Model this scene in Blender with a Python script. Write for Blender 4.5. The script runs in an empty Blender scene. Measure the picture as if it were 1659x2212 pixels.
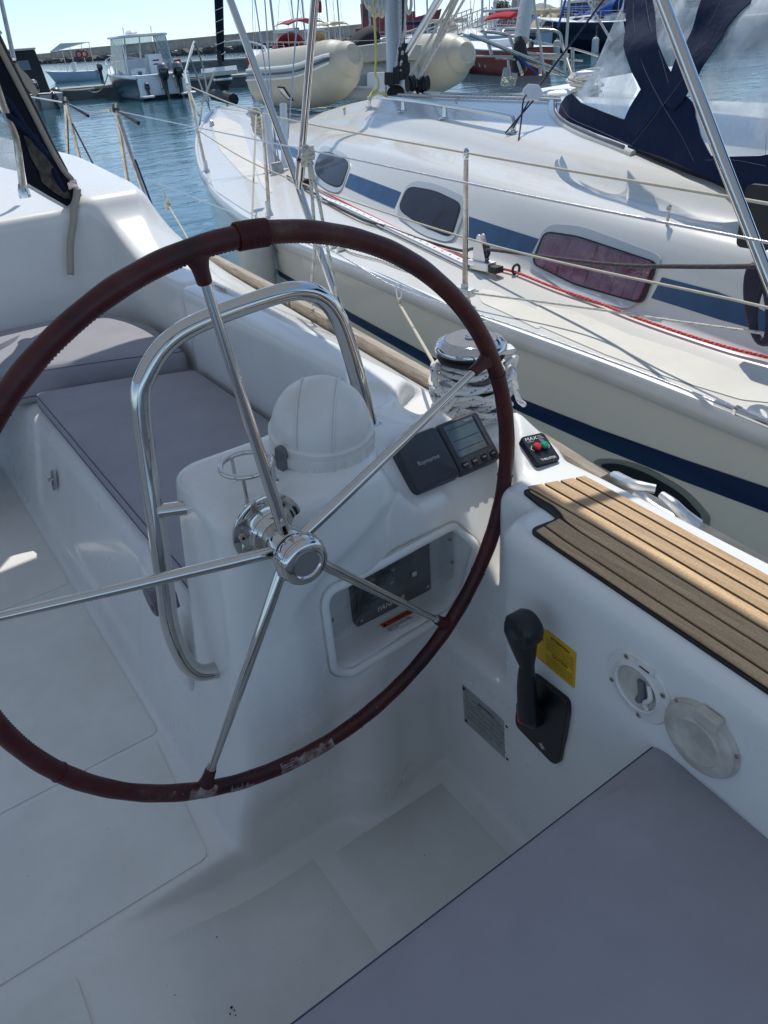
import bpy, bmesh, math, random
import numpy as np
from mathutils import Vector, Matrix
from mathutils.bvhtree import BVHTree
from mathutils.geometry import delaunay_2d_cdt
random.seed(7)
rng = np.random.default_rng(7)
SC = bpy.context.scene
COL = SC.collection
PI = math.pi
rad = math.radians

# ------------------------------------------------------------------ camera
# World axes are those of the yacht we stand on: +Y to her bow, +X starboard,
# Z up, water at z = 0.  Phone held 2.1 m above the water behind the wheel.
EYE = Vector((0, 0, 2.10))
CR = Vector((0.81306508, -0.57840897, -0.06609274))
CU = Vector((0.35832469, 0.40772662, 0.83985857))
CF = Vector((0.45883396, 0.70654234, -0.53876648))
FPX = 1620.0                       # focal length in units of a 1659 wide picture
cam_d = bpy.data.cameras.new('camera')
cam_d.sensor_fit = 'HORIZONTAL'
cam_d.sensor_width = 36.0
cam_d.lens = 36.0 * FPX / 1659.0
cam_d.clip_start = 0.02
cam_d.clip_end = 12000
cam = bpy.data.objects.new('camera', cam_d)
COL.objects.link(cam)
cam.matrix_world = Matrix.Translation(EYE) @ Matrix((CR, CU, -CF)).transposed().to_4x4()
SC.camera = cam

# ------------------------------------------------------------------ light
SUN_AZ, SUN_EL = rad(40), rad(56)          # azimuth from +Y towards +X
world = bpy.data.worlds.new('World')
SC.world = world
world.use_nodes = True
wn = world.node_tree
bg = wn.nodes['Background']
sky = wn.nodes.new('ShaderNodeTexSky')
sky.sky_type = 'NISHITA'
sky.sun_disc = False
sky.sun_elevation = SUN_EL
sky.sun_rotation = SUN_AZ
sky.air_density = 0.7
sky.dust_density = 0.15
sky.ozone_density = 2.0
tint = wn.nodes.new('ShaderNodeMix'); tint.data_type = 'RGBA'; tint.blend_type = 'MULTIPLY'; tint.inputs[0].default_value = 1
tint.inputs[7].default_value = (.88, 1.02, 1.15, 1)      # clear summer air: a cooler white balance for the whole sky
gam = wn.nodes.new('ShaderNodeGamma'); gam.inputs[1].default_value = .62
wn.links.new(sky.outputs[0], gam.inputs[0]); wn.links.new(gam.outputs[0], tint.inputs[6]); wn.links.new(tint.outputs[2], bg.inputs[0])
bg.inputs[1].default_value = 0.15
sun_d = bpy.data.lights.new('sun', 'SUN')
sun_d.energy = 2.0
sun_d.angle = rad(0.53)
sun_d.color = (1.0, 0.955, 0.87)
sun = bpy.data.objects.new('sun', sun_d)
COL.objects.link(sun)
SUND = Vector((math.sin(SUN_AZ) * math.cos(SUN_EL), math.cos(SUN_AZ) * math.cos(SUN_EL), math.sin(SUN_EL)))
sun.rotation_euler = SUND.to_track_quat('Z', 'Y').to_euler()
SC.view_settings.view_transform = 'Standard'
SC.view_settings.look = 'None'
SC.view_settings.gamma = 1.0
SC.view_settings.exposure = 0.86
SC.view_settings.use_curve_mapping = False
SC.cycles.max_bounces = 8
SC.cycles.transparent_max_bounces = 12

# ------------------------------------------------------------------ points seen in the photograph
def ray(u, v):
    return CR * ((u - 829.5) / FPX) - CU * ((v - 1106.0) / FPX) + CF
def az(u, v, z):
    d = ray(u, v); return EYE + d * ((z - EYE.z) / d.z)
def ax(u, v, x):
    d = ray(u, v); return EYE + d * ((x - EYE.x) / d.x)
def ay(u, v, y):
    d = ray(u, v); return EYE + d * ((y - EYE.y) / d.y)
def ad(u, v, dist):
    return EYE + ray(u, v) * dist
def apl(u, v, P, n):
    d = ray(u, v); P = Vector(P); n = Vector(n); return EYE + d * ((P - EYE).dot(n) / d.dot(n))
def zmap(ox, oy, k):               # enlarged crop of the photograph -> picture units
    return lambda x, y: (ox + x * k, oy + y * k)

# ------------------------------------------------------------------ object helpers
def link(o, parent=None):
    COL.objects.link(o)
    if parent is not None:
        o.parent = parent
        o.matrix_parent_inverse = PINV.get(parent.name, Matrix.Identity(4))
    return o
PINV = {}
def thing(name, loc, label, cat, group=None):
    o = bpy.data.objects.new(name, None)
    o.empty_display_size = 0.1
    o.location = loc
    COL.objects.link(o)
    PINV[o.name] = Matrix.Translation(Vector(loc)).inverted()
    o['label'] = label; o['category'] = cat
    if group: o['group'] = group
    return o
def tag(o, label, cat, group=None):
    o['label'] = label; o['category'] = cat
    if group: o['group'] = group
    return o
def struct(o):
    o['kind'] = 'structure'; return o
def mk(name, verts, faces, mat, parent=None, smooth=True, bevel=None, uv=None, auto=None):
    me = bpy.data.meshes.new(name)
    me.from_pydata([tuple(v) for v in verts], [], faces)
    if uv is not None:
        l = me.uv_layers.new(name='UVMap')
        vi = np.empty(len(me.loops), dtype=np.int32); me.loops.foreach_get('vertex_index', vi)
        l.data.foreach_set('uv', np.asarray(uv, dtype=np.float32)[vi].ravel())
    o = bpy.data.objects.new(name, me)
    if mat is not None: me.materials.append(mat)
    if smooth:
        me.shade_smooth()
        if auto: me.set_sharp_from_angle(angle=rad(auto))
    link(o, parent)
    if bevel:
        m = o.modifiers.new('Bevel', 'BEVEL'); m.width = bevel[0]; m.segments = bevel[1]
        m.limit_method = 'ANGLE'; m.angle_limit = rad(bevel[2] if len(bevel) > 2 else 35); m.harden_normals = True
    return o
def relabel(o, s):
    o['label'] = s; return o
class MB:
    """collects verts / faces of one mesh"""
    def __init__(s): s.v = []; s.f = []
    def add(s, v, f):
        n = len(s.v); s.v += [Vector(p) for p in v]; s.f += [[i + n for i in q] for q in f]; return s
    def build(s, name, mat, parent=None, **k): return mk(name, s.v, s.f, mat, parent, **k)
def gbox(c, h, R=None):
    c = Vector(c)
    v = []
    for sx in (-1, 1):
        for sy in (-1, 1):
            for sz in (-1, 1):
                p = Vector((sx * h[0], sy * h[1], sz * h[2]))
                v.append(c + (R @ p if R else p))
    return v, [[0, 1, 3, 2], [4, 6, 7, 5], [0, 4, 5, 1], [2, 3, 7, 6], [0, 2, 6, 4], [1, 5, 7, 3]]
def gprism(pts, vec):
    n = len(pts); vec = Vector(vec)
    a = [Vector(p) for p in pts]; b = [p + vec for p in a]
    nrm = Vector((0, 0, 0))
    for i in range(n): nrm += a[i].cross(a[(i + 1) % n])
    if nrm.dot(vec) > 0:
        a.reverse(); b.reverse()
    f = [list(range(n)), [i + n for i in range(n)][::-1]]
    f += [[(i + 1) % n, i, i + n, (i + 1) % n + n] for i in range(n)]
    return a + b, f
def frames(path, closed=False):
    n = len(path); T = []
    for i in range(n):
        if closed: t = path[(i + 1) % n] - path[i - 1]
        else: t = path[min(i + 1, n - 1)] - path[max(i - 1, 0)]
        if t.length < 1e-9: t = Vector((0, 0, 1))
        T.append(t.normalized())
    up = Vector((0, 0, 1)) if abs(T[0].z) < 0.9 else Vector((1, 0, 0))
    N = [(up - T[0] * up.dot(T[0])).normalized()]
    for i in range(1, n):
        v = N[-1] - T[i] * N[-1].dot(T[i])
        N.append(v.normalized() if v.length > 1e-6 else N[-1])
    return T, N
def gtube(path, r, seg=10, closed=False, caps=True, flat=1.0):
    path = [Vector(p) for p in path]; n = len(path)
    rr = r if isinstance(r, (list, tuple)) else [r] * n
    T, N = frames(path, closed)
    v = []; uv = []; L = 0
    for i in range(n):
        if i: L += (path[i] - path[i - 1]).length
        B = T[i].cross(N[i])
        for k in range(seg):
            a = 2 * PI * k / seg
            v.append(path[i] + N[i] * (math.cos(a) * rr[i] * flat) + B * (math.sin(a) * rr[i]))
            uv.append((k / seg if k <= seg / 2 else k / seg, L))
    f = []
    m = n if closed else n - 1
    for i in range(m):
        for k in range(seg):
            a = i * seg + k; b = i * seg + (k + 1) % seg
            c = ((i + 1) % n) * seg + (k + 1) % seg; d = ((i + 1) % n) * seg + k
            f.append([a, b, c, d])
    if caps and not closed:
        f.append(list(range(seg))[::-1]); f.append([(n - 1) * seg + k for k in range(seg)])
    return v, f, uv
def tube(name, path, r, mat, parent=None, seg=10, closed=False, **k):
    v, f, uv = gtube(path, r, seg, closed)
    return mk(name, v, f, mat, parent, uv=uv, auto=50, **k)
def glathe(prof, M, seg=32, a0=0.0, a1=2 * PI):
    """prof = [(r, h)] turned round the z axis of matrix M"""
    v = []; full = abs(a1 - a0 - 2 * PI) < 1e-6
    ns = seg if full else seg + 1
    for (r, h) in prof:
        for k in range(ns):
            a = a0 + (a1 - a0) * k / seg
            v.append(M @ Vector((r * math.cos(a), r * math.sin(a), h)))
    f = []
    for i in range(len(prof) - 1):
        for k in range(seg):
            a = i * ns + k; b = i * ns + (k + 1) % ns
            f.append([a, b, b + ns, a + ns])
    return v, f
def lathe(name, prof, M, mat, parent=None, seg=32, auto=40, **k):
    v, f = glathe(prof, M, seg)
    return mk(name, v, f, mat, parent, auto=auto, **k)
def spl(pts, n=8, closed=False):
    """Catmull-Rom through the points"""
    P = [Vector(p) for p in pts]; m = len(P); out = []
    for i in range(m if closed else m - 1):
        p0 = P[i - 1] if (i or closed) else P[0] * 2 - P[1]
        p1 = P[i]; p2 = P[(i + 1) % m]
        p3 = P[(i + 2) % m] if (closed or i + 2 < m) else P[-1] * 2 - P[-2]
        for k in range(n):
            t = k / n
            out.append(0.5 * ((2 * p1) + (p2 - p0) * t + (2 * p0 - 5 * p1 + 4 * p2 - p3) * t * t + (3 * p1 - p0 - 3 * p2 + p3) * t ** 3))
    if not closed: out.append(P[-1])
    return out
def sag(a, b, s, n=14):
    a = Vector(a); b = Vector(b)
    return [a.lerp(b, i / n) - Vector((0, 0, s * 4 * (i / n) * (1 - i / n))) for i in range(n + 1)]
def rrect(w, h, r, n=6, cx=0, cy=0):
    out = []
    for sx, sy, a in ((1, 1, 0), (-1, 1, 90), (-1, -1, 180), (1, -1, 270)):
        for k in range(n + 1):
            t = rad(a + 90 * k / n)
            out.append((cx + sx * (w / 2 - r) + r * math.cos(t), cy + sy * (h / 2 - r) + r * math.sin(t)))
    return out
def roundpoly(pts, r, n=5):
    """2D / 3D polygon with its corners rounded"""
    P = [Vector(p) for p in pts]; m = len(P); out = []
    rr = r if isinstance(r, (list, tuple)) else [r] * m
    for i in range(m):
        p = P[i]; a = P[i - 1] - p; b = P[(i + 1) % m] - p
        q = min(rr[i], a.length * 0.49, b.length * 0.49)
        s = p + a.normalized() * q; e = p + b.normalized() * q
        for k in range(n + 1):
            t = k / n
            out.append(s * (1 - t) ** 2 + p * 2 * t * (1 - t) + e * t * t)
    return out
class Frame:
    def __init__(s, O, ex, ey):
        s.O = Vector(O); s.x = Vector(ex).normalized(); s.y = Vector(ey); s.y = (s.y - s.x * s.y.dot(s.x)).normalized(); s.z = s.x.cross(s.y)
        s.M = Matrix((s.x, s.y, s.z)).transposed().to_4x4(); s.M.translation = s.O
    def p(s, a, b, c=0.0): return s.O + s.x * a + s.y * b + s.z * c
    def uv(s, u, v, h=0.0):
        P = apl(u, v, s.O + s.z * h, s.z) - s.O; return (P.dot(s.x), P.dot(s.y))
    def at(s, a, b, c=0.0, ang=0.0):
        return Frame(s.p(a, b, c), s.x * math.cos(ang) + s.y * math.sin(ang), s.y * math.cos(ang) - s.x * math.sin(ang))
def slab(name, F, pts, z0, z1, mat, parent=None, **k):
    v, f = gprism([F.p(a, b, z0) for a, b in pts], F.z * (z1 - z0))
    k.setdefault('smooth', False)
    return mk(name, v, f, mat, parent, **k)
def cyl(name, F, r, z0, z1, mat, parent=None, r1=None, seg=20, **k):
    r1 = r if r1 is None else r1
    return lathe(name, [(0, z0), (r, z0), (r1, z1), (0, z1)], F.M, mat, parent, seg=seg, auto=35, **k)
def text(name, s, F, size, mat, parent=None, align='LEFT', ext=0.0003, squash=1.0, shear=0.0):
    c = bpy.data.curves.new(name, 'FONT'); c.body = s; c.size = size; c.align_x = align; c.align_y = 'CENTER'
    c.extrude = ext; c.shear = shear; c.resolution_u = 3
    o = bpy.data.objects.new(name, c); COL.objects.link(o)
    dg = bpy.context.evaluated_depsgraph_get()
    me = bpy.data.meshes.new_from_object(o.evaluated_get(dg))
    bpy.data.objects.remove(o)
    me.transform(F.M @ Matrix.Diagonal((squash, 1, 1, 1)))
    me.materials.clear(); me.materials.append(mat)
    o = bpy.data.objects.new(name, me); link(o, parent)
    return o
def copy_tree(o, parent=None):
    c = o.copy(); COL.objects.link(c)
    if parent is not None: c.parent = parent
    for ch in list(o.children): copy_tree(ch, c)
    return c
def bvh_of(o):
    me = o.data
    return BVHTree.FromPolygons([o.matrix_world @ v.co for v in me.vertices], [list(p.vertices) for p in me.polygons])
def hit(bvh, u, v):
    r = bvh.ray_cast(EYE, ray(u, v).normalized())
    return (r[0], r[1]) if r[0] is not None else (None, None)
AVG = [None]
def drape(name, bvh, poly, off, mat, parent=None, step=14, thick=0.0, wr=None, smooth=True):
    """a sheet with the given outline laid on a curved surface"""
    P = []
    m = len(poly)
    for i in range(m):
        a = Vector(poly[i]); b = Vector(poly[(i + 1) % m]); n = max(1, int((b - a).length / step))
        P += [a.lerp(b, k / n) for k in range(n)]
    nb = len(P)
    xs = [p.x for p in P]; ys = [p.y for p in P]
    def inside(x, y):
        c = False
        for i in range(nb):
            x1, y1 = P[i]; x2, y2 = P[i - 1]
            if (y1 > y) != (y2 > y) and x < (x2 - x1) * (y - y1) / (y2 - y1) + x1: c = not c
        return c
    pts = list(P)
    y = min(ys) + step * .5; r = 0
    while y < max(ys):
        x = min(xs) + (step * .5 if r % 2 else step)
        while x < max(xs):
            if inside(x, y) and min((Vector((x, y)) - p).length for p in P) > step * 0.45: pts.append(Vector((x, y)))
            x += step
        y += step * .9; r += 1
    vs, es, fs, *_ = delaunay_2d_cdt(pts, [(i, (i + 1) % nb) for i in range(nb)], [], 1, 1e-5)
    V = []; ok = []
    last = None
    for p in vs:
        h, n = hit(bvh, p.x, p.y)
        if h is None: V.append(last or Vector((0, 0, 0))); ok.append(False); continue
        if n.dot(ray(p.x, p.y)) > 0: n = -n
        if AVG[0] is not None: n = AVG[0]
        o_ = off + (wr(h) if wr else 0.0)
        V.append(h + n * o_); ok.append(True); last = V[-1]
    F = []
    for f in fs:
        if not all(ok[i] for i in f): continue
        a, b, c = (V[i] for i in f[:3])
        nn = (b - a).cross(c - a)
        F.append(list(f) if nn.dot(a - EYE) < 0 else list(f)[::-1])
    o = mk(name, V, F, mat, parent, smooth=smooth)
    if thick:
        s = o.modifiers.new('Solidify', 'SOLIDIFY'); s.thickness = thick; s.offset = -1
        s = o.modifiers.new('EdgeSplit', 'EDGE_SPLIT'); s.split_angle = rad(38)
    return o

# ------------------------------------------------------------------ materials
MATS = {}
def mat(name, col, rough=0.5, metal=0.0, spec=0.5, var=0.0, vscale=6.0, bump=0.0, bscale=200.0, coat=0.0,
        col2=None, rvar=0.0, trans=0.0, alpha=1.0, ior=1.45, sheen=0.0, bdist=0.001, emis=None):
    m = bpy.data.materials.new(name); m.use_nodes = True; nt = m.node_tree
    b = nt.nodes['Principled BSDF']
    b.inputs['Base Color'].default_value = (*col, 1); b.inputs['Roughness'].default_value = rough
    b.inputs['Metallic'].default_value = metal; b.inputs['IOR'].default_value = ior
    b.inputs['Specular IOR Level'].default_value = spec; b.inputs['Coat Weight'].default_value = coat
    b.inputs['Transmission Weight'].default_value = trans; b.inputs['Alpha'].default_value = alpha
    b.inputs['Sheen Weight'].default_value = sheen
    tc = nt.nodes.new('ShaderNodeTexCoord')
    if var or col2 or rvar:
        nz = nt.nodes.new('ShaderNodeTexNoise'); nz.inputs['Scale'].default_value = vscale; nz.inputs['Detail'].default_value = 6
        nz.inputs['Roughness'].default_value = 0.62
        nt.links.new(tc.outputs['Object'], nz.inputs['Vector'])
        rp = nt.nodes.new('ShaderNodeValToRGB')
        c2 = col2 if col2 else tuple(c * (1 - var) for c in col)
        rp.color_ramp.elements[0].position = 0.36; rp.color_ramp.elements[1].position = 0.62
        rp.color_ramp.elements[0].color = (*c2, 1); rp.color_ramp.elements[1].color = (*col, 1)
        nt.links.new(nz.outputs['Fac'], rp.inputs[0])
        if var or col2: nt.links.new(rp.outputs[0], b.inputs['Base Color'])
        if rvar:
            mr = nt.nodes.new('ShaderNodeMapRange'); mr.inputs['From Min'].default_value = 0.3; mr.inputs['From Max'].default_value = 0.7
            mr.inputs['To Min'].default_value = rough + rvar; mr.inputs['To Max'].default_value = rough
            nt.links.new(nz.outputs['Fac'], mr.inputs['Value']); nt.links.new(mr.outputs[0], b.inputs['Roughness'])
    if bump:
        n2 = nt.nodes.new('ShaderNodeTexNoise'); n2.inputs['Scale'].default_value = bscale; n2.inputs['Detail'].default_value = 3
        nt.links.new(tc.outputs['Object'], n2.inputs['Vector'])
        bp = nt.nodes.new('ShaderNodeBump'); bp.inputs['Strength'].default_value = bump; bp.inputs['Distance'].default_value = bdist
        nt.links.new(n2.outputs['Fac'], bp.inputs['Height']); nt.links.new(bp.outputs[0], b.inputs['Normal'])
    if emis:
        b.inputs['Emission Color'].default_value = (*emis[0], 1); b.inputs['Emission Strength'].default_value = emis[1]
    MATS[name] = m
    return m
def N(m, t): return m.node_tree.nodes.new(t)
def L(m, a, b): m.node_tree.links.new(a, b)
def bsdf(m): return m.node_tree.nodes['Principled BSDF']

GEL = mat('gelcoat', (.80, .80, .78), .22, var=.05, vscale=3.0, rvar=.16, coat=.25, bump=.05, bscale=35, bdist=.002)
def add_grime(m, amount=.22, tint=(.50, .47, .38)):
    """faint yellowish dirt blotches and sparse specks with a shape of their own"""
    b = bsdf(m); nt = m.node_tree
    src = b.inputs['Base Color'].links[0].from_socket if b.inputs['Base Color'].links else None
    tc = N(m, 'ShaderNodeTexCoord')
    n1 = N(m, 'ShaderNodeTexNoise'); n1.inputs['Scale'].default_value = 1.7; n1.inputs['Detail'].default_value = 8; n1.inputs['Roughness'].default_value = .7
    L(m, tc.outputs['Object'], n1.inputs['Vector'])
    r1 = N(m, 'ShaderNodeMapRange'); r1.inputs['From Min'].default_value = .5; r1.inputs['From Max'].default_value = .78; r1.inputs['To Max'].default_value = amount
    L(m, n1.outputs['Fac'], r1.inputs['Value'])
    mx = N(m, 'ShaderNodeMix'); mx.data_type = 'RGBA'
    L(m, r1.outputs[0], mx.inputs[0])
    if src: L(m, src, mx.inputs[6])
    else: mx.inputs[6].default_value = b.inputs['Base Color'].default_value
    mx.inputs[7].default_value = (*tint, 1)
    v = N(m, 'ShaderNodeTexVoronoi'); v.inputs['Scale'].default_value = 16; v.inputs['Randomness'].default_value = 1
    L(m, tc.outputs['Object'], v.inputs['Vector'])
    w = N(m, 'ShaderNodeTexWhiteNoise'); L(m, v.outputs['Position'], w.inputs['Vector'])
    th = N(m, 'ShaderNodeMath'); th.operation = 'MULTIPLY'; L(m, w.outputs['Value'], th.inputs[0]); th.inputs[1].default_value = .055
    t0 = N(m, 'ShaderNodeMath'); t0.operation = 'SUBTRACT'; L(m, th.outputs[0], t0.inputs[0]); t0.inputs[1].default_value = .033
    lt = N(m, 'ShaderNodeMath'); lt.operation = 'LESS_THAN'; L(m, v.outputs['Distance'], lt.inputs[0]); L(m, t0.outputs[0], lt.inputs[1])
    m2 = N(m, 'ShaderNodeMix'); m2.data_type = 'RGBA'; L(m, lt.outputs[0], m2.inputs[0]); L(m, mx.outputs[2], m2.inputs[6]); m2.inputs[7].default_value = (.10, .09, .08, 1)
    L(m, m2.outputs[2], b.inputs['Base Color'])
add_grime(GEL, .16)
def nonslip(name, col, s=420):
    m = mat(name, col, .5, var=.10, vscale=5)
    tc = N(m, 'ShaderNodeTexCoord'); mp = N(m, 'ShaderNodeMapping'); mp.inputs['Rotation'].default_value = (0, 0, rad(45)); mp.inputs['Scale'].default_value = (s, s, s)
    L(m, tc.outputs['Object'], mp.inputs[0])
    ck = N(m, 'ShaderNodeTexVoronoi'); ck.inputs['Scale'].default_value = 1.0; ck.inputs['Randomness'].default_value = .15; L(m, mp.outputs[0], ck.inputs['Vector'])
    bp = N(m, 'ShaderNodeBump'); bp.inputs['Strength'].default_value = .32; bp.inputs['Distance'].default_value = .0012; bp.invert = True
    L(m, ck.outputs['Distance'], bp.inputs['Height']); L(m, bp.outputs[0], bsdf(m).inputs['Normal'])
    add_grime(m, .22)
    return m
PAD = nonslip('nonslip_gelcoat', (.79, .79, .765))
PADN = nonslip('nonslip_cream', (.66, .64, .58), 260)
GELN = mat('cream_gelcoat', (.68, .665, .62), .2, var=.04, vscale=2.0, rvar=.12, coat=.3, bump=.04, bscale=18, bdist=.003)
HULLN = mat('hull_gelcoat', (.74, .715, .63), .12, var=.05, vscale=1.5, coat=.5, bump=.03, bscale=6, bdist=.01)
CHROME = mat('polished_steel', (.60, .59, .57), .03, 1.0, rvar=.05, vscale=40, bump=.03, bscale=60)
STEEL = mat('worn_steel', (.62, .58, .52), .22, 1.0, col2=(.45, .38, .30), vscale=30, rvar=.15)
BRUSH = mat('brushed_steel', (.45, .45, .47), .38, 1.0, bump=.15, bscale=300)
ALU = mat('cast_aluminium', (.66, .66, .67), .32, 1.0, rvar=.15, vscale=25, bump=.15, bscale=120)
ALUP = mat('anodised_aluminium', (.66, .67, .66), .35, .5, var=.12, vscale=4)
BLACK = mat('black_plastic', (.012, .013, .018), .35, bump=.1, bscale=500)
BLK2 = mat('black_rubber', (.02, .02, .022), .6)
DGREY = mat('dark_grey_plastic', (.045, .05, .062), .42, var=.18, vscale=30, bump=.08, bscale=600)
GREYP = mat('grey_plastic', (.16, .165, .18), .45, var=.2, vscale=20)
WPLAS = mat('white_plastic', (.76, .745, .72), .38, var=.07, vscale=15, col2=(.70, .68, .65))
WOLD = mat('aged_white_plastic', (.58, .55, .50), .5, col2=(.45, .41, .35), vscale=22)
WPAINT = mat('white_paint', (.78, .78, .76), .4)
PRINTW = mat('white_print', (.75, .75, .75), .6)
PRINTG = mat('grey_print', (.42, .42, .45), .6)
PRINTB = mat('black_print', (.01, .01, .012), .6)
RED = mat('red_button', (.55, .02, .025), .35)
GREEN = mat('green_button', (.01, .28, .17), .35)
ORANGE = mat('orange_print', (.62, .10, .04), .6)
YELLOW = mat('yellow_label', (.72, .42, .02), .45, var=.15, vscale=60)
LCD = mat('lcd_glass', (.10, .135, .145), .12, var=.2, vscale=30, coat=.6)
NAVYP = mat('navy_stripe', (.008, .018, .075), .18, coat=.3)
BLUES = mat('blue_stripe', (.032, .085, .18), .3, var=.25, vscale=12)
CAULK = mat('black_caulk', (.012, .012, .016), .6)
PANEG = mat('dusty_instrument_glass', (.022, .030, .040), .3, col2=(.055, .065, .075), vscale=70, bump=.1)
# fabric -------------------------------------------------------------
def fabric(name, col, s=1600, rough=.85, sheen=.25, wr=.0, bumpk=.35, wscale=9):
    m = mat(name, col, rough, var=.10, vscale=7, sheen=sheen, spec=.15)
    tc = N(m, 'ShaderNodeTexCoord'); mp = N(m, 'ShaderNodeMapping'); mp.inputs['Scale'].default_value = (s, s, s); mp.inputs['Rotation'].default_value = (.3, .2, .78)
    L(m, tc.outputs['Object'], mp.inputs[0])
    w1 = N(m, 'ShaderNodeTexWave'); w1.inputs['Scale'].default_value = .32; w1.inputs['Distortion'].default_value = .6; L(m, mp.outputs[0], w1.inputs['Vector'])
    nz = N(m, 'ShaderNodeTexNoise'); nz.inputs['Scale'].default_value = wscale; nz.inputs['Detail'].default_value = 4; L(m, tc.outputs['Object'], nz.inputs['Vector'])
    b1 = N(m, 'ShaderNodeBump'); b1.inputs['Strength'].default_value = bumpk; b1.inputs['Distance'].default_value = .0006; L(m, w1.outputs['Fac'], b1.inputs['Height'])
    b2 = N(m, 'ShaderNodeBump'); b2.inputs['Strength'].default_value = wr; b2.inputs['Distance'].default_value = .02; L(m, nz.outputs['Fac'], b2.inputs['Height'])
    L(m, b2.outputs[0], b1.inputs['Normal']); L(m, b1.outputs[0], bsdf(m).inputs['Normal'])
    return m
CUSH = fabric('cushion_fabric', (.335, .33, .365), 1500, wr=.35, wscale=5)
PIPING = mat('cushion_piping', (.07, .08, .13), .8)
NAVYF = fabric('navy_canvas', (.010, .020, .055), 1500, wr=.55, sheen=.03, wscale=11)
BLKF = fabric('black_canvas', (.010, .012, .022), 1500, wr=.5, sheen=.03)
WEB = fabric('beige_webbing', (.42, .38, .32), 900, wr=.1)
REDF = fabric('red_canvas', (.34, .035, .05), 300, wr=.4)
BEIGEF = fabric('beige_canvas', (.60, .47, .28), 300, wr=.4)
BIMF = mat('bimini_canvas', (.02, .03, .06), .9)
_b = bsdf(BIMF); _o = BIMF.node_tree.nodes['Material Output']
_t = N(BIMF, 'ShaderNodeBsdfTranslucent'); _t.inputs[0].default_value = (.76, .80, .84, 1)
_m = N(BIMF, 'ShaderNodeMixShader'); _m.inputs[0].default_value = .30  # pale translucency added to dark canvas as fill light for the shaded cockpit
L(BIMF, _b.outputs[0], _m.inputs[1]); L(BIMF, _t.outputs[0], _m.inputs[2]); L(BIMF, _m.outputs[0], _o.inputs[0])
# leather rim -------------------------------------------------------
LEATHER = mat('worn_red_leather', (.085, .012, .014), .33, bump=.35, bscale=260, rvar=.2, vscale=14)
def _leather():
    m = LEATHER; b = bsdf(m)
    tc = N(m, 'ShaderNodeTexCoord')
    n1 = N(m, 'ShaderNodeTexNoise'); n1.inputs['Scale'].default_value = 9; n1.inputs['Detail'].default_value = 9; n1.inputs['Roughness'].default_value = .72
    L(m, tc.outputs['Object'], n1.inputs['Vector'])
    rp = N(m, 'ShaderNodeValToRGB'); e = rp.color_ramp.elements
    e[0].position = .36; e[0].color = (.020, .008, .010, 1); e[1].position = .70; e[1].color = (.12, .075, .055, 1)
    x = rp.color_ramp.elements.new(.50); x.color = (.068, .008, .010, 1)
    x = rp.color_ramp.elements.new(.60); x.color = (.080, .018, .016, 1)
    L(m, n1.outputs['Fac'], rp.inputs[0])
    # grey worn-through patches
    n2 = N(m, 'ShaderNodeTexNoise'); n2.inputs['Scale'].default_value = 22; n2.inputs['Detail'].default_value = 8; n2.inputs['Roughness'].default_value = .75
    L(m, tc.outputs['Object'], n2.inputs['Vector'])
    r2 = N(m, 'ShaderNodeMapRange'); r2.inputs['From Min'].default_value = .66; r2.inputs['From Max'].default_value = .70
    L(m, n2.outputs['Fac'], r2.inputs['Value'])
    mx = N(m, 'ShaderNodeMix'); mx.data_type = 'RGBA'; L(m, r2.outputs[0], mx.inputs[0]); L(m, rp.outputs[0], mx.inputs[6]); mx.inputs[7].default_value = (.26, .22, .20, 1)
    L(m, mx.outputs[2], b.inputs['Base Color'])
_leather()
PATCH = mat('worn_through_leather', (.36, .32, .30), .7, col2=(.12, .03, .03), vscale=60, bump=.5, bscale=150)
LEATH2 = mat('red_leather', (.075, .012, .013), .45, var=.4, vscale=30, bump=.3, bscale=260)
CORD = mat('dark_red_cord', (.075, .006, .010), .55, var=.3, vscale=90)
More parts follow.
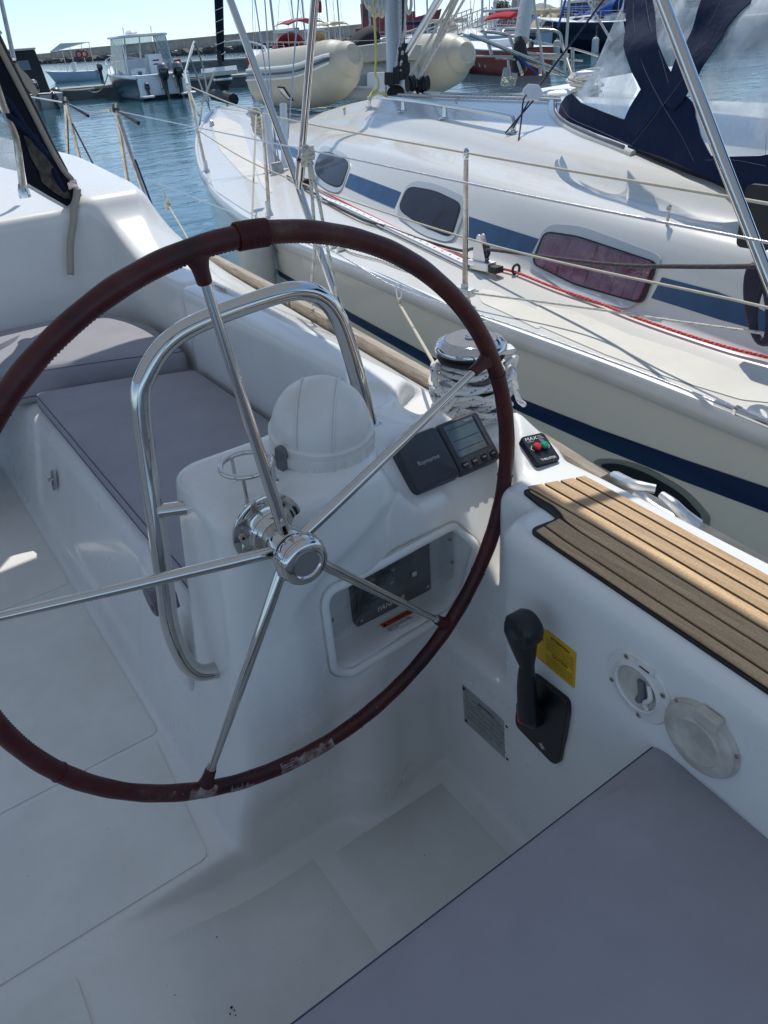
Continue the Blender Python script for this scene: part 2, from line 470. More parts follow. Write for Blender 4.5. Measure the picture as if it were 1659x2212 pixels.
# teak ---------------------------------------------------------------
def wood(name, c1, c2, axis='Y', s=1.0):
    m = mat(name, c1, .6)
    tc = N(m, 'ShaderNodeTexCoord'); oi = N(m, 'ShaderNodeObjectInfo')
    add = N(m, 'ShaderNodeVectorMath'); add.operation = 'ADD'
    sc = N(m, 'ShaderNodeVectorMath'); sc.operation = 'SCALE'; L(m, oi.outputs['Random'], sc.inputs['Scale']); sc.inputs[0].default_value = (3, 7, 5)
    L(m, tc.outputs['Object'], add.inputs[0]); L(m, sc.outputs[0], add.inputs[1])
    mp = N(m, 'ShaderNodeMapping'); mp.inputs['Scale'].default_value = (60 * s, 3.2 * s, 60 * s) if axis == 'Y' else (3.2 * s, 60 * s, 60 * s)
    L(m, add.outputs[0], mp.inputs[0])
    nz = N(m, 'ShaderNodeTexNoise'); nz.inputs['Scale'].default_value = 1.6; nz.inputs['Detail'].default_value = 8; nz.inputs['Roughness'].default_value = .7; nz.inputs['Distortion'].default_value = .4
    L(m, mp.outputs[0], nz.inputs['Vector'])
    rp = N(m, 'ShaderNodeValToRGB'); rp.color_ramp.elements[0].position = .34; rp.color_ramp.elements[1].position = .66
    rp.color_ramp.elements[0].color = (*c2, 1); rp.color_ramp.elements[1].color = (*c1, 1); L(m, nz.outputs['Fac'], rp.inputs[0])
    n3 = N(m, 'ShaderNodeTexNoise'); n3.inputs['Scale'].default_value = 260; n3.inputs['Detail'].default_value = 3; L(m, tc.outputs['Object'], n3.inputs['Vector'])
    rm = N(m, 'ShaderNodeMapRange'); rm.inputs['From Min'].default_value = .3; rm.inputs['From Max'].default_value = .7; rm.inputs['To Min'].default_value = .82; rm.inputs['To Max'].default_value = 1.08
    L(m, n3.outputs['Fac'], rm.inputs['Value'])
    hv = N(m, 'ShaderNodeHueSaturation'); L(m, rp.outputs[0], hv.inputs['Color'])
    r2 = N(m, 'ShaderNodeMapRange'); r2.inputs['To Min'].default_value = .76; r2.inputs['To Max'].default_value = 1.16; L(m, oi.outputs['Random'], r2.inputs['Value'])
    mu = N(m, 'ShaderNodeMath'); mu.operation = 'MULTIPLY'; L(m, r2.outputs[0], mu.inputs[0]); L(m, rm.outputs[0], mu.inputs[1]); L(m, mu.outputs[0], hv.inputs['Value'])
    L(m, hv.outputs[0], bsdf(m).inputs['Base Color'])
    bp = N(m, 'ShaderNodeBump'); bp.inputs['Strength'].default_value = .5; bp.inputs['Distance'].default_value = .0008; L(m, nz.outputs['Fac'], bp.inputs['Height']); L(m, bp.outputs[0], bsdf(m).inputs['Normal'])
    return m
TEAK = wood('weathered_teak', (.68, .46, .25), (.42, .26, .135))
TEAKG = wood('silvered_teak', (.42, .36, .29), (.20, .16, .12))
# rope ---------------------------------------------------------------
def rope(name, base, fleck=None, per=.030, lay=1.0, w=.18, thr=.0):
    m = mat(name, base, .85, var=.12, vscale=60)
    b = bsdf(m); src = b.inputs['Base Color'].links[0].from_socket
    uv = N(m, 'ShaderNodeUVMap'); sp = N(m, 'ShaderNodeSeparateXYZ'); L(m, uv.outputs[0], sp.inputs[0])
    def M_(op, a, c=None):
        n = N(m, 'ShaderNodeMath'); n.operation = op
        for i, x in enumerate((a, c)):
            if x is None: continue
            if isinstance(x, (int, float)): n.inputs[i].default_value = x
            else: L(m, x, n.inputs[i])
        return n.outputs[0]
    U, V = sp.outputs[0], sp.outputs[1]
    # braid relief
    a = M_('ADD', M_('MULTIPLY', U, 12.0), M_('MULTIPLY', V, 1 / per * 3)); c = M_('SUBTRACT', M_('MULTIPLY', U, 12.0), M_('MULTIPLY', V, 1 / per * 3))
    h = M_('MULTIPLY', M_('SINE', M_('MULTIPLY', a, PI)), M_('SINE', M_('MULTIPLY', c, PI)))
    bp = N(m, 'ShaderNodeBump'); bp.inputs['Strength'].default_value = .4; bp.inputs['Distance'].default_value = .0007; L(m, h, bp.inputs['Height']); L(m, bp.outputs[0], b.inputs['Normal'])
    if fleck:
        q = M_('FRACT', M_('ADD', M_('MULTIPLY', U, 2.0), M_('MULTIPLY', V, lay / per / 2)))
        band = M_('LESS_THAN', q, w)
        chk = M_('GREATER_THAN', h, thr)
        run = M_('LESS_THAN', M_('FRACT', M_('MULTIPLY', V, 1 / per / 1.4)), .62)
        k = M_('MULTIPLY', M_('MULTIPLY', band, chk), run)
        mx = N(m, 'ShaderNodeMix'); mx.data_type = 'RGBA'; L(m, k, mx.inputs[0]); L(m, src, mx.inputs[6]); mx.inputs[7].default_value = (*fleck, 1)
        L(m, mx.outputs[2], b.inputs['Base Color'])
    return m
ROPEB = rope('white_rope_blue_fleck', (.80, .78, .73), (.05, .08, .32), per=.022, w=.22)
ROPET = rope('white_rope_teal_fleck', (.62, .60, .52), (.02, .16, .24), per=.03, w=.3)
ROPEW = rope('cream_rope', (.60, .55, .44))
ROPER = rope('red_rope', (.62, .04, .05), (.75, .45, .42), per=.012, w=.5)
ROPEK = rope('dark_grey_rope', (.055, .055, .062), (.40, .12, .05), per=.03, w=.12)
ROPEG = rope('white_rope_grey_fleck', (.66, .64, .58), (.06, .07, .07), per=.03, w=.22)
ROPEY = rope('yellow_rope', (.68, .58, .18))
ROPEP = rope('white_rope_red_fleck', (.68, .62, .56), (.55, .10, .07), per=.03, w=.3)
CORDK = mat('dark_cord', (.03, .025, .05), .7)
WIRE = mat('steel_wire', (.55, .55, .58), .3, 1.0, bump=.8, bscale=900)
# clear vinyl / glass
def clear(name, tint, alpha, rough=.03, wr=.5, ws=9, milky=(.72, .74, .74)):
    m = bpy.data.materials.new(name); m.use_nodes = True; nt = m.node_tree; nt.nodes.remove(nt.nodes['Principled BSDF'])
    o = nt.nodes['Material Output']
    tr = N(m, 'ShaderNodeBsdfTransparent'); tr.inputs[0].default_value = (*tint, 1)
    gl = N(m, 'ShaderNodeBsdfGlossy'); gl.inputs['Roughness'].default_value = rough
    df = N(m, 'ShaderNodeBsdfDiffuse'); df.inputs[0].default_value = (*milky, 1)
    lw0 = N(m, 'ShaderNodeLayerWeight'); lw0.inputs[0].default_value = .35; lwp = N(m, 'ShaderNodeMath'); lwp.operation = 'POWER'; L(m, lw0.outputs['Facing'], lwp.inputs[0]); lwp.inputs[1].default_value = 2.2; lw = N(m, 'ShaderNodeMath'); lw.operation = 'MULTIPLY_ADD'; L(m, lwp.outputs[0], lw.inputs[0]); lw.inputs[1].default_value = .5; lw.inputs[2].default_value = .035
    tc = N(m, 'ShaderNodeTexCoord'); nz = N(m, 'ShaderNodeTexNoise'); nz.inputs['Scale'].default_value = ws; nz.inputs['Detail'].default_value = 3; nz.inputs['Distortion'].default_value = .8
    L(m, tc.outputs['Object'], nz.inputs['Vector'])
    bp = N(m, 'ShaderNodeBump'); bp.inputs['Strength'].default_value = wr; bp.inputs['Distance'].default_value = .03; L(m, nz.outputs['Fac'], bp.inputs['Height'])
    L(m, bp.outputs[0], gl.inputs['Normal']); L(m, bp.outputs[0], lw0.inputs['Normal'])
    m1 = N(m, 'ShaderNodeMixShader'); al = N(m, 'ShaderNodeMapRange'); al.inputs['From Min'].default_value = .35; al.inputs['From Max'].default_value = .68; al.inputs['To Min'].default_value = alpha * .45; al.inputs['To Max'].default_value = alpha * 1.9; L(m, nz.outputs['Fac'], al.inputs['Value']); L(m, al.outputs[0], m1.inputs[0])
    L(m, tr.outputs[0], m1.inputs[1]); L(m, df.outputs[0], m1.inputs[2])
    m2 = N(m, 'ShaderNodeMixShader'); L(m, lw.outputs[0], m2.inputs[0]); L(m, m1.outputs[0], m2.inputs[1]); L(m, gl.outputs[0], m2.inputs[2])
    L(m, m2.outputs[0], o.inputs[0])
    return m
VINYL = clear('clear_vinyl', (.88, .89, .88), .42, .06, 1.0, 7)  # streaky pale film mixed in, standing for bright reflections on the vinyl
VINYL2 = clear('bright_clear_vinyl', (.9, .92, .93), .30, .15, .5, 5, (.8, .82, .83))
PLEX = clear('scratched_acrylic', (.94, .95, .95), .025, .08, .05, 30, (.5, .52, .55))
BGLASS = clear('boat_windscreen', (.75, .80, .82), .08, .03, .1)
FROST = mat('frosted_plastic_pipe', (.78, .79, .80), .35, trans=.35, ior=1.2)
GLASSD = mat('dark_window', (.028, .024, .030), .10, var=.35, vscale=5, coat=.15, spec=.35)
GLASSD2 = mat('maroon_curtain_pane', (.11, .018, .045), .5)
# ================================================================== water
def water_mat():
    m = mat('harbour_water', (.036, .112, .150), .05, ior=1.333, spec=.5)
    b = bsdf(m); tc = N(m, 'ShaderNodeTexCoord')
    prev = None
    for s, st, d, ax_ in ((.8, .7, .040, (1, 2.0, 1)), (3.0, .6, .012, (1, 1.8, 1)), (.12, .7, .10, (1, 1.4, 1))):
        mp = N(m, 'ShaderNodeMapping'); mp.inputs['Scale'].default_value = tuple(s * a for a in ax_); mp.inputs['Rotation'].default_value = (0, 0, rad(-28))
        L(m, tc.outputs['Object'], mp.inputs[0])
        nz = N(m, 'ShaderNodeTexNoise'); nz.inputs['Scale'].default_value = 1; nz.inputs['Detail'].default_value = 4; nz.inputs['Distortion'].default_value = .6
        L(m, mp.outputs[0], nz.inputs['Vector'])
        bp = N(m, 'ShaderNodeBump'); bp.inputs['Strength'].default_value = st; bp.inputs['Distance'].default_value = d
        L(m, nz.outputs['Fac'], bp.inputs['Height'])
        if prev: L(m, prev.outputs[0], bp.inputs['Normal'])
        prev = bp
    L(m, prev.outputs[0], b.inputs['Normal'])
    return m
WATER = water_mat()
w_ = 9000.0
struct(mk('water', [(-w_, -w_, 0), (w_, -w_, 0), (w_, w_, 0), (-w_, w_, 0)], [[0, 1, 2, 3]], WATER, smooth=False))

# ================================================================== our yacht: moulded cockpit as one smooth solid
YACHT = thing('sailing_yacht', (-.6, 1.5, 0), 'white sailing yacht whose cockpit and leather covered wheel fill the foreground', 'sailboat')
def dens(*segs):
    out = []
    for a, b, s in segs:
        n = max(1, int(round((b - a) / s))); out += list(np.linspace(a, b, n, endpoint=False))
    out.append(segs[-1][1]); return np.array(out, dtype=np.float32)
GX = dens((-2.9, -.45, .10), (-.45, .10, .02), (.10, 1.12, .0078), (1.12, 1.80, .02))
GY = dens((-1.3, .1, .05), (.1, 1.5, .0078), (1.5, 3.55, .0145), (3.55, 6.4, .06))
GZ = dens((.50, .70, .0078), (.70, 1.02, .009), (1.02, 1.80, .0078))
X = GX[:, None, None]; Y = GY[None, :, None]; Z = GZ[None, None, :]
def smin(a, b, k):
    h = np.clip(.5 + .5 * (b - a) / k, 0, 1); return b * (1 - h) + a * h - k * h * (1 - h)
def smax(a, b, k): return -smin(-a, -b, k)
def sstep(x, a, b):
    t = np.clip((x - a) / (b - a), 0, 1); return t * t * (3 - 2 * t)
def railx(y):      # inner face of the toe rail
    return np.interp(y, [-1.3, .5, 1.15, 2.8, 3.8, 5, 6.4], [1.02, 1.125, 1.235, 1.40, 1.475, 1.51, 1.50]).astype(np.float32)
# sole: level forward, the helm well falls to starboard
well = .66 - .078 * sstep(X, -.10, .27) - .008 * sstep(X, .2, .8)
hsole = np.where(Y > 1.008, np.float32(.66), well)
D = (Z - hsole) * .85
# coaming body (outboard)
xw = .757 - .047 * (Z - .60) - .065 * np.maximum(.74 - Y, 0)
xin_hi = .752 + (.900 - .752) * sstep(Y, 1.13, 1.46)
top = 1.393 + .012 * sstep(Y, .95, 1.1) + .035 * np.exp(-((Y - 1.06) / .10) ** 2) * sstep(X, .84, .90) * (1 - sstep(X, 1.0, 1.06))
top = top + .185 * sstep(Y, 2.85, 3.55) * (1 - .25 * sstep(X, 1.0, 1.4))
rx = railx(GY)[None, :, None]
edge = .968 - .035 * np.maximum(.76 - Y, 0) + .035 * sstep(Y, 1.3, 2.4) + .10 * sstep(Y, 2.9, 3.6)
drop = np.clip((X - edge) / (rx - edge), 0, 1.6)
topd = top - (top - 1.175) * drop
roof = (Z - topd) * .82
body = smax(smax(xw - X, Z - 1.02, .02), Y - 1.4, .02)           # lower wall under pocket
body = smax(body, roof, .03)
A1 = smax(smax(smax(xw - X, Y - .780, .055), roof, .032), -(Z - .60), .01)
A2 = smax(smax(.804 - X, Y - 1.2, .02), roof, .028)
G = np.minimum(smin(body, A1, .012), A2)
# main coaming beside the bench, with the locker front standing proud
xf = .900 - .012 * (sstep(Y, 1.50, 1.52) - sstep(Y, 2.545, 2.565))
C1 = smax(smax(xf + .09 * sstep(Y, 3.0, 3.4) * 0 - X, 1.12 - Y, .05), roof, .032)
C0 = smax(smax(smax(.70 + .62 * np.maximum(Y - 1.20, 0) - X, 1.02 - Y, .02), Y - 1.60, .02), roof, .028)
G = np.minimum(G, np.minimum(C1, C0))
K45 = ((Z - 1.284) - (Y - .9745)) * .7071
wedge = (.858 + .77 * (Y - .86) - X) * .79
cut = np.maximum(np.maximum(-K45, -wedge), np.maximum(.858 - Y, Y - 1.16))
G = smax(G, -cut, .016); del cut
D = smin(D, G, .03)
del C1, C0, A1, A2, body, G
# thruster shoulder
sh = smax(smax(wedge, (.858 - Y) * 1.0, .012), (Z - np.minimum(1.393 + (Y - .858) * .50, 1.452)) * .88, .02)
sh = smax(smax(sh, Y - 1.06, .03), (X - (.990 - .25 * np.maximum(Z - 1.393, 0))), .02)
D = smin(D, sh, .008); del sh
# 45 degree instrument face
ib = smax(smax(.62 - X, X - 1.06, .02), (.9745 - Y), .02)
ib = smax(smax(ib, K45 + .0, .014), smax(Z - (1.425 - .05 * sstep(X, .75, 1.0)), Y - 1.26, .03), .026)
ib = np.maximum(ib, Z - 1.43)
D = smin(D, ib, .006); del ib, K45, wedge
# pedestal
t_ = np.clip((Z - .66) / .84, 0, 1)
xl = np.interp(GZ, [.6, .66, .8, .95, 1.2, 1.5, 1.9], [.218, .222, .245, .272, .290, .312, .33]).astype(np.float32)[None, None, :]
xo_ = .50 + .19 * sstep(Z, 1.26, 1.42)
yfr = 1.0 - .034 * sstep(Z, .70, .86) - .046 * sstep(X, .24, .36) * (1 - sstep(X, xo_ - .115, xo_)) * sstep(Z, .74, .98)
pd = smax(smax(xl - X, X - .80, .03), (yfr - Y) * .95, .032)
pd = smax(pd, Y - (1.25 - .10 * t_), .05)
ztop = 1.490 + .10 * (Y - 1.05) - (X > .2) * .155 * sstep(X, .585, .735)
pd = smax(pd, (Z - ztop) * .92, .020)
# belly of the aft face at the base
D = smin(D, pd, .014); del pd
# compass podium: round column
cr_ = np.sqrt((X - .556) ** 2 + (Y - 1.040) ** 2) - .097
D = smin(D, smax(cr_, Z - 1.493, .012), .030); del cr_
# bench
xb = .222 + .10 * np.clip((Z - .66) / .40, 0, 1)
door = .010 * sstep(Z, .74, .76) * ((Y > 1.62) & (Y < 2.66)) * 1.0
bn = smax(smax(xb + door - X, Z - 1.062, .045), smax(1.12 - Y, Y - 3.5, .02), .02)
D = smin(D, bn, .025); del bn
# bulkhead / cabin
cab = smax(3.36 - Y, Z - (1.585 + .09 * sstep(Y, 3.36, 4.3)) + .02 * np.abs(X + .6) * 0, .05)
D = smin(D, smax(cab, X - 1.1, .05), .16); del cab
# port side of the cockpit, plain
D = smin(D, smax(X + 1.52, Z - 1.062, .04), .02)
D = smin(D, smax(X + 2.10, Z - 1.40, .04), .03)
# helm seat locker
D = smin(D, smax(smax(.33 - Y - .05, 0 * X + Z - 1.085, .03) * 0 + smax(Y - .34, Z - 1.113, .03), X - .80, .03), .02)
# hollows: winch recess, dish beside the rail foot, engine panel box, small pocket
wr_ = np.sqrt((X - 1.035) ** 2 + (Y - 1.205) ** 2)
D = smax(D, -smax(wr_ - .158, 1.350 - Z, .012), .014)
ds = np.sqrt((X - .845) ** 2 + (Y - 1.345) ** 2)
D = smax(D, -smax(ds - .062, 1.392 - Z, .01), .012); del ds, wr_
def rbox2(A, Bc, cx_, cz_, w, h, r):
    qx = np.abs(A - cx_) - w / 2 + r; qz = np.abs(Bc - cz_) - h / 2 + r
    return np.minimum(np.maximum(qx, qz), 0) + np.sqrt(np.maximum(qx, 0) ** 2 + np.maximum(qz, 0) ** 2) - r
rb = rbox2(X, Z, .643, 1.155, .312, .198, .035)
D = smax(D, -smax(rb, smax(.85 - Y, Y - 1.045, .01), .02), .014)
del rb
# grooves along the locker lid
gr = np.maximum(np.abs(X - .985 - .0 * Y) - .006, np.maximum(1.50 - Y, Y - 2.56))
gr = np.minimum(gr, np.maximum(np.abs(Y - 2.56) - .007, np.maximum(.87 - X, X - .99)))
D = smax(D, -np.maximum(gr, 1.388 - Z), .008); del gr
# locker seat-back seams
gr = np.maximum(np.abs(Y - 2.585) - .007, np.abs(X - .90) - .016)
D = smax(D, -np.maximum(gr, 1.05 - Z), .008); del gr
D = smax(D, -(Z - .535), .01)
D = smax(D, X - (rx + .0), .01)

def surfnet(D, xs, ys, zs):
    ins = D < 0
    c = [ins[i:ins.shape[0] - 1 + i, j:ins.shape[1] - 1 + j, k:ins.shape[2] - 1 + k] for i in (0, 1) for j in (0, 1) for k in (0, 1)]
    a_ = c[0].copy(); o_ = c[0].copy()
    for q in c[1:]: a_ &= q; o_ |= q
    act = o_ & ~a_
    I, J, K = np.nonzero(act); n = len(I)
    idx = np.full(act.shape, -1, dtype=np.int32); idx[I, J, K] = np.arange(n)
    P = np.zeros((n, 3)); W = np.zeros(n)
    for axis in range(3):
        for p in (0, 1):
            for q in (0, 1):
                o0 = [0, 0, 0]; oth = [a for a in range(3) if a != axis]; o0[oth[0]] = p; o0[oth[1]] = q
                o1 = list(o0); o1[axis] = 1
                d0 = D[I + o0[0], J + o0[1], K + o0[2]]; d1 = D[I + o1[0], J + o1[1], K + o1[2]]
                mk_ = (d0 < 0) != (d1 < 0)
                t = np.where(mk_, d0 / np.where(mk_, d0 - d1, 1), 0)
                p0 = np.stack([xs[I + o0[0]], ys[J + o0[1]], zs[K + o0[2]]], 1); p1 = np.stack([xs[I + o1[0]], ys[J + o1[1]], zs[K + o1[2]]], 1)
                P += np.where(mk_[:, None], p0 + (p1 - p0) * t[:, None], 0); W += mk_
    P /= W[:, None]
    F = []
    sx = ins[:-1, 1:-1, 1:-1] != ins[1:, 1:-1, 1:-1]; i, j, k = np.nonzero(sx); j += 1; k += 1; fl = ins[i, j, k]
    q = np.stack([idx[i, j - 1, k - 1], idx[i, j, k - 1], idx[i, j, k], idx[i, j - 1, k]], 1); q[~fl] = q[~fl][:, ::-1]; F.append(q)
    sy = ins[1:-1, :-1, 1:-1] != ins[1:-1, 1:, 1:-1]; i, j, k = np.nonzero(sy); i += 1; k += 1; fl = ins[i, j, k]
    q = np.stack([idx[i - 1, j, k - 1], idx[i - 1, j, k], idx[i, j, k], idx[i, j, k - 1]], 1); q[~fl] = q[~fl][:, ::-1]; F.append(q)
    sz = ins[1:-1, 1:-1, :-1] != ins[1:-1, 1:-1, 1:]; i, j, k = np.nonzero(sz); i += 1; j += 1; fl = ins[i, j, k]
    q = np.stack([idx[i - 1, j - 1, k], idx[i, j - 1, k], idx[i, j, k], idx[i - 1, j, k]], 1); q[~fl] = q[~fl][:, ::-1]; F.append(q)
    return P, np.concatenate(F)
P_, F_ = surfnet(D, GX, GY, GZ); del D
# light smoothing takes out the lattice
E_ = np.concatenate([F_[:, [0, 1]], F_[:, [1, 2]], F_[:, [2, 3]], F_[:, [3, 0]]])
E_ = np.concatenate([E_, E_[:, ::-1]])
cnt = np.bincount(E_[:, 0], minlength=len(P_)).astype(float); cnt[cnt == 0] = 1
def nbmean(A):
    return np.stack([np.bincount(E_[:, 0], weights=A[E_[:, 1], c], minlength=len(A)) for c in range(A.shape[1])], 1) / cnt[:, None]
for _ in range(2): P_ = P_ * .45 + nbmean(P_) * .55
d1 = P_[F_[:, 2]] - P_[F_[:, 0]]; d2 = P_[F_[:, 3]] - P_[F_[:, 1]]; fn = np.cross(d1, d2)
NN = np.zeros_like(P_)
for c in range(4): 
    for a in range(3): NN[:, a] += np.bincount(F_[:, c], weights=fn[:, a], minlength=len(P_))
NN /= np.linalg.norm(NN, axis=1)[:, None] + 1e-12
for _ in range(3): NN = NN * .4 + nbmean(NN) * .6
NN /= np.linalg.norm(NN, axis=1)[:, None] + 1e-12
cen = P_[F_].mean(1); cx_, cy_, cz_ = cen.T
FNz = fn[:, 2] / (np.linalg.norm(fn, axis=1) + 1e-12)
reg = np.zeros(len(F_), dtype=int)                     # 0 coaming
reg[(cx_ < .74) & (cz_ < .70)] = 1                      # sole
reg[(cx_ >= .10) & (cx_ < .84) & (cy_ > .90) & (cy_ < 1.24) & (cz_ >= .685)] = 2   # pedestal
reg[(cx_ < .905) & (cy_ >= 1.24) & (cy_ < 3.34) & (cz_ < 1.10) & (cz_ > .685) & (cx_ > .1)] = 3   # bench
reg[(cy_ >= 3.0) & (cx_ < .80) & (cz_ > 1.07)] = 4      # bulkhead
reg[(cy_ < .5) & (cx_ < .745) & (cz_ >= .70)] = 5       # seat locker
reg[(cx_ < -1.3) & (cz_ > .68)] = 6
COCK = {}
for r_, nm in enumerate(('coaming', 'cockpit_sole', 'helm_pedestal', 'bench', 'cabin_bulkhead', 'helm_seat_locker', 'port_bench')):
    fs = F_[reg == r_]
    if not len(fs): continue
    u_, inv = np.unique(fs.ravel(), return_inverse=True)
    me = bpy.data.meshes.new(nm)
    me.vertices.add(len(u_)); me.vertices.foreach_set('co', P_[u_].astype(np.float32).ravel())
    me.loops.add(len(fs) * 4); me.loops.foreach_set('vertex_index', inv.astype(np.int32))
    me.polygons.add(len(fs)); me.polygons.foreach_set('loop_start', np.arange(0, len(fs) * 4, 4, dtype=np.int32))
    me.update(calc_edges=True); me.validate()
    me.shade_smooth()
    me.normals_split_custom_set_from_vertices(NN[u_].astype(np.float32).tolist())
    me.materials.append(GEL)
    o = bpy.data.objects.new(nm, me); link(o, YACHT); COCK[nm] = o
del P_, F_, NN, E_

# ------------------------------------------------------------------ hull of our yacht
def hull_strip(xo, name='hull_side'):
    V = []; ys = np.linspace(-1.3, 10.2, 40)
    for y in ys:
        b = float(np.interp(y, [-1.3, 1.2, 4, 6, 8, 9.5, 10.2], [1.70, 1.92, 2.16, 2.02, 1.42, .62, .02]))
        for sx in (1,):
            for z, f, o in ((1.19 + max(0, y - 3) * .02, 1, 0), (1.0, 1, .0), (.6, 1, -.03), (.1, .95, -.03), (-.4, .72, 0)):
                V.append((-.62 + xo * (b * f + o + .0), y, z))
    F = []
    for i in range(39):
        for k in range(4):
            a = i * 5 + k; q = [a, a + 1, a + 6, a + 5]
            F.append(q if xo > 0 else q[::-1])
    return mk(name, V, F, GEL, YACHT)
hull_strip(1); hull_strip(-1)
fd = []
ys = np.linspace(4.9, 10.15, 20)
mbf = MB()
for i, y in enumerate(ys):
    b = float(np.interp(y, [4, 6, 8, 9.5, 10.2], [2.16, 2.02, 1.42, .62, .02]))
    zz = 1.19 + (y - 3) * .02
    for k in range(9):
        t = -1 + 2 * k / 8
        c = (1 - t * t) ** .5 if abs(t) < 1 else 0
        cab_ = .34 * float(np.interp(y, [4.8, 7.5, 8.3], [1, 1, 0])) * (1 - min(1, max(0, (abs(t) * b - .9) / .35)))
        mbf.v.append(Vector((-.62 + t * b, y, zz + .05 * c + cab_)))
for i in range(19):
    for k in range(8):
        a = i * 9 + k; mbf.f.append([a, a + 1, a + 10, a + 9])
mbf.build('foredeck', GEL, YACHT)

# ------------------------------------------------------------------ non-slip pads on the sole and deck
def pad(F, pts, z=.0, r=.02, nm='nonslip_pad', par=None, m=PAD):
    pp = [(p.x, p.y) for p in roundpoly([Vector((a, b)) for a, b in pts], r)]
    return slab(nm, F, pp, z - .004, z + .0022, m, par or COCK['cockpit_sole'])
F0 = Frame((0, 0, .66), (1, 0, 0), (0, 1, 0))
for a, b in ((1.43, 2.2), (2.215, 3.25)):
    pad(F0, [(-.66, a), (.205 if a > 1.4 else .19, a), (.205, b), (-.66, b)], .0015)
pad(F0, [(-.66, 1.035), (.165, 1.035), (.19, 1.415), (-.66, 1.415)], .0015)
for a, b in ((.05, .44), (.47, .97)):
    pad(F0, [(-.66, a), (-.135, a), (-.135, b), (-.66, b)], .0015)
# helm well floor (sloping away to starboard)
def wellz(x):
    t = min(1, max(0, (x + .10) / .37)); s = t * t * (3 - 2 * t); t2 = min(1, max(0, (x - .2) / .6)); return .66 - .078 * s - .008 * t2 * t2 * (3 - 2 * t2)
def wellpad(x0, x1, ya, yb):
    n = 14; V = []; F = []
    for i in range(n + 1):
        x = x0 + (x1 - x0) * i / n
        e0 = .012 if i in (0, n) else 0
        for y, dz in ((ya, -.003), (ya + .004, .0035), (yb - .004, .0035), (yb, -.003)):
            V.append((x, y, wellz(x) + (dz if i not in (0, n) else -.003)))
    for i in range(n):
        for k in range(3):
            a = i * 4 + k; F.append([a, a + 4, a + 5, a + 1])
    mk('nonslip_pad', V, F, PAD, COCK['cockpit_sole'])
wellpad(.0, .37, .42, .945); wellpad(.39, .715, .42, .93)

# ------------------------------------------------------------------ teak seat on the coaming
FT = Frame((.85, .6, 1.3945), (1, 0, 0), (0, 1, 0))
teak = slab('teak_seat', FT, [(p.x - .85, p.y - .6) for p in roundpoly([Vector(q) for q in
        [(.826, .818), (.946, .775), (.9225, .40), (.82, -1.2), (.621, -1.2), (.7175, .29), (.7465, .722), (.808, .714)]], [.012, .03, .01, .01, .01, .01, .02, .012])], -.004, .0022, CAULK, YACHT)
def clipline(x, ytop):      # planks run fore and aft, their front ends follow the deck edge
    return ytop
def xshift(x, y):           # planks converge a little towards the stern
    return x - .065 * (.75 - y)
xs_ = [.753, .772, .8105, .8395, .869, .898, .926, .948]
fronts = {.753: .712, .772: .713, .8105: .803, .8395: .797, .869: .790, .898: .783, .926: .776}
SEAMS = [.7500, .7715, .8075, .8375, .8670, .8955, .9230, .9440]
for i in range(len(SEAMS) - 1):
    a, b = SEAMS[i] + .0022, SEAMS[i + 1] - .0022
    def ytop(x):
        return .708 if i < 2 else (.712 if x < .812 and i == 2 else .822 - (x - .826) * .40)
    pts = []
    yf = [-1.15, -.5, 0, .3, .5, .66]
    Lf = [(xshift(a, y), y) for y in yf]; Rt = [(xshift(b, y), y) for y in yf]
    if i == 2:      # plank that wraps the notch
        tp = [(xshift(a, .690), .690), (.809, .709), (.826, .735), (.829, .808), (xshift(b, .81), .806)]
        pts = Lf + [(a - .001, .700)] + tp[1:4] + [(b, .805)] + Rt[::-1]
        pts = Lf + [(a, .695), (.8125, .704), (.8225, .722), (.829, .745), (.831, .800), (b - .001, .806)] + Rt[::-1]
    else:
        pts = Lf + [(a, ytop(a)), (b, ytop(b))] + Rt[::-1]
    if i == 2:
        pass
    v, f = gprism([FT.p(px_ - .85, py_ - .6, .0022) for px_, py_ in pts], Vector((0, 0, .0038)))
    o = mk('plank', v, f, TEAK, teak, smooth=False, bevel=(.0007, 1, 50))
# ------------------------------------------------------------------ steering wheel
HUB = Vector((0.38230904, 0.86407378, 1.45595652)); WN = Vector((-7.75334602e-04, 9.97830014e-01, -6.58381468e-02))
FW = Frame(HUB - WN * .0, WN.cross(Vector((0, 0, 1))).normalized() * 1, Vector((0, 0, 1)))
# x to starboard, y up, z aft
WR = .45; PH = rad(96.8554)
FWc = FW
def wp(a, r, h=0.0): return FW.p(r * math.cos(a), r * math.sin(a), h)
n_ = 240
rimp = [wp(2 * PI * i / n_, WR) for i in range(n_)]
rr = [.0137 + .0004 * math.sin(i * .37) + .0003 * math.sin(i * 1.13) for i in range(n_)]
v, f, uv = gtube(rimp, rr, 20, closed=True)
wheel = mk('steering_wheel', v, f, LEATHER, YACHT, uv=uv)
relabel(wheel, 'large chrome spoked wheel rim bound in worn dark red leather')
# hand stitching along the inside of the rim
mb = MB()
ns = 520
for i in range(ns):
    a = 2 * PI * i / ns; 
    for s in (1,):
        p0 = wp(a, WR - .0131, .0030); p1 = wp(a + .006, WR - .0131, -.0030)
        v, f, _ = gtube([p0, wp(a + .003, WR - .0143, 0), p1], .0008, 4, caps=False); mb.add(v, f)
st = mb.build('stitching', LEATH2, wheel); st['kind'] = 'stuff'
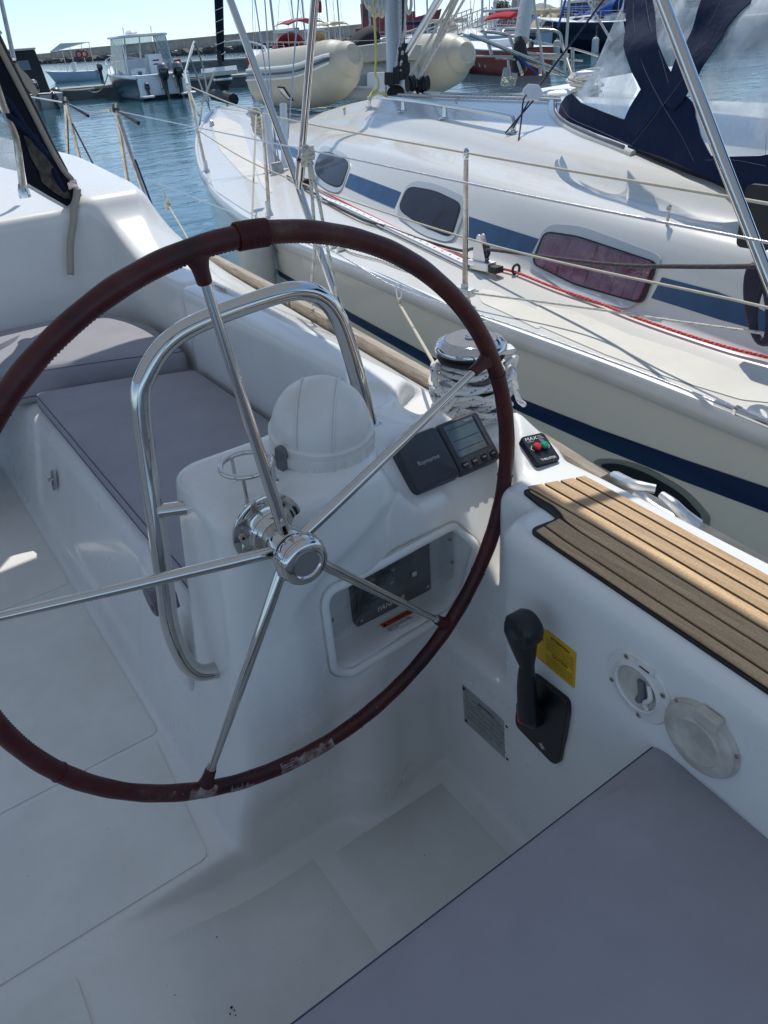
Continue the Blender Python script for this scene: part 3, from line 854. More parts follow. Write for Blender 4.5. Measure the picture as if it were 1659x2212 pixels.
# wrapped binding at the top
a0 = PH - rad(12.5)
wa = [rad(77.3) + rad(5.2) * (i / 13 - .5) for i in range(14)]
cord_a = None
def ang_of(u, v):
    p = apl(u, v, FW.O, FW.z) - FW.O; return math.atan2(p.dot(FW.y), p.dot(FW.x)), p.length
ca = ang_of(542, 497)[0]
mb = MB()
for i in range(13):
    a = ca + (i - 6) * .0070
    c = wp(a, WR); rd = (wp(a, WR + 1) - wp(a, WR)).normalized()
    ring = [c + rd * (.0153 * math.cos(t)) + FW.z * (.0153 * math.sin(t)) for t in [2 * PI * k / 20 for k in range(20)]]
    v, f, _ = gtube(ring, .0018, 6, closed=True); mb.add(v, f)
mb.build('cord_binding', CORD, wheel)
# seams and worn patches in the leather
for (u, v_) in ((118, 1678), (1100, 1023), (1037, 1235), (1085, 800), (800, 1625), (12, 890)):
    a, _ = ang_of(u, v_)
    c = wp(a, WR); rd = (wp(a, WR + 1) - wp(a, WR)).normalized()
    ring = [c + rd * (.0142 * math.cos(t)) + FW.z * (.0142 * math.sin(t)) for t in [2 * PI * k / 20 for k in range(20)]]
    tube('leather_seam', ring, .0010, LEATH2, wheel, seg=5, closed=True)
def patch(u0, v0, u1, v1, w0=-.9, w1=.9, jag=.25):
    a, _ = ang_of(u0, v0); b, _ = ang_of(u1, v1)
    n = 26; V = []; F = []
    for i in range(n + 1):
        t = a + (b - a) * i / n; c = wp(t, WR); rd = (wp(t, WR + 1) - c).normalized()
        for k in range(9):
            q = w0 + (w1 - w0) * k / 8 + (random.uniform(-jag, jag) if k in (0, 8) else 0)
            qq = q * 1.0
            j = random.uniform(-.3, .3) * (WR * abs(b - a) / n) if i in (0, n) else 0
            V.append(c + (rd * (.0143 * math.sin(qq)) + FW.z * (.0143 * math.cos(qq))) + (wp(t + .01, WR) - c).normalized() * j)
    for i in range(n):
        for k in range(8):
            p = i * 9 + k; F.append([p, p + 1, p + 10, p + 9])
    mk('worn_patch', V, F, PATCH, wheel)
patch(600, 1690, 722, 1638, -1.0, .75); patch(388, 1745, 448, 1745, -.9, .5); patch(478, 1745, 530, 1738, -.2, .9, .4)
# spokes
spk = []
for k in range(5):
    a = PH + k * 2 * PI / 5
    d = wp(a, 1) - wp(a, 0)
    pth = [wp(a, .026, .006), wp(a, .10, .006), wp(a, .25, .004), wp(a, .40, .001), wp(a, .432, 0)]
    tube('spoke', pth, [.0094, .0092, .0078, .0060, .0058], CHROME, wheel, seg=20)
    # leather boss where the spoke meets the rim
    prof = [(.0080, .408), (.0094, .410), (.0098, .418), (.0104, .426), (.0130, .434), (.0180, .441), (.023, .449)]
    zx = (wp(a, 1) - wp(a, 0)).normalized(); Fb = Frame(wp(a, 0), FW.z, zx.cross(FW.z) * 1)
    Mb = Matrix((FW.z, zx.cross(FW.z), zx)).transposed().to_4x4(); Mb.translation = wp(a, 0)
    short = k in (3,)
    v, f = glathe([(r * (1 if r < .013 else 1), h) for r, h in prof], Mb, 20)
    # squash the flare so that it follows the tube
    for i_, p in enumerate(v):
        q = p - wp(a, 0); h = q.dot(zx); l = q.dot(FW.z)
        if h > .42: v[i_] = p - FW.z * (l * (1 - .0115 / max(.0115, prof[i_ // 20][0])))
    mk('spoke_socket', v, f, LEATH2, wheel)
    if k in (2, 3): tube('spoke_collar', [wp(a, .402), wp(a, .408)], .0080, STEEL, wheel, seg=16)
# hub
Mh = FW.M.copy()
lathe('hub', [(0, -.012), (.0300, -.012), (.0315, -.008), (.0320, .014), (.030, .018), (.024, .019), (.024, .026), (0, .026)], Mh, CHROME, wheel, seg=40)
lathe('hub_gap', [(0, .0185), (.0255, .0185), (.0255, .031), (0, .031)], Mh, BLK2, wheel, seg=32)
nut = [(0, .030), (.0375, .030), (.0395, .034), (.0395, .044), (.0375, .051), (.0365, .0525), (.0372, .0545), (.0355, .058), (.030, .0605), (.024, .0610), (.0225, .0585), (.0213, .058), (0, .058)]
hn = lathe('hub_nut', nut, Mh, CHROME, wheel, seg=48)
lathe('hub_cap', [(0, .0592), (.0205, .0592), (.0210, .058)], Mh, BRUSH, hn, seg=40)
for k in range(18):
    a = 2 * PI * k / 18
    F_d = Frame(FW.p(.0396 * math.cos(a), .0396 * math.sin(a), .039), FW.z, FW.x * -math.sin(a) + FW.y * math.cos(a))
    sphm = Matrix.Translation(F_d.O)
    v, f = glathe([(0, -.0022), (.0016, -.0016), (.0022, 0), (.0016, .0016), (0, .0022)], sphm, 8); mk('hub_dimple', v, f, BRUSH, hn)
lathe('wheel_shaft', [(0, -.075), (.026, -.075), (.026, -.030), (.0285, -.028), (.0285, -.010), (0, -.010)], Mh, STEEL, YACHT, seg=32)
fl = lathe('shaft_flange', [(0, -.0655), (.0590, -.0655), (.0605, -.062), (.0600, -.0585), (.0575, -.0575), (.048, -.0570), (.0385, -.0560), (.033, -.052), (.030, -.042), (.0285, -.030), (0, -.030)], Mh, CHROME, YACHT, seg=48)
relabel(fl, 'round bolted steel flange where the wheel shaft leaves the pedestal')
for a in (52, 172, 292):
    Fq = Frame(FW.p(.046 * math.cos(rad(a)), .046 * math.sin(rad(a)), -.0575), FW.x, FW.y)
    cyl('bolt', Fq, .0065, 0, .004, STEEL, fl, seg=14); cyl('bolt_socket', Fq, .003, .0041, .0043, BLK2, fl, seg=6)

# ------------------------------------------------------------------ guard rail
RT = .0160
gp = [ax(462, 1466, .292), ax(425, 1450, .262), ax(388, 1405, .245), ax(362, 1330, .240), ax(352, 1240, .240), ax(330, 1090, .243), ax(310, 960, .250), ax(303, 890, .258)]
P0 = gp[-1]
gt = [ay(303, 890, 1.13)]
yy_ = 1.125
arch = [ay(303, 870, yy_), ay(316, 808, yy_), ay(360, 742, yy_), ay(430, 697, yy_), ay(560, 648, yy_), ay(640, 628, yy_), ay(692, 640, yy_), ay(728, 682, yy_), ay(752, 745, yy_), ay(772, 815, yy_), ay(797, 912, yy_ + .01)]
low = [Vector((.300, 1.055, ay(448, 1462, 1.055).z)), ay(430, 1452, 1.06), ay(395, 1420, 1.07), ay(368, 1350, 1.08), ay(357, 1270, 1.09), ay(338, 1130, 1.105), ay(318, 1000, 1.12)]
rail = tube('guard_rail', spl(low + arch, 8), RT, CHROME, YACHT, seg=24)
relabel(rail, 'bent stainless guard rail loop in front of the pedestal')
a_ = ay(340, 1105, 1.10); tube('rail_bracket', [a_, ay(409, 1099, 1.085) + Vector((.012, 0, 0))], .0125, CHROME, rail, seg=20)
foot = az(800, 914, 1.424)
lathe('rail_foot', [(0, -.006), (.024, -.006), (.024, .001), (.020, .004), (.0165, .006), (0, .006)], Matrix.Translation(foot), CHROME, rail, seg=28)

# ------------------------------------------------------------------ compass
cM = Matrix.Translation((.556, 1.040, 1.488)) @ Matrix.Rotation(rad(9), 4, 'X') @ Matrix.Scale(.96, 4)
lathe('compass', [(0, 0), (.0955, 0), (.0975, .004), (.0975, .012), (.0945, .014), (.0935, .040), (.0925, .043), (.0945, .045), (.0945, .052), (.090, .055), (0, .055)], cM, WPLAS, YACHT, seg=56)
comp = bpy.data.objects['compass']; relabel(comp, 'white dome covered binnacle compass on the pedestal top')
prof = [(.0885, .053)] + [(.0885 * math.cos(t), .056 + .0860 * math.sin(t)) for t in [PI / 2 * k / 14 for k in range(15)]]
prof[-1] = (0, prof[-1][1])
lathe('compass_cover', prof, cM, WPLAS, comp, seg=56)
for b0 in (-.034, .030):
    V = []; F = []
    for k in range(25):
        t = PI * k / 24
        for q, (dx, dr) in enumerate(((-.0018, .0), (-.0014, .0016), (.0014, .0016), (.0018, 0))):
            x = b0 + dx; R_ = math.sqrt(.0895 ** 2 - x * x) + dr
            V.append(cM @ Matrix.Rotation(rad(-38), 4, 'Z') @ Vector((x, R_ * math.cos(t), .056 + R_ * math.sin(t) * .965)))
    for k in range(24):
        for q in range(3):
            a = k * 4 + q; F.append([a, a + 1, a + 5, a + 4])
    mk('cover_rib', V, F, WPLAS, comp)
for a in (-150, -118, -86, -54, -22):
    F_k = Frame(cM @ Vector((.0945 * math.cos(rad(a)), .0945 * math.sin(rad(a)), .027)), cM.to_3x3() @ Vector((-math.sin(rad(a)), math.cos(rad(a)), 0)), cM.to_3x3() @ Vector((0, 0, 1)))
    slab('base_panel', F_k, [(-.019, -.010), (.019, -.010), (.015, .010), (-.015, .010)], -.004, .0012, WPLAS, comp, bevel=(.0008, 2))
Fk = Frame(cM @ Vector((.0975 * math.cos(rad(-166)), .0975 * math.sin(rad(-166)), .040)), cM.to_3x3() @ Vector((math.sin(rad(-166)) * -1, math.cos(rad(-166)), 0)), cM.to_3x3() @ Vector((0, 0, 1)))
slab('cover_latch', Fk, rrect(.022, .048, .010, cy=-.006), -.004, .007, GREYP, comp, bevel=(.002, 2))
# ------------------------------------------------------------------ cup ring
rc = az(533, 1003, 1.532); rc.z = 1.532
ring = [rc + Vector((.0425 * math.cos(t), .0425 * math.sin(t), 0)) for t in [2 * PI * k / 48 for k in range(48)]]
cup = tube('cup_ring', ring, .0046, CHROME, YACHT, seg=12, closed=True); relabel(cup, 'thin steel cup ring on three posts')
for a in (-125, -5, 100):
    b = rc + Vector((.0425 * math.cos(rad(a)), .0425 * math.sin(rad(a)), 0))
    zb = 1.490 + .10 * (b.y - 1.05)
    p = tube('post', [(b.x, b.y, zb - .003), (b.x, b.y, 1.532)], .0032, CHROME, cup, seg=10)
    lathe('post_foot', [(0, 0), (.0072, 0), (.006, .003), (0, .004)], Matrix.Translation((b.x, b.y, zb - .0005)), CHROME, p, seg=16)

# ------------------------------------------------------------------ instruments on the sloping face
F45 = Frame((.80, .9745, 1.284), (1, 0, 0), (0, 1, 1))
def inst(x0, x1, name, h=.026, tall=.112):
    w = x1 - x0; cx0 = (x0 + x1) / 2 - .80
    pts = rrect(w, tall, .010, cx=cx0, cy=.118)
    # tapered moulded box
    V = [F45.p(a, b, .001) for a, b in pts] + [F45.p(cx0 + (a - cx0) * .985, .118 + (b - .118) * .985, h * .55) for a, b in pts] + [F45.p(cx0 + (a - cx0) * .93, .118 + (b - .118) * .93, h) for a, b in pts]
    n = len(pts); F = [[(i + 1) % n + k * n, (i + 1) % n + (k + 1) * n, i + (k + 1) * n, i + k * n][::-1] for k in (0, 1) for i in range(n)]
    F.append([i + 2 * n for i in range(n)])
    return cx0
T45 = Frame(F45.p(0, 0, 0), F45.x, F45.y)
def tbox(name, F, cx0, cy0, w, hgt, prof, m, par, r=.010):
    V = []; n = None
    for (ins_, z) in prof:
        pts = rrect(w - 2 * ins_, hgt - 2 * ins_, max(.002, r - ins_ * .3), cx=cx0, cy=cy0); n = len(pts)
        V += [F.p(a, b, z) for a, b in pts]
    Fc = []
    for k in range(len(prof) - 1):
        for i in range(n):
            Fc.append([i + k * n, (i + 1) % n + k * n, (i + 1) % n + (k + 1) * n, i + (k + 1) * n])
    Fc.append([i + (len(prof) - 1) * n for i in range(n)])
    return mk(name, V, Fc, m, par, auto=30)
cA = F45.uv(*((1659 * 0 + 905), 1015), h=.024)
iA = tbox('instrument_cover', F45, -.0125, .118, .112, .116, [(0, .0), (.001, .018), (.004, .024), (.008, .026)], DGREY, YACHT)
relabel(iA, 'square dark grey instrument cover with grey lettering')
Fa = F45.at(-.0125, .114, .0262)
text('lettering', 'Raymarine', Fa, .0125, PRINTG, iA, 'CENTER')
iB = tbox('wind_and_depth_display', F45, .0985, .118, .112, .116, [(0, .0), (.001, .016), (.004, .021), (.006, .0225), (.0085, .0225)], DGREY, YACHT)
relabel(iB, 'square display unit with an lcd screen and four round buttons')
Fb = F45.at(.0985, .118, .0225)
tbox('lcd_screen', Fb, 0, .012, .084, .072, [(0, -.001), (.0, .0006)], LCD, iB, .004)
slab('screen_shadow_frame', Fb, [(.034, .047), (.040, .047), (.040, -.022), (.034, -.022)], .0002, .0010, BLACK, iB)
for yy in (.036, .010, -.010): slab('screen_line', Fb, [(-.038, yy), (.032, yy), (.032, yy + .0012), (-.038, yy + .0012)], .0006, .0008, PRINTB, iB)
text('lettering', 'TRIDATA', Fb.at(.034, .0425, .0010), .0058, PRINTG, iB, 'RIGHT')
for k, s in enumerate(('DEPTH', 'SPEED', 'TRIP', 'LOG')):
    Fc = Fb.at(-.037 + .0247 * k, -.042, 0)
    b_ = cyl('button', Fc, .0088, 0, .0028, BLACK, iB, r1=.0076, seg=24)
    text('lettering', s, Fc.at(0, 0, .0030), .0040, PRINTG, b_, 'CENTER')
# thruster control
Fth0 = Frame((.93, .90, 1.393 + .042 * .5), (1, 0, 0), (0, 1, .5))
Z2 = zmap(822.9, 877.8, .2645)
c4 = [Fth0.uv(*Z2(*q), h=.010) for q in ((1160, 255), (1345, 212), (1445, 440), (1250, 485))]
ctr = (sum(c[0] for c in c4) / 4, sum(c[1] for c in c4) / 4)
exq = Vector((c4[1][0] - c4[0][0] + c4[2][0] - c4[3][0], c4[1][1] - c4[0][1] + c4[2][1] - c4[3][1])) / 2
eyq = Vector((c4[0][0] - c4[3][0] + c4[1][0] - c4[2][0], c4[0][1] - c4[3][1] + c4[1][1] - c4[2][1])) / 2
Fth = Fth0.at(ctr[0], ctr[1], .002, math.atan2(exq.y, exq.x))
tw, thh = exq.length, eyq.length
th = tbox('thruster_control', Fth, 0, 0, tw, thh, [(0, -.004), (0, .0085), (.001, .0105)], BLACK, YACHT, .007)
relabel(th, 'small black thruster control with a red and a green button')
Fu = Fth.at(0, 0, .0107)
text('lettering', 'MAX', Fu.at(-tw * .40, thh * .36), thh * .155, PRINTW, th, squash=1.2, shear=.1)
text('lettering', 'P O W E R', Fu.at(-tw * .36, thh * .265), thh * .045, PRINTW, th)
text('lettering', 'THRUSTER', Fu.at(.002, -thh * .39), thh * .105, PRINTW, th, 'CENTER')
for sgn, m_, nm in ((-1, RED, 'red_button'), (1, GREEN, 'green_button')):
    Fq = Fu.at(sgn * tw * .155, thh * .03)
    cyl('button_collar', Fq, thh * .135, 0, .003, BLACK, th, seg=24)
    b_ = lathe(nm, [(thh * .115, .002), (thh * .115, .0065), (thh * .09, .0085), (0, .0092)], Fq.M, m_, th, seg=24)
    x = sgn * tw * .40; q = .0022 * sgn
    mb = MB()
    for s2 in (1, -1):
        v, f = gprism([Fu.p(x, thh * .03, .0001), Fu.p(x - sgn * .0052, thh * .03 + s2 * .007, .0001), Fu.p(x - sgn * .0062, thh * .03 + s2 * .0066, .0001), Fu.p(x - sgn * .0014, thh * .03, .0001)], Fu.z * .0003); mb.add(v, f)
    mb.build('arrow_mark', PRINTW, th, smooth=False)
for k in range(5): slab('small_print', Fu, [(tw * .14, thh * (.40 - .045 * k)), (tw * (.30 + .03 * (k % 3)), thh * (.40 - .045 * k)), (tw * (.30 + .03 * (k % 3)), thh * (.415 - .045 * k)), (tw * .14, thh * (.415 - .045 * k))], .0001, .0003, PRINTG, th)

# ------------------------------------------------------------------ engine panel in its box
FP = Frame((.642, .962, 1.157), (1, 0, 0), (0, 0, 1))
lipF = Frame((.643, .9625, 1.155), (1, 0, 0), (0, 0, 1))
BVP = bvh_of(COCK['helm_pedestal'])
def onface(a, c_, off):
    p = lipF.p(a, c_, 0); h = BVP.ray_cast(Vector((p.x, .7, p.z)), Vector((0, 1, 0)))[0]; h = h if h and h.y < .99 else p; return Vector((p.x, h.y - off, p.z))
lp_ = tube('panel_box_rim', [onface(a, c_, .002) for a, c_ in rrect(.332, .218, .040, 10)], .0095, WPAINT, YACHT, seg=14, closed=True)
relabel(lp_, 'white raised rim around the engine panel box')
tube('sealant_bead', [onface(a, c_, -.0005) for a, c_ in rrect(.350, .236, .048, 10)], .0036, WOLD, YACHT, seg=6, closed=True)
FPi = Frame((.642, 1.034, 1.157), (1, 0, 0), (0, 0, 1))
Z3 = zmap(658.3, 1097, .2645)
q = [FPi.uv(*Z3(*p)) for p in ((370, 520), (1000, 250), (1025, 665), (410, 960))]
x0 = (q[0][0] + q[3][0]) / 2; x1 = (q[1][0] + q[2][0]) / 2; z1 = (q[0][1] + q[1][1]) / 2; z0 = (q[2][1] + q[3][1]) / 2
z1 = min(z1, .092)
ep = tbox('engine_panel', FPi, (x0 + x1) / 2, (z0 + z1) / 2, x1 - x0, z1 - z0, [(0, -.012), (0, .004), (.001, .006)], BLACK, YACHT, .006)
relabel(ep, 'black engine instrument panel behind scratched clear cover')
Fe = FPi.at((x0 + x1) / 2, (z0 + z1) / 2, .006); ew, eh = x1 - x0, z1 - z0
slab('gauge_window', Fe, [(-ew * .46, -eh * .22), (ew * .47, -eh * .22), (ew * .47, eh * .47), (-ew * .46, eh * .47)], 0, .0012, PANEG, ep)
# tachometer numbers and dial marks
for s, dx, dy in (('20', -.26, .24), ('30', -.10, .36), ('40', .0, .24), ('10', -.30, .02), ('60', -.02, .02)):
    text('dial_number', s, Fe.at(ew * dx, eh * dy, .0014), .0095, PRINTG, ep, 'CENTER')
for k in range(22):
    a = rad(-40 + 12 * k)
    c0 = Vector((-ew * .15, eh * .14)); 
    slab('dial_mark', Fe.at(c0.x + .030 * math.cos(a), c0.y + .030 * math.sin(a), .0013, a), [(0, -.0003), (.003, -.0003), (.003, .0003), (0, .0003)], 0, .0002, PRINTG, ep)
slab('indicator_lamp', Fe, rrect(.011, .011, .002, cx=ew * .27, cy=-eh * .02), .0012, .0030, WPLAS, ep)
text('lettering', 'YANMAR', Fe.at(-ew * .06, -eh * .36, .0004), .017, PRINTW, ep, 'CENTER', squash=1.05, shear=.25)
for dx, dy in ((-.44, -.40), (.45, -.40)): cyl('screw', Fe.at(ew * dx, eh * dy), .0035, 0, .0015, STEEL, ep, seg=12)
wq = [FP.uv(*Z3(*p), h=-.045) for p in ((620, 950), (920, 800), (880, 870), (680, 1010))]
Fw2 = Frame(ay(*Z3(770, 905), 1.0325), (1, 0, 0), (0, 0, 1)); Fw2.O.z = 1.085; Fw2.O.x = Fw2.O.x
ww = .084
_ys = [BVP.ray_cast(Vector((Fw2.O.x + dx, .985, 1.081 + dz)), Vector((0, 1, 0)))[0] for dx in (-.04, 0, .04) for dz in (-.016, .016)]
_lo = min([h.y for h in _ys if h] + [1.035]); _lo = max(_lo, 1.0)
_h, _n = hit(BVP, 866, 1343)
if _n.dot(ray(866, 1343)) > 0: _n = -_n
_n = Vector((0, _n.y, _n.z)).normalized()
Fw2 = Frame(_h + _n * .0035, (1, 0, 0), _n.cross(Vector((1, 0, 0))))
wl = slab('warning_label', Fw2, [(-ww / 2, -.017), (ww / 2, -.017), (ww / 2, .017), (-ww / 2, .017)], -.001, .0006, PRINTW, YACHT)
relabel(wl, 'white warning sticker with an orange band below the engine panel')
slab('orange_band', Fw2, [(-ww / 2, .002), (ww / 2, .002), (ww / 2, .017), (-ww / 2, .017)], .0006, .0009, ORANGE, wl)
text('lettering', '\u25B2WARNING' if False else 'WARNING', Fw2.at(.003, .0095, .0010), .0125, PRINTB, wl, 'CENTER')
slab('warning_triangle', Fw2, [(-.040, .005), (-.029, .005), (-.0345, .0148)], .0009, .0011, PRINTB, wl)
for k, s in enumerate(('LEAKING FUEL IS A FIRE HAZARD', 'INSPECT THIS ENTIRE FUEL SYSTEM', 'ONCE A YEAR')):
    text('lettering', s, Fw2.at(-ww * .47, -.0028 - .0048 * k, .0007), .0043, PRINTB, wl, squash=.95)
# clear cover over the upper part, with screws
slab('clear_cover', FP, [(p.x, p.y) for p in roundpoly([Vector(q) for q in ((-.150, .098), (.150, .098), (.150, -.030), (-.150, -.030))], .012)], -.012, -.009, PLEX, YACHT)
for (u, v_) in (Z3(455, 500), Z3(935, 278), Z3(1195, 262), Z3(1208, 447), Z3(173, 738), Z3(200, 935)):
    a, b = FP.uv(u, v_, h=-.006); a = max(-.147, min(.147, a)); b = max(-.09, min(.093, b))
    cyl('screw', FP.at(a, b, -.010), .0038, 0, .004, STEEL, YACHT, seg=12)
    cyl('screw_slot', FP.at(a, b, -.006), .0016, 0, .0003, BLK2, YACHT, seg=5)

# ------------------------------------------------------------------ throttle on the coaming face
FC = Frame((.757, .74, .60), (-.065, -1, 0), (-.047, 0, 1))      # a = -y, b = z
Z4 = zmap(932.6, 1261.8, .4378)
pts = [FC.uv(*Z4(*p), h=.010) for p in ((440, 450), (500, 450), (665, 580), (670, 640), (630, 885), (600, 890), (417, 700), (412, 660))]
bp_ = [Vector(p) for p in pts]
base = slab('throttle_base', FC, [(p.x, p.y) for p in roundpoly(bp_, .012)], -.002, .012, BLACK, YACHT, bevel=(.003, 3))
relabel(base, 'black engine throttle and gear lever on the coaming side')
def fcp(u, v, h): a, b = FC.uv(*Z4(u, v), h=h); return FC.p(a, b, h)
piv = fcp(478, 640, .022)
lathe('lever_boss', [(0, -.012), (.030, -.012), (.028, .010), (.020, .016), (0, .018)], Frame(piv - FC.z * .004, FC.x, FC.y).M, BLACK, base, seg=28)
# arm: flattened tapered bar
arm = spl([fcp(478, 650, .040), fcp(468, 520, .046), fcp(468, 440, .050), fcp(470, 395, .052)], 6)
tube('lever_arm', arm, [.019 - .007 * i / (len(arm) - 1) for i in range(len(arm))], BLACK, base, seg=16)
hd = spl([fcp(470, 400, .052), fcp(462, 350, .053), fcp(452, 290, .054), fcp(446, 235, .054), fcp(446, 195, .054)], 8)
nh = len(hd)
tube('lever_handle', hd, [.0125 + .0165 * min(1, (i / (nh - 1)) * 1.25) * (1 - .45 * max(0, i / (nh - 1) - .85) / .15) for i in range(nh)], BLACK, base, seg=20)
cap = fcp(452, 222, .056)
lathe('handle_head', [(0, -.020), (.026, -.020), (.031, -.012), (.031, .012), (.026, .018), (0, .020)], Frame(cap, FC.x, FC.y).M, BLACK, base, seg=32)
lathe('red_button', [(0, 0), (.0085, 0), (.0085, .006), (.006, .008), (0, .0085)], Frame(fcp(448, 663, .034), FC.x, FC.y).M, RED, base, seg=20)
sx, sy = FC.uv(*Z4(542, 800), h=.013)
mb = MB()
for k in range(8):
    a = PI / 4 * k
    g = FC.at(sx, sy, .0125, a); l_ = .010 if k % 2 == 0 else .008
    v, f = gprism([g.p(.002, -.0008), g.p(l_, 0), g.p(.002, .0014)], FC.z * .0004); mb.add(v, f)
mb.build('star_emblem', PRINTW, base, smooth=False)
# yellow caution label
q = [FC.uv(*Z4(*p)) for p in ((518, 182), (733, 352), (690, 503), (505, 350))]
a0_, a1_ = (q[0][0] + q[3][0]) / 2, (q[1][0] + q[2][0]) / 2; b1_, b0_ = (q[0][1] + q[1][1]) / 2, (q[2][1] + q[3][1]) / 2
W_, H_ = a1_ - a0_, b1_ - b0_
yl = slab('caution_label', FC, [(a0_ + .006, b0_), (a1_ - .004, b0_), (a1_, b0_ + .004), (a1_, b1_), (a0_ + .03, b1_), (a0_ + .026, b1_ - .004), (a0_, b1_ - .003), (a0_, b0_ + .006)], -.001, .0007, YELLOW, YACHT)
relabel(yl, 'yellow ATTENTION CAUTION sticker beside the throttle')
Fy = FC.at(a0_, b0_, .0009)
text('lettering', 'ATTENTION', Fy.at(W_ * .62, H_ * .86), H_ * .095, PRINTB, yl, 'CENTER')
text('lettering', 'CAUTION', Fy.at(W_ * .62, H_ * .42), H_ * .10, PRINTB, yl, 'CENTER')
rnd = random.Random(3)
for k, yy in enumerate((.78, .73, .68, .63, .58, .53, .33, .28, .23, .18, .13, .08)):
    x = .30
    while x < .93:
        l_ = rnd.uniform(.02, .07)
        slab('small_print', Fy, [(W_ * x, H_ * yy - .0004), (W_ * min(.95, x + l_), H_ * yy - .0004), (W_ * min(.95, x + l_), H_ * yy + .0004), (W_ * x, H_ * yy + .0004)], 0, .0002, PRINTB, yl)
        x += l_ + .018
slab('label_rule', Fy, [(W_ * .27, H_ * .485), (W_ * .97, H_ * .485), (W_ * .97, H_ * .492), (W_ * .27, H_ * .492)], 0, .0002, PRINTB, yl)
tri = [(W_ * .04, H_ * .62), (W_ * .22, H_ * .62), (W_ * .13, H_ * .90)]
slab('warning_triangle', Fy, tri, 0, .0002, PRINTB, yl)
slab('triangle_field', Fy, [(W_ * .065, H_ * .645), (W_ * .195, H_ * .645), (W_ * .13, H_ * .85)], .0002, .0004, YELLOW, yl)
text('lettering', '!', Fy.at(W_ * .13, H_ * .715, .0005), H_ * .19, PRINTB, yl, 'CENTER')
# builder's plate
FC_ = FC; FC = Frame((.757, .74, .60), (0, -1, 0), (-.047, 0, 1))
q = [FC.uv(*Z4(*p)) for p in ((165, 494), (396, 718), (375, 879), (150, 655))]
a0_, a1_ = (q[0][0] + q[3][0]) / 2, (q[1][0] + q[2][0]) / 2; b1_, b0_ = (q[0][1] + q[1][1]) / 2, (q[2][1] + q[3][1]) / 2
W_, H_ = a1_ - a0_, b1_ - b0_
PLATE = mat('grey_metal_plate', (.42, .43, .43), .45, .4, var=.2, vscale=30)
pl = slab('builders_plate', FC, rrect(W_, H_, .002, cx=(a0_ + a1_) / 2, cy=(b0_ + b1_) / 2), -.001, .0012, PLATE, YACHT)
relabel(pl, 'riveted grey metal data plate')
Fy = FC.at(a0_, b0_, .0013)
text('lettering', 'JEANNEAU', Fy.at(W_ * .36, H_ * .86), H_ * .085, PRINTB, pl)
for k, yy in enumerate((.80, .66, .52, .38, .24)):
    slab('plate_rule', Fy, [(W_ * .06, H_ * yy), (W_ * .94, H_ * yy), (W_ * .94, H_ * yy + .0005), (W_ * .06, H_ * yy + .0005)], 0, .0002, PRINTB, pl)
    x = .08 + .1 * (k % 2)
    while x < .9:
        l_ = rnd.uniform(.015, .06)
        slab('small_print', Fy, [(W_ * x, H_ * (yy - .062)), (W_ * (x + l_), H_ * (yy - .062)), (W_ * (x + l_), H_ * (yy - .048)), (W_ * x, H_ * (yy - .048))], 0, .0002, PRINTB, pl)
        x += l_ + rnd.uniform(.10, .30)
for a, b in ((.04, .93), (.96, .93), (.96, .07), (.04, .07)): cyl('rivet', Fy.at(W_ * a, H_ * b), .0042, 0, .0022, BLK2, pl, seg=12, r1=.003)
# open shower / socket housing
FC = FC_
c1 = FC.uv(*Z4(1022, 505)); Rz = .050
F1 = FC.at(*c1)
shw = lathe('open_inlet_housing', [(.036, -.030), (.036, .006), (.0385, .008), (.041, .006), (.043, .0045), (.056, .0045), (.059, .0015), (.059, -.002)], F1.M, WPLAS, YACHT, seg=48)
relabel(shw, 'open round white inlet with fittings inside')
lathe('inlet_back', [(0, -.002), (.0365, -.002)], F1.at(0, 0, .0028).M, GREYP, shw, seg=32)
lathe('inlet_well', [(0, .001), (.036, .001)], F1.at(0, 0, .001).M, WOLD, shw, seg=32)
slab('inlet_latch', F1, rrect(.030, .010, .002, cx=.012, cy=.050), .003, .0085, WPLAS, shw, bevel=(.001, 2))
slab('latch_slot', F1, rrect(.018, .003, .001, cx=.012, cy=.050), .0085, .0088, BLK2, shw)
tube('inlet_valve', [F1.p(.006, .020, .004), F1.p(.012, -.002, .006), F1.p(.006, -.020, .004)], .006, GREYP, shw, seg=10)
tube('inlet_hose', spl([F1.p(.020, .022, .004), F1.p(.028, .004, .008), F1.p(.018, -.014, .006), F1.p(.022, -.026, .004)], 6), .004, WPLAS, shw, seg=8)
for a in (118, 28, 205, 280):
    Fs = F1.at(.0505 * math.cos(rad(a)), .0505 * math.sin(rad(a)), .0045); cyl('screw', Fs, .0042, 0, .0012, STEEL, shw, seg=14)
    cyl('screw_slot', Fs, .0018, .0013, .0015, BLK2, shw, seg=4)
# closed inlet cap
c2 = FC.uv(*Z4(1335, 755)); F2 = FC.at(*c2)
cp = lathe('closed_inlet_cap', [(0, .014), (.030, .014), (.032, .0155), (.035, .0155), (.037, .0135), (.050, .0130), (.0545, .010), (.0545, .006), (.0575, .005), (.0585, 0), (.0585, -.002)], F2.M, WOLD, YACHT, seg=52)
relabel(cp, 'closed round yellowed cap beside the cushion corner')
slab('cap_hinge', F2, rrect(.034, .022, .004, cx=.010, cy=.052), .002, .018, WOLD, cp, bevel=(.003, 2))
for a in (140, 20, 250): cyl('screw', F2.at(.0565 * math.cos(rad(a)), .0565 * math.sin(rad(a)), .004), .0035, 0, .002, STEEL, cp, seg=12)

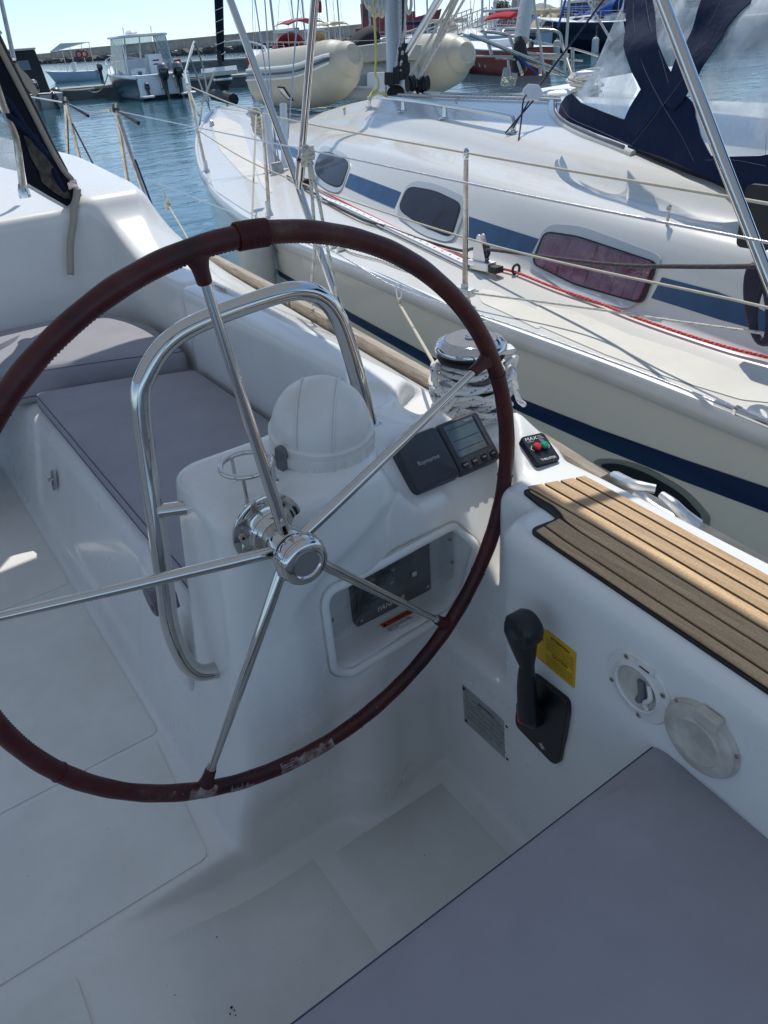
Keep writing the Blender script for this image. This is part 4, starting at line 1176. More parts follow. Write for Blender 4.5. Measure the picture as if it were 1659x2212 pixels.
# ------------------------------------------------------------------ bench fittings
FBn = Frame((.262, 2.25, 1.0), (0, -1, 0), (.23, 0, 1))
lt = ax(117, 1037, .288)
Fl = Frame(lt + Vector((-.001, 0, 0)), (0, -1, 0), (.23, 0, 1))
pltch = slab('locker_latch', Fl, [(.026 * .8 * math.cos(t), .036 * math.sin(t)) for t in [2 * PI * k / 24 for k in range(24)]], -.004, .004, BRUSH, YACHT)
cyl('latch_pin', Fl.at(.006, .006), .006, .003, .018, CHROME, pltch, seg=14)
slab('latch_keyhole', Fl, rrect(.008, .03, .003, cy=-.004), .004, .0045, BLK2, pltch)
hk = ax(338, 1300, .262)
Fh = Frame(hk + Vector((.03, .02, 0)), (0, -1, 0), (0, 0, 1))
g_ = slab('grey_bracket', Fh, [(p.x * .62, p.y * .62 - .01) for p in roundpoly([Vector(q) for q in ((-.07, .045), (.02, .050), (.05, .03), (.052, -.030), (.015, -.045), (-.015, -.045), (-.05, -.02))], .008)], -.012, .040, GREYP, YACHT, bevel=(.005, 3))
relabel(g_, 'grey moulded bracket with a hole on the bench end')
cyl('bracket_hole', Fh.at(.016, -.014), .008, .040, .0405, BLK2, g_, seg=20)
# bench end panel below (pale moulded cover)
bx = [Fh.p(a, b, .004) for a, b in ((-.045, -.02), (.012, -.03), (.036, -.08), (.045, -.16), (.045, -.255), (.0, -.26))]
v, f = gprism(roundpoly(bx, .02), FC.z * .016); mk('bench_end_cover', v, f, GEL, YACHT, smooth=False, bevel=(.006, 3))
# locker lid on the coaming
FLd = Frame((.94, 2.0, 1.405), (1, 0, 0), (0, 1, 0))
for y in (1.62, 2.42):
    for dy in (-.02, .02): pass
    h_ = az(*((895, 460) if y > 2 else (0, 0)), 1.405) if False else Vector((.985, y, 1.408))
    tube('lid_hinge', [h_ - Vector((0, .035, 0)), h_ + Vector((0, .035, 0))], .0055, STEEL, YACHT, seg=10)

# ------------------------------------------------------------------ cushions
def cushion(name, outline, z0, z1, label, r=.03, corner=.03, m=CUSH, crown=.012, step=.05, group=None, wr=None):
    """puffed slab with rounded edges and two welts"""
    pl_ = [Vector(p) for p in roundpoly([Vector(p) for p in outline], corner, 6)]
    # resample
    P = []
    n0 = len(pl_)
    for i in range(n0):
        a, b = pl_[i], pl_[(i + 1) % n0]; k = max(1, int((b - a).length / step)); P += [a.lerp(b, j / k) for j in range(k)]
    n = len(P); c = sum(P, Vector((0, 0))) / n
    def inset(d):
        out = []
        for i in range(n):
            t = (P[(i + 1) % n] - P[i - 1]); t.normalize(); nn = Vector((t.y, -t.x))
            if (P[i] + nn * .001 - c).length < (P[i] - c).length: pass
            out.append(nn)
        return out
    area = sum(P[i].x * P[(i + 1) % n].y - P[(i + 1) % n].x * P[i].y for i in range(n))
    if area < 0: P.reverse()
    nr = inset(0)
    V = []; F = []
    rings = []
    for k in range(7):
        t = PI / 2 * k / 6; rings.append((r * (1 - math.sin(t)) * .8, z0 + r * (1 - math.cos(t)) if False else z0 + r - r * math.cos(t) * 1.0))
    rings = [(r * .8 * (1 - math.sin(PI / 2 * k / 5)), z0 + r * (1 - math.cos(PI / 2 * k / 5))) for k in range(6)]
    rings += [(r * .8 * (1 - math.cos(PI / 2 * k / 5)), z1 - r + r * math.sin(PI / 2 * k / 5)) for k in range(6)]
    for ins_, z in rings:
        for i in range(n):
            p = P[i] - nr[i] * ins_; V.append(Vector((p.x, p.y, z)))
    for k in range(len(rings) - 1):
        for i in range(n): F.append([k * n + i, k * n + (i + 1) % n, (k + 1) * n + (i + 1) % n, (k + 1) * n + i])
    # top by triangulating the inset outline with inner points
    top = [P[i] - nr[i] * rings[-1][0] for i in range(n)]
    base_i = (len(rings) - 1) * n
    pts = list(top)
    xs = [p.x for p in top]; ys = [p.y for p in top]
    def ins2(x, y):
        cc = False
        for i in range(n):
            a, b = top[i], top[i - 1]
            if (a.y > y) != (b.y > y) and x < (b.x - a.x) * (y - a.y) / (b.y - a.y) + a.x: cc = not cc
        return cc
    y = min(ys) + step / 2
    while y < max(ys):
        x = min(xs) + step / 2
        while x < max(xs):
            if ins2(x, y) and min((Vector((x, y)) - p).length for p in top) > step * .5: pts.append(Vector((x, y)))
            x += step
        y += step
    vs, es, fs, *_ = delaunay_2d_cdt(pts, [(i, (i + 1) % n) for i in range(n)], [], 1, 1e-6)
    mp = {}
    for i, p in enumerate(vs):
        if i < n: mp[i] = base_i + i
        else:
            d = min((p - q).length for q in top); h = crown * (1 - math.exp(-d / .06))
            if wr: h += wr(p.x, p.y)
            mp[i] = len(V); V.append(Vector((p.x, p.y, z1 + h)))
    for f in fs:
        g = [mp[i] for i in f]; a, b, c2 = (V[i] for i in g[:3])
        F.append(g if (b - a).cross(c2 - a).z > 0 else g[::-1])
    o = mk(name, V, F, m); tag(o, label, 'cushion', group)
    for ins_, z in ((rings[5][0] * 0 + .001, z1 - r * .35), (.001, z0 + r * .8)):
        pth = [Vector(((P[i] - nr[i] * (r * .8 * (1 - math.cos(math.asin(min(1, max(0, (z - z1 + r) / r))))) if z > z1 - r else 0)).x, (P[i] - nr[i] * (r * .8 * (1 - math.cos(math.asin(min(1, max(0, (z - z1 + r) / r))))) if z > z1 - r else 0)).y, z)) for i in range(n)]
        tube('piping', pth, .0016, PIPING, o, seg=6, closed=True)
    return o
def wrk(x, y):
    s = 0
    for (cx, cy, ang, A, w, l) in ((.58, .375, .5, .010, .022, .06), (.52, .35, .9, -.007, .02, .07), (.66, .30, .2, .005, .03, .08), (.38, .36, 1.2, .006, .018, .05)):
        dx, dy = x - cx, y - cy; u = dx * math.cos(ang) + dy * math.sin(ang); v = -dx * math.sin(ang) + dy * math.cos(ang)
        s += 1.5 * A * math.exp(-(v / w) ** 2 - (u / l) ** 2)
    return s
cushion('seat_cushion', [(.741, .418), (.70, .10), (.56, -1.15), (-.62, -1.15), (-.62, .426), (.09, .420)], 1.118, 1.192, 'grey helm seat cushion behind the wheel, nearest the camera', r=.028, corner=.022, step=.03, wr=wrk)
bc = [az(60, 845, 1.135), az(372, 808, 1.135), az(585, 925, 1.135), az(335, 1155, 1.135)]
cushion('seat_cushion', [(.352, 2.71), (.352, 1.20), (.872, 1.20), (.872, 2.50), (.70, 2.57), (.68, 2.60)], 1.064, 1.130, 'long grey cushion lying on the starboard cockpit bench', r=.026, corner=.03, group=None)
cushion('seat_cushion', [(.345, 2.765), (.66, 2.64), (.865, 2.54), (.88, 2.9), (.80, 3.28), (.30, 3.34), (-.30, 3.34), (-.30, 2.85)], 1.064, 1.195, 'thick sunlit grey corner cushion under the cabin bulkhead', r=.04, corner=.04)

# ------------------------------------------------------------------ toe rail, chock, lifelines, stanchions
def rz(y): return 1.205
segs = [(-1.2, .69), (.95, 1.62), (1.63, 2.72), (2.74, 3.85), (3.87, 5.2)]
for a, b in segs:
    V = []; F = []; n = 16
    for i in range(n + 1):
        y = a + (b - a) * i / n; x = float(railx(y)); 
        for dx, dz in ((-.012, -.03), (-.012, .026), (-.006, .032), (.022, .032), (.028, .026), (.028, -.03)): V.append((x + dx + .012, y, 1.185 + dz))
    for i in range(n):
        for k in range(6):
            p = i * 6 + k; q = i * 6 + (k + 1) % 6; F.append([p, q, q + 6, p + 6][::-1])
    F.append(list(range(6))); F.append([n * 6 + k for k in range(6)][::-1])
    mk('toe_rail', V, F, TEAKG, YACHT, smooth=False)
# fairlead: two horns curling toward each other
Fk = Vector((railx(.45) + .02, .45, 1.20))
def horn(pts, rad_, nm='fairlead_horn', par=None):
    pth = spl([Vector(p) for p in pts], 6); n = len(pth)
    rr_ = [np.interp(i / (n - 1), [0, .5, 1], rad_) for i in range(n)]
    return tube(nm, pth, [float(r) for r in rr_], ALU, par or YACHT, seg=14)
Z8 = zmap(1042.3, 877.8, .3717)
h1 = horn([az(*Z8(770, 430), 1.19), az(*Z8(830, 445), 1.21), az(*Z8(900, 462), 1.235), az(*Z8(1005, 480), 1.235)], [.022, .013, .010])
relabel(h1, 'cast aluminium mooring fairlead on the toe rail')
h2 = horn([az(*Z8(1235, 700), 1.19), az(*Z8(1175, 640), 1.21), az(*Z8(1110, 570), 1.235), az(*Z8(1045, 520), 1.235)], [.020, .013, .010], par=h1)
horn([az(*Z8(880, 500), 1.20), az(*Z8(960, 560), 1.185), az(*Z8(1090, 640), 1.185), az(*Z8(1190, 690), 1.19)], [.014, .010, .014], 'fairlead_base', h1)
# wires
def lx(y): return float(railx(y)) + .0
def wpt(u, v, guess=1.35):
    x = guess
    for _ in range(12):
        p = ax(u, v, x); x = lx(p.y)
    return ax(u, v, x)
upw = [wpt(255, 240), wpt(549, 301), wpt(676, 326), wpt(1097, 414), wpt(1659, 524)]
upw.append(upw[-1] + (upw[-1] - upw[-2]))
tube('lifeline', spl(upw, 8), .0026, WIRE, YACHT, seg=8)
lww = [wpt(315, 385), wpt(530, 470), wpt(705, 536), wpt(854, 620), wpt(1097, 700), wpt(1400, 810), wpt(1560, 875)]
lo = tube('lifeline', spl(lww, 8), .0026, WIRE, YACHT, seg=8)
tb = [wpt(1545, 869), wpt(1590, 886), wpt(1720, 940)]
tube('turnbuckle', [tb[0], tb[0].lerp(tb[1], .9)], .0052, CHROME, YACHT, seg=14)
tube('turnbuckle', [tb[1], tb[1].lerp(tb[2], .05)], .0100, CHROME, YACHT, seg=6)
tube('turnbuckle', [tb[1].lerp(tb[2], .05), tb[2]], .0078, CHROME, YACHT, seg=16)
swage = wpt(1110, 703); swb = wpt(1150, 718); tube('wire_swage', [wpt(1018, 683), wpt(1050, 694)], .0045, CHROME, YACHT, seg=10)
# boarding gate stanchions: each a bent pair of legs
def gate(ut, vt, ub1, vb1, ub2, vb2):
    top_ = wpt(ut, vt)
    def leg(u, v): 
        p = ax(u, v, top_.x + .0); d = (p - top_); 
        k = (1.18 - top_.z) / d.z; return top_ + d * k
    a = leg(ub1, vb1); b = leg(ub2, vb2)
    up_ = Vector((0, 0, 1))
    pth = spl([a, a.lerp(top_, .85), top_ + (a - b).normalized() * .012 + Vector((0, 0, -.004)), top_ + Vector((0, 0, .006)), top_ + (b - a).normalized() * .016 + Vector((0, 0, -.012)), b.lerp(top_, .85), b], 6)
    o = tube('gate_stanchion', pth, .0125, STEEL, YACHT, seg=14)
    tube('gate_strap', [top_ + Vector((-.01, -.02, .0)), top_ + Vector((.0, .0, .018)), top_ + Vector((.01, .02, 0))], .018, BLK2, o, seg=10)
    st_ = [top_, top_ + (ax(ut + 48, vt + 28, top_.x) - top_)]
    tube('strap_tail', [st_[0] + Vector((0, -.02, -.004)), st_[1]], [.004, .011], BLK2, o, seg=6)
    return top_
g1 = gate(142, 222, 146, 330, 190, 410)
g2 = gate(251, 238, 286, 455, 328, 470)
tube('gate_wire', spl([g1, g1.lerp(g2, .5) - Vector((0, 0, .03)), g2], 6), .003, WIRE, YACHT, seg=8)
tube('gate_wire', spl([wpt(160, 317), wpt(200, 345), wpt(235, 342), wpt(262, 340)], 6), .0026, WIRE, YACHT, seg=8)
tube('gate_hook', [g1.lerp(g2, .72) - Vector((0, 0, .018)), g1.lerp(g2, .9) - Vector((0, 0, .006))], .008, STEEL, YACHT, seg=8)
tube('lifeline', [g1, wpt(60, 208), wpt(-60, 206)], .0045, WPLAS, YACHT, seg=8)
tube('brace_line', [g1 - Vector((0, .03, .12)), wpt(245, 440) ], .006, CORDK, YACHT, seg=8)
tube('brace_line', [wpt(292, 345), wpt(346, 490)], .006, CORDK, YACHT, seg=8)

# bimini frame and canopy (the shade over the cockpit)
bim = []
bt1 = ax(728, 655, 1.40); hinge = ax(646, 388, 1.34)
t1 = [ax(735, 672, 1.42), ax(665, 465, 1.42), ax(625, 345, 1.43), ax(497, 0, 1.44)]
dirv = (t1[-1] - t1[-2]).normalized()
e1 = t1[-1] + dirv * ((2.62 - t1[-1].z) / dirv.z)
corner = Vector((1.30, e1.y + .10, 2.72))
tube('bimini_frame', spl([Vector((t1[0].x, t1[0].y, 1.18)), t1[0], t1[1], t1[2], t1[3], e1, corner, Vector((-.6, corner.y + .05, 2.80)), Vector((-2.3, corner.y, 2.68))], 8), .0138, CHROME, YACHT, seg=18)
v0 = ax(647, 386, 1.405); v1 = ax(680, 0, 1.38)
dv = (v1 - v0).normalized(); e2 = v1 + dv * ((2.68 - v1.z) / dv.z)
tube('bimini_frame', [v0, v0.lerp(v1, .12)], .0165, CHROME, YACHT, seg=18)
tube('bimini_frame', [v0.lerp(v1, .05), v1, e2, Vector((-.6, e2.y, 2.80)), Vector((-1.8, e2.y, 2.72))], .0125, CHROME, YACHT, seg=18)
tube('frame_collar', [v0.lerp(v1, .13), v0.lerp(v1, .14)], .0175, BLK2, YACHT, seg=14)
tube('frame_knuckle', [v0 - dv * .035, v0 + dv * .01], .012, CHROME, YACHT, seg=12)
r0 = ax(1700, 705, 1.40); r1 = ax(1430, 0, 1.36); dv = (r1 - r0).normalized(); e3 = r1 + dv * ((2.68 - r1.z) / dv.z)
tube('bimini_frame', [r0 - dv * .5, r0, ax(1560, 345, 1.38), r1, e3, Vector((-.6, e3.y, 2.80))], .0118, CHROME, YACHT, seg=18)
V = []; F = []
BX0, BY0, BY1 = -2.55, -1.5, 3.50
for i in range(17):
    for k in range(17):
        y = BY0 + (BY1 - BY0) * k / 16; x = BX0 + (float(np.interp(y, [-1.5, 1.0, 1.5, 3.1], [1.34, 1.36, 1.40, 1.60])) - BX0) * i / 16
        V.append((x, y, 2.80 - .14 * ((x + .55) / 2.0) ** 2 - .03 * math.sin(k / 16 * PI * 3) ** 2))
for i in range(16):
    for k in range(16): a = i * 17 + k; F.append([a, a + 17, a + 18, a + 1])
bc_ = mk('bimini_canopy', V, F, BIMF, YACHT)

# ------------------------------------------------------------------ sprayhood edge at the left
ZS = zmap(0, 192, .1984)
Fsh = None
def sp(u, v, k=0.0):       # plane of the sprayhood's aft edge
    return apl(*ZS(u, v), (.86, 3.50, 1.55), Vector((.35, -1.0, -.25)) if k == 0 else (0, -1, 0))
SHN = Vector((.55, -1.0, -.15)); SHP = Vector((.85, 3.44, 1.50))
def sq(u, v, h=0): return apl(*ZS(u, v), SHP + SHN.normalized() * h, SHN)
poly = [(-60, -700), (0, -585), (190, -190), (398, 232), (580, 600), (740, 930), (830, 1080), (870, 1250), (920, 1370), (860, 1410), (740, 1330), (480, 1150), (300, 1060), (270, 900), (230, 620), (165, 413), (90, 190), (0, -70), (-160, -200)]
vs = [sq(*p) for p in poly]
vv, ff = gprism(vs, SHN.normalized() * .004)
hood = mk('sprayhood', vv, ff, BLKF, YACHT, smooth=False); relabel(hood, 'dark blue canvas sprayhood edge with mesh panel')
mp_ = [(250, 500), (380, 560), (560, 830), (700, 1050), (780, 1200), (700, 1190), (560, 1110), (450, 1010), (420, 900), (330, 740)]
MESHF = mat('sun_bleached_mesh', (.10, .09, .07), .8, col2=(.015, .015, .02), vscale=30, bump=.8, bscale=700)
vv, ff = gprism([sq(u, v, .006) for u, v in mp_], SHN.normalized() * .003); mk('mesh_panel', vv, ff, MESHF, hood, smooth=False)
for (a, b, c) in ((( 40, 60), (330, 500), (560, 760)), ((60, 260), (240, 420), (420, 560)), ((560, 860), (640, 1010), (720, 1120))):
    tube('canvas_fold', spl([sq(*a, .006), sq(*b, .010), sq(*c, .006)], 6), [.002] + [.012] * 11 + [.002], NAVYF, hood, seg=8)
tube('hem', [sq(300, 1050, .004), sq(520, 1180, .006), sq(770, 1320, .004)], .007, WPLAS, hood, seg=8)
tube('leading_edge_binding', [sq(-20, -560, .004), sq(180, -160, .004), sq(385, 232, .005), sq(560, 600, .005), sq(720, 900, .004)], .009, BLK2, hood, seg=8)
def ribbon(name, pts, w, m, par, n=SHN):
    pth = spl(pts, 6); V = []; F = []
    for i, p in enumerate(pth):
        t = (pth[min(i + 1, len(pth) - 1)] - pth[max(i - 1, 0)]).normalized(); s = t.cross((p - EYE).normalized()).normalized()
        ww_ = w * (1 if isinstance(w, float) else 1)
        V += [p - s * ww_ / 2, p + s * ww_ / 2]
    for i in range(len(pth) - 1): F.append([2 * i, 2 * i + 1, 2 * i + 3, 2 * i + 2])
    o = mk(name, V, F, m, par); s_ = o.modifiers.new('Solidify', 'SOLIDIFY'); s_.thickness = .0025; return o
ribbon('webbing_strap', [sq(-60, -560, .014), sq(150, -150, .014), sq(360, 260, .016), sq(540, 620, .016), sq(690, 880, .016), sq(790, 1000, .016), sq(870, 1180, .02), sq(930, 1300, .02), sq(985, 1385, .02)], .021, WEB, YACHT)
ribbon('strap_tail', [sq(845, 1080, .04), sq(830, 1200, .05), sq(800, 1300, .05), sq(800, 1450, .06), sq(770, 1650, .06), sq(765, 1850, .06), sq(768, 2025, .06)], .028, WEB, YACHT)
bk = sq(785, 1040, .03); slab('strap_buckle', Frame(bk, (sq(830, 1020, .03) - bk), (sq(770, 1000, .03) - bk)), rrect(.05, .028, .004), -.003, .004, CHROME, YACHT, bevel=(.002, 2))
tube('hood_frame', spl([sq(-60, -100, .0), sq(60, 230, .0), sq(170, 520, .0), sq(205, 740, .0), sq(250, 1110, .0)], 8), .0125, STEEL, YACHT, seg=16)
tube('hood_frame', [ZZ for ZZ in (sq(190, 560, -.3), sq(100, 300, -.3), sq(-80, 60, -.3))], .0125, STEEL, YACHT, seg=12)
tube('flag_pole', [ad(30, 128, 4.0), ad(2, 0, 4.0), ad(-20, -100, 4.0)], .012, STEEL, YACHT, seg=10)
lathe('frame_foot', [(0, -.02), (.022, -.02), (.020, .008), (.012, .03), (0, .03)], Matrix.Translation(sq(258, 1120, .0)), CHROME, YACHT, seg=20)
pe = sq(1010, 1415, .0)
lathe('pad_eye', [(0, -.012), (.036, -.012), (.034, -.006), (0, -.004)], Matrix.Translation(pe), CHROME, YACHT, seg=24)
tube('pad_eye_ring', spl([pe + Vector((-.02, -.01, 0)), pe + Vector((-.012, -.012, .03)), pe + Vector((.012, -.008, .03)), pe + Vector((.02, 0, 0))], 6), .006, CHROME, YACHT, seg=10)
# clear side window of the sprayhood
wv = [sq(u, v, -.10) for u, v in ((-260, 240), (0, 330), (110, 430), (160, 560), (195, 740), (215, 900), (120, 880), (-260, 790))]
vv, ff = gprism(wv, SHN.normalized() * .002); mk('hood_window', vv, ff, VINYL2, hood, smooth=False)

# ------------------------------------------------------------------ winch with its rope
WC = Vector((1.035, 1.195, 1.350))
wM = Matrix.Translation(WC)
win = lathe('winch', [(0, -.004), (.075, -.004), (.073, .012), (.060, .020), (.052, .045), (.050, .10), (.052, .128), (.060, .134), (0, .134)], wM, CHROME, YACHT, seg=40)
relabel(win, 'chrome self tailing sheet winch buried in rope coils')
lathe('self_tailing_jaw', [(0, .134), (.072, .134), (.075, .139), (.070, .144), (.066, .146), (.074, .150), (.074, .153), (0, .153)], wM, BLK2, win, seg=40)
lathe('winch_cap', [(.074, .1535), (.0790, .156), (.0790, .162), (.074, .170), (.062, .1765), (.058, .1775), (.0575, .1765), (0, .1765)], wM, CHROME, win, seg=48)
lathe('winch_cap_disc', [(0, .1780), (.056, .1780), (.057, .1768)], wM, GREYP, win, seg=40)
lathe('winch_socket', [(0, .1782), (.013, .1782), (.013, .182), (.009, .183), (0, .180)], wM, CHROME, win, seg=20)
slab('self_tailing_arm', Frame(WC + Vector((.052, -.045, .149)), (1, -.4, 0), (.4, 1, 0)), rrect(.05, .036, .006), -.006, .006, ALUP, win, bevel=(.003, 2))
rnd = random.Random(11)
for k in range(15):
    pts = []
    base_z = .018 + .104 * (k % 8) / 7; R_ = .066 + .016 * (k // 8) + rnd.uniform(-.004, .005)
    if k % 8 > 5: R_ -= .004
    ph = rnd.uniform(0, 2 * PI); tilt = rnd.uniform(.004, .016) * (1.5 if k >= 8 else 1)
    n = 56
    for i in range(n):
        a = 2 * PI * i / n
        rr_ = R_ + .004 * math.sin(3 * a + ph * 2) + .003 * math.sin(5 * a + k)
        pts.append(WC + Vector((rr_ * math.cos(a), rr_ * math.sin(a), base_z + tilt * math.sin(a + ph) + .004 * math.sin(2 * a + ph))))
    v, f, uv = gtube(pts, .0064, 12, closed=True)
    o = mk('rope_coil', v, f, ROPEB, None, uv=uv)
    if k == 0:
        coil = tag(o, 'thick blue flecked white rope wound around the chrome winch', 'rope')
    else:
        o.parent = coil
def loose(name, pts, r=.0064):
    return tube(name, spl([WC + Vector(p) for p in pts], 8), r, ROPEB, coil, seg=12)
loose('rope_coil', [(-.066, .03, .12), (-.090, .02, .135), (-.098, 0, .10), (-.085, -.03, .07), (-.05, -.07, .075), (.0, -.085, .05), (.06, -.06, .045)])
loose('rope_coil', [(.05, -.055, .118), (.075, -.055, .125), (.098, -.04, .115), (.100, -.03, .09), (.075, -.06, .085), (.055, -.065, .09)])
loose('rope_coil', [(-.06, -.03, .075), (-.095, -.045, .068), (-.118, -.05, .055), (-.110, -.06, .045), (-.08, -.06, .05), (-.03, -.085, .03), (.03, -.085, .02)])
loose('rope_coil', [(.07, -.045, .08), (.10, -.035, .06), (.115, -.03, .02), (.125, -.028, .0), (.140, -.03, -.015)])
loose('rope_coil', [(-.07, .04, .09), (-.095, .02, .07), (-.09, -.02, .03), (-.06, -.06, .06), (-.01, -.09, .065), (.05, -.075, .03), (.07, -.05, .02)])
# line from the lifeline to the winch rope
cl = wpt(862, 622)
tube('snap_hook', spl([cl + Vector((0, 0, .012)), cl + Vector((-.010, 0, .004)), cl + Vector((-.006, 0, -.03)), cl + Vector((.006, 0, -.03)), cl + Vector((.008, 0, .004)), cl + Vector((0, 0, .012))], 5), .0028, WPLAS, YACHT, seg=6)
o = tube('cream_line', [cl - Vector((0, 0, .03)), cl - Vector((0, 0, .05)), WC + Vector((-.07, .035, .12))], .0042, ROPEW, None, seg=8)
tag(o, 'thin cream line from the lower lifeline down to the winch', 'rope')
cl2 = wpt(352, 410)
o = tube('white_line', spl([cl2, ax(362, 440, cl2.x), ax(398, 502, cl2.x - .05), ax(418, 540, cl2.x - .1)], 5), .0042, ROPEW, None, seg=8)
kn = MB()
for k in range(5):
    v, f, _ = gtube([ax(362, 436 + k * 3, cl2.x) + Vector((.012 * math.cos(t + k), .012 * math.sin(t + k), .010 * math.sin(2 * t + k))) for t in [2 * PI * i / 12 for i in range(12)]], .0042, 6, closed=True); kn.add(v, f)
kk = kn.build('knot', ROPEW, o); tag(o, 'white line knotted to the lifeline near the boarding gate', 'rope')
# teal flecked fender lines
kp = wpt(664, 328, 1.4)
fl1 = tube('fender_line', spl([kp, ax(672, 400, kp.x + .01), ax(680, 520, kp.x + .02), ax(674, 600, kp.x + .03), ax(676, 660, kp.x + .03)], 8), .0060, ROPET, None, seg=10)
tag(fl1, 'pair of teal flecked white lines hanging from a knot on our lifeline', 'rope')
tube('fender_line_end', spl([kp, ax(690, 440, kp.x + .01), ax(708, 540, kp.x + .02), ax(722, 600, kp.x + .03), ax(728, 640, kp.x + .03)], 8), .0060, ROPET, fl1, seg=10)
kn = MB()
for k in range(7):
    v, f, _ = gtube([kp + Vector((.018 * math.cos(t + k), .014 * math.sin(t * 1 + k * 2), .016 * math.sin(t + k * 1.3) - .012 * (k % 3))) for t in [2 * PI * i / 14 for i in range(14)]], .0058, 8, closed=True); kn.add(v, f)
kn.build('knot', ROPET, fl1)

fl_ = [(225, 365), (262, 372), (300, 445), (400, 530), (572, 795), (505, 850), (380, 690), (262, 470)]
ZL = zmap(0, 82.3, .1488)
vv, ff = gprism([apl(*ZL(*p), SHP - SHN.normalized() * .02, SHN) for p in fl_], -SHN.normalized() * .006)
mk('canvas_flap', vv, ff, WEB, hood, smooth=False)

# the rest of the sprayhood, over the companionway (mostly left of the picture)
arc = [sq(0, -585), Vector((.55, 3.26, 2.36)), Vector((.15, 3.30, 2.46)), Vector((-.60, 3.34, 2.50)), Vector((-1.35, 3.30, 2.46)), Vector((-1.80, 3.26, 2.30))]
top_ = spl(arc, 6); V = []; F = []
for i, p in enumerate(top_):
    for k in range(7):
        t = k / 6; V.append(p + Vector((-(p.x + .6) * .10 * t, 1.15 * t, -.30 * t ** 2)))
for i in range(len(top_) - 1):
    for k in range(6): a = i * 7 + k; F.append([a, a + 7, a + 8, a + 1])
hr = mk('canvas_roof', [v for v in V], [f for f in F if V[f[0]].x < .30], BLKF, hood)
tube('hood_frame', spl([sq(0, -585)] + arc[1:] + [Vector((-2.05, 3.4, 1.6))], 6), .0125, STEEL, YACHT, seg=12)

# crumbs of dirt on the helm floor
mb = MB(); rnd = random.Random(77)
def crumb(u, v_, s):
    x = az(u, v_, .64).x; z = wellz(x) if az(u, v_, .64).y < 1.0 else .66
    p = az(u, v_, z + .004)
    vs = []
    for k in range(6): vs.append(p + Vector((s * rnd.uniform(.4, 1) * math.cos(k * 1.05), s * rnd.uniform(.4, 1) * math.sin(k * 1.05), rnd.uniform(-.001, .001))))
    v, f = gprism(vs, Vector((0, 0, .0012))); mb.add(v, f)
for u, v_, s in ((500, 2176, .004), (506, 2182, .003), (497, 2190, .003), (509, 2193, .002), (378, 2150, .0022), (468, 2024, .0022), (830, 1768, .0022), (917, 1848, .0018), (913, 1762, .0012), (785, 1800, .0014), (362, 2130, .001), (235, 1790, .0014), (60, 1893, .0014), (288, 1862, .001), (655, 2080, .001), (590, 2050, .001), (720, 1968, .0012), (140, 1690, .001), (880, 1700, .0012), (800, 1690, .001)): crumb(u, v_, s * .8)
o = mb.build('dirt_crumbs', BLK2, COCK['cockpit_sole'], smooth=False); o['kind'] = 'stuff'
# ================================================================== the neighbouring yacht
NB = thing('sailing_yacht', (4.1, 3.5, 0), 'cream and blue sailing yacht moored close alongside to starboard', 'sailboat')
def cxx(y): return 3.98 + .045 * (y - 2)
ST = [  # y, gunwale x, z, base x, ridge1 (x,z), ridge2 (x,z), centre z
    (-3.0, 2.10, 1.03, 2.55, 2.70, 1.34, 2.90, 1.48, 1.60),
    (.99, 2.00, 1.04, 2.37, 2.53, 1.35, 2.76, 1.50, 1.63),
    (1.70, 2.055, 1.045, 2.445, 2.60, 1.36, 2.83, 1.505, 1.64),
    (2.35, 2.05, 1.055, 2.54, 2.70, 1.37, 2.96, 1.51, 1.65),
    (3.20, 2.10, 1.08, 2.65, 2.86, 1.385, 3.17, 1.525, 1.66),
    (4.05, 2.09, 1.115, 2.78, 3.03, 1.40, 3.42, 1.545, 1.665),
    (4.90, 2.20, 1.145, 2.92, 3.20, 1.40, 3.62, 1.555, 1.665),
    (5.70, 2.39, 1.175, 3.10, 3.42, 1.385, 3.82, 1.545, 1.66),
    (6.30, 2.58, 1.20, 3.26, 3.60, 1.365, 3.95, 1.49, 1.61),
    (6.90, 2.82, 1.235, 3.46, 3.78, 1.34, 4.02, 1.42, 1.49),
    (7.60, 3.10, 1.285, 3.75, 3.95, 1.335, 4.10, 1.36, 1.39),
    (8.40, 3.50, 1.345, 3.95, 4.05, 1.375, 4.15, 1.38, 1.40),
    (9.10, 3.90, 1.395, 4.12, 4.18, 1.415, 4.22, 1.42, 1.425),
    (9.70, 4.30, 1.435, 4.318, 4.320, 1.437, 4.322, 1.437, 1.438)]
def stn(y):
    ys = [s[0] for s in ST]; return [float(np.interp(y, ys, [s[k] for s in ST])) for k in range(1, 9)]
def chaikin(P, n, w=.25):
    for _ in range(n):
        Q = [P[0]]
        for a, b in zip(P[:-1], P[1:]): Q += [(a[0] * (1 - w) + b[0] * w, a[1] * (1 - w) + b[1] * w), (a[0] * w + b[0] * (1 - w), a[1] * w + b[1] * (1 - w))]
        Q.append(P[-1]); P = Q
    return P
ysN = np.concatenate([np.linspace(-3, 6, 220), np.linspace(6.08, 9.7, 48)])
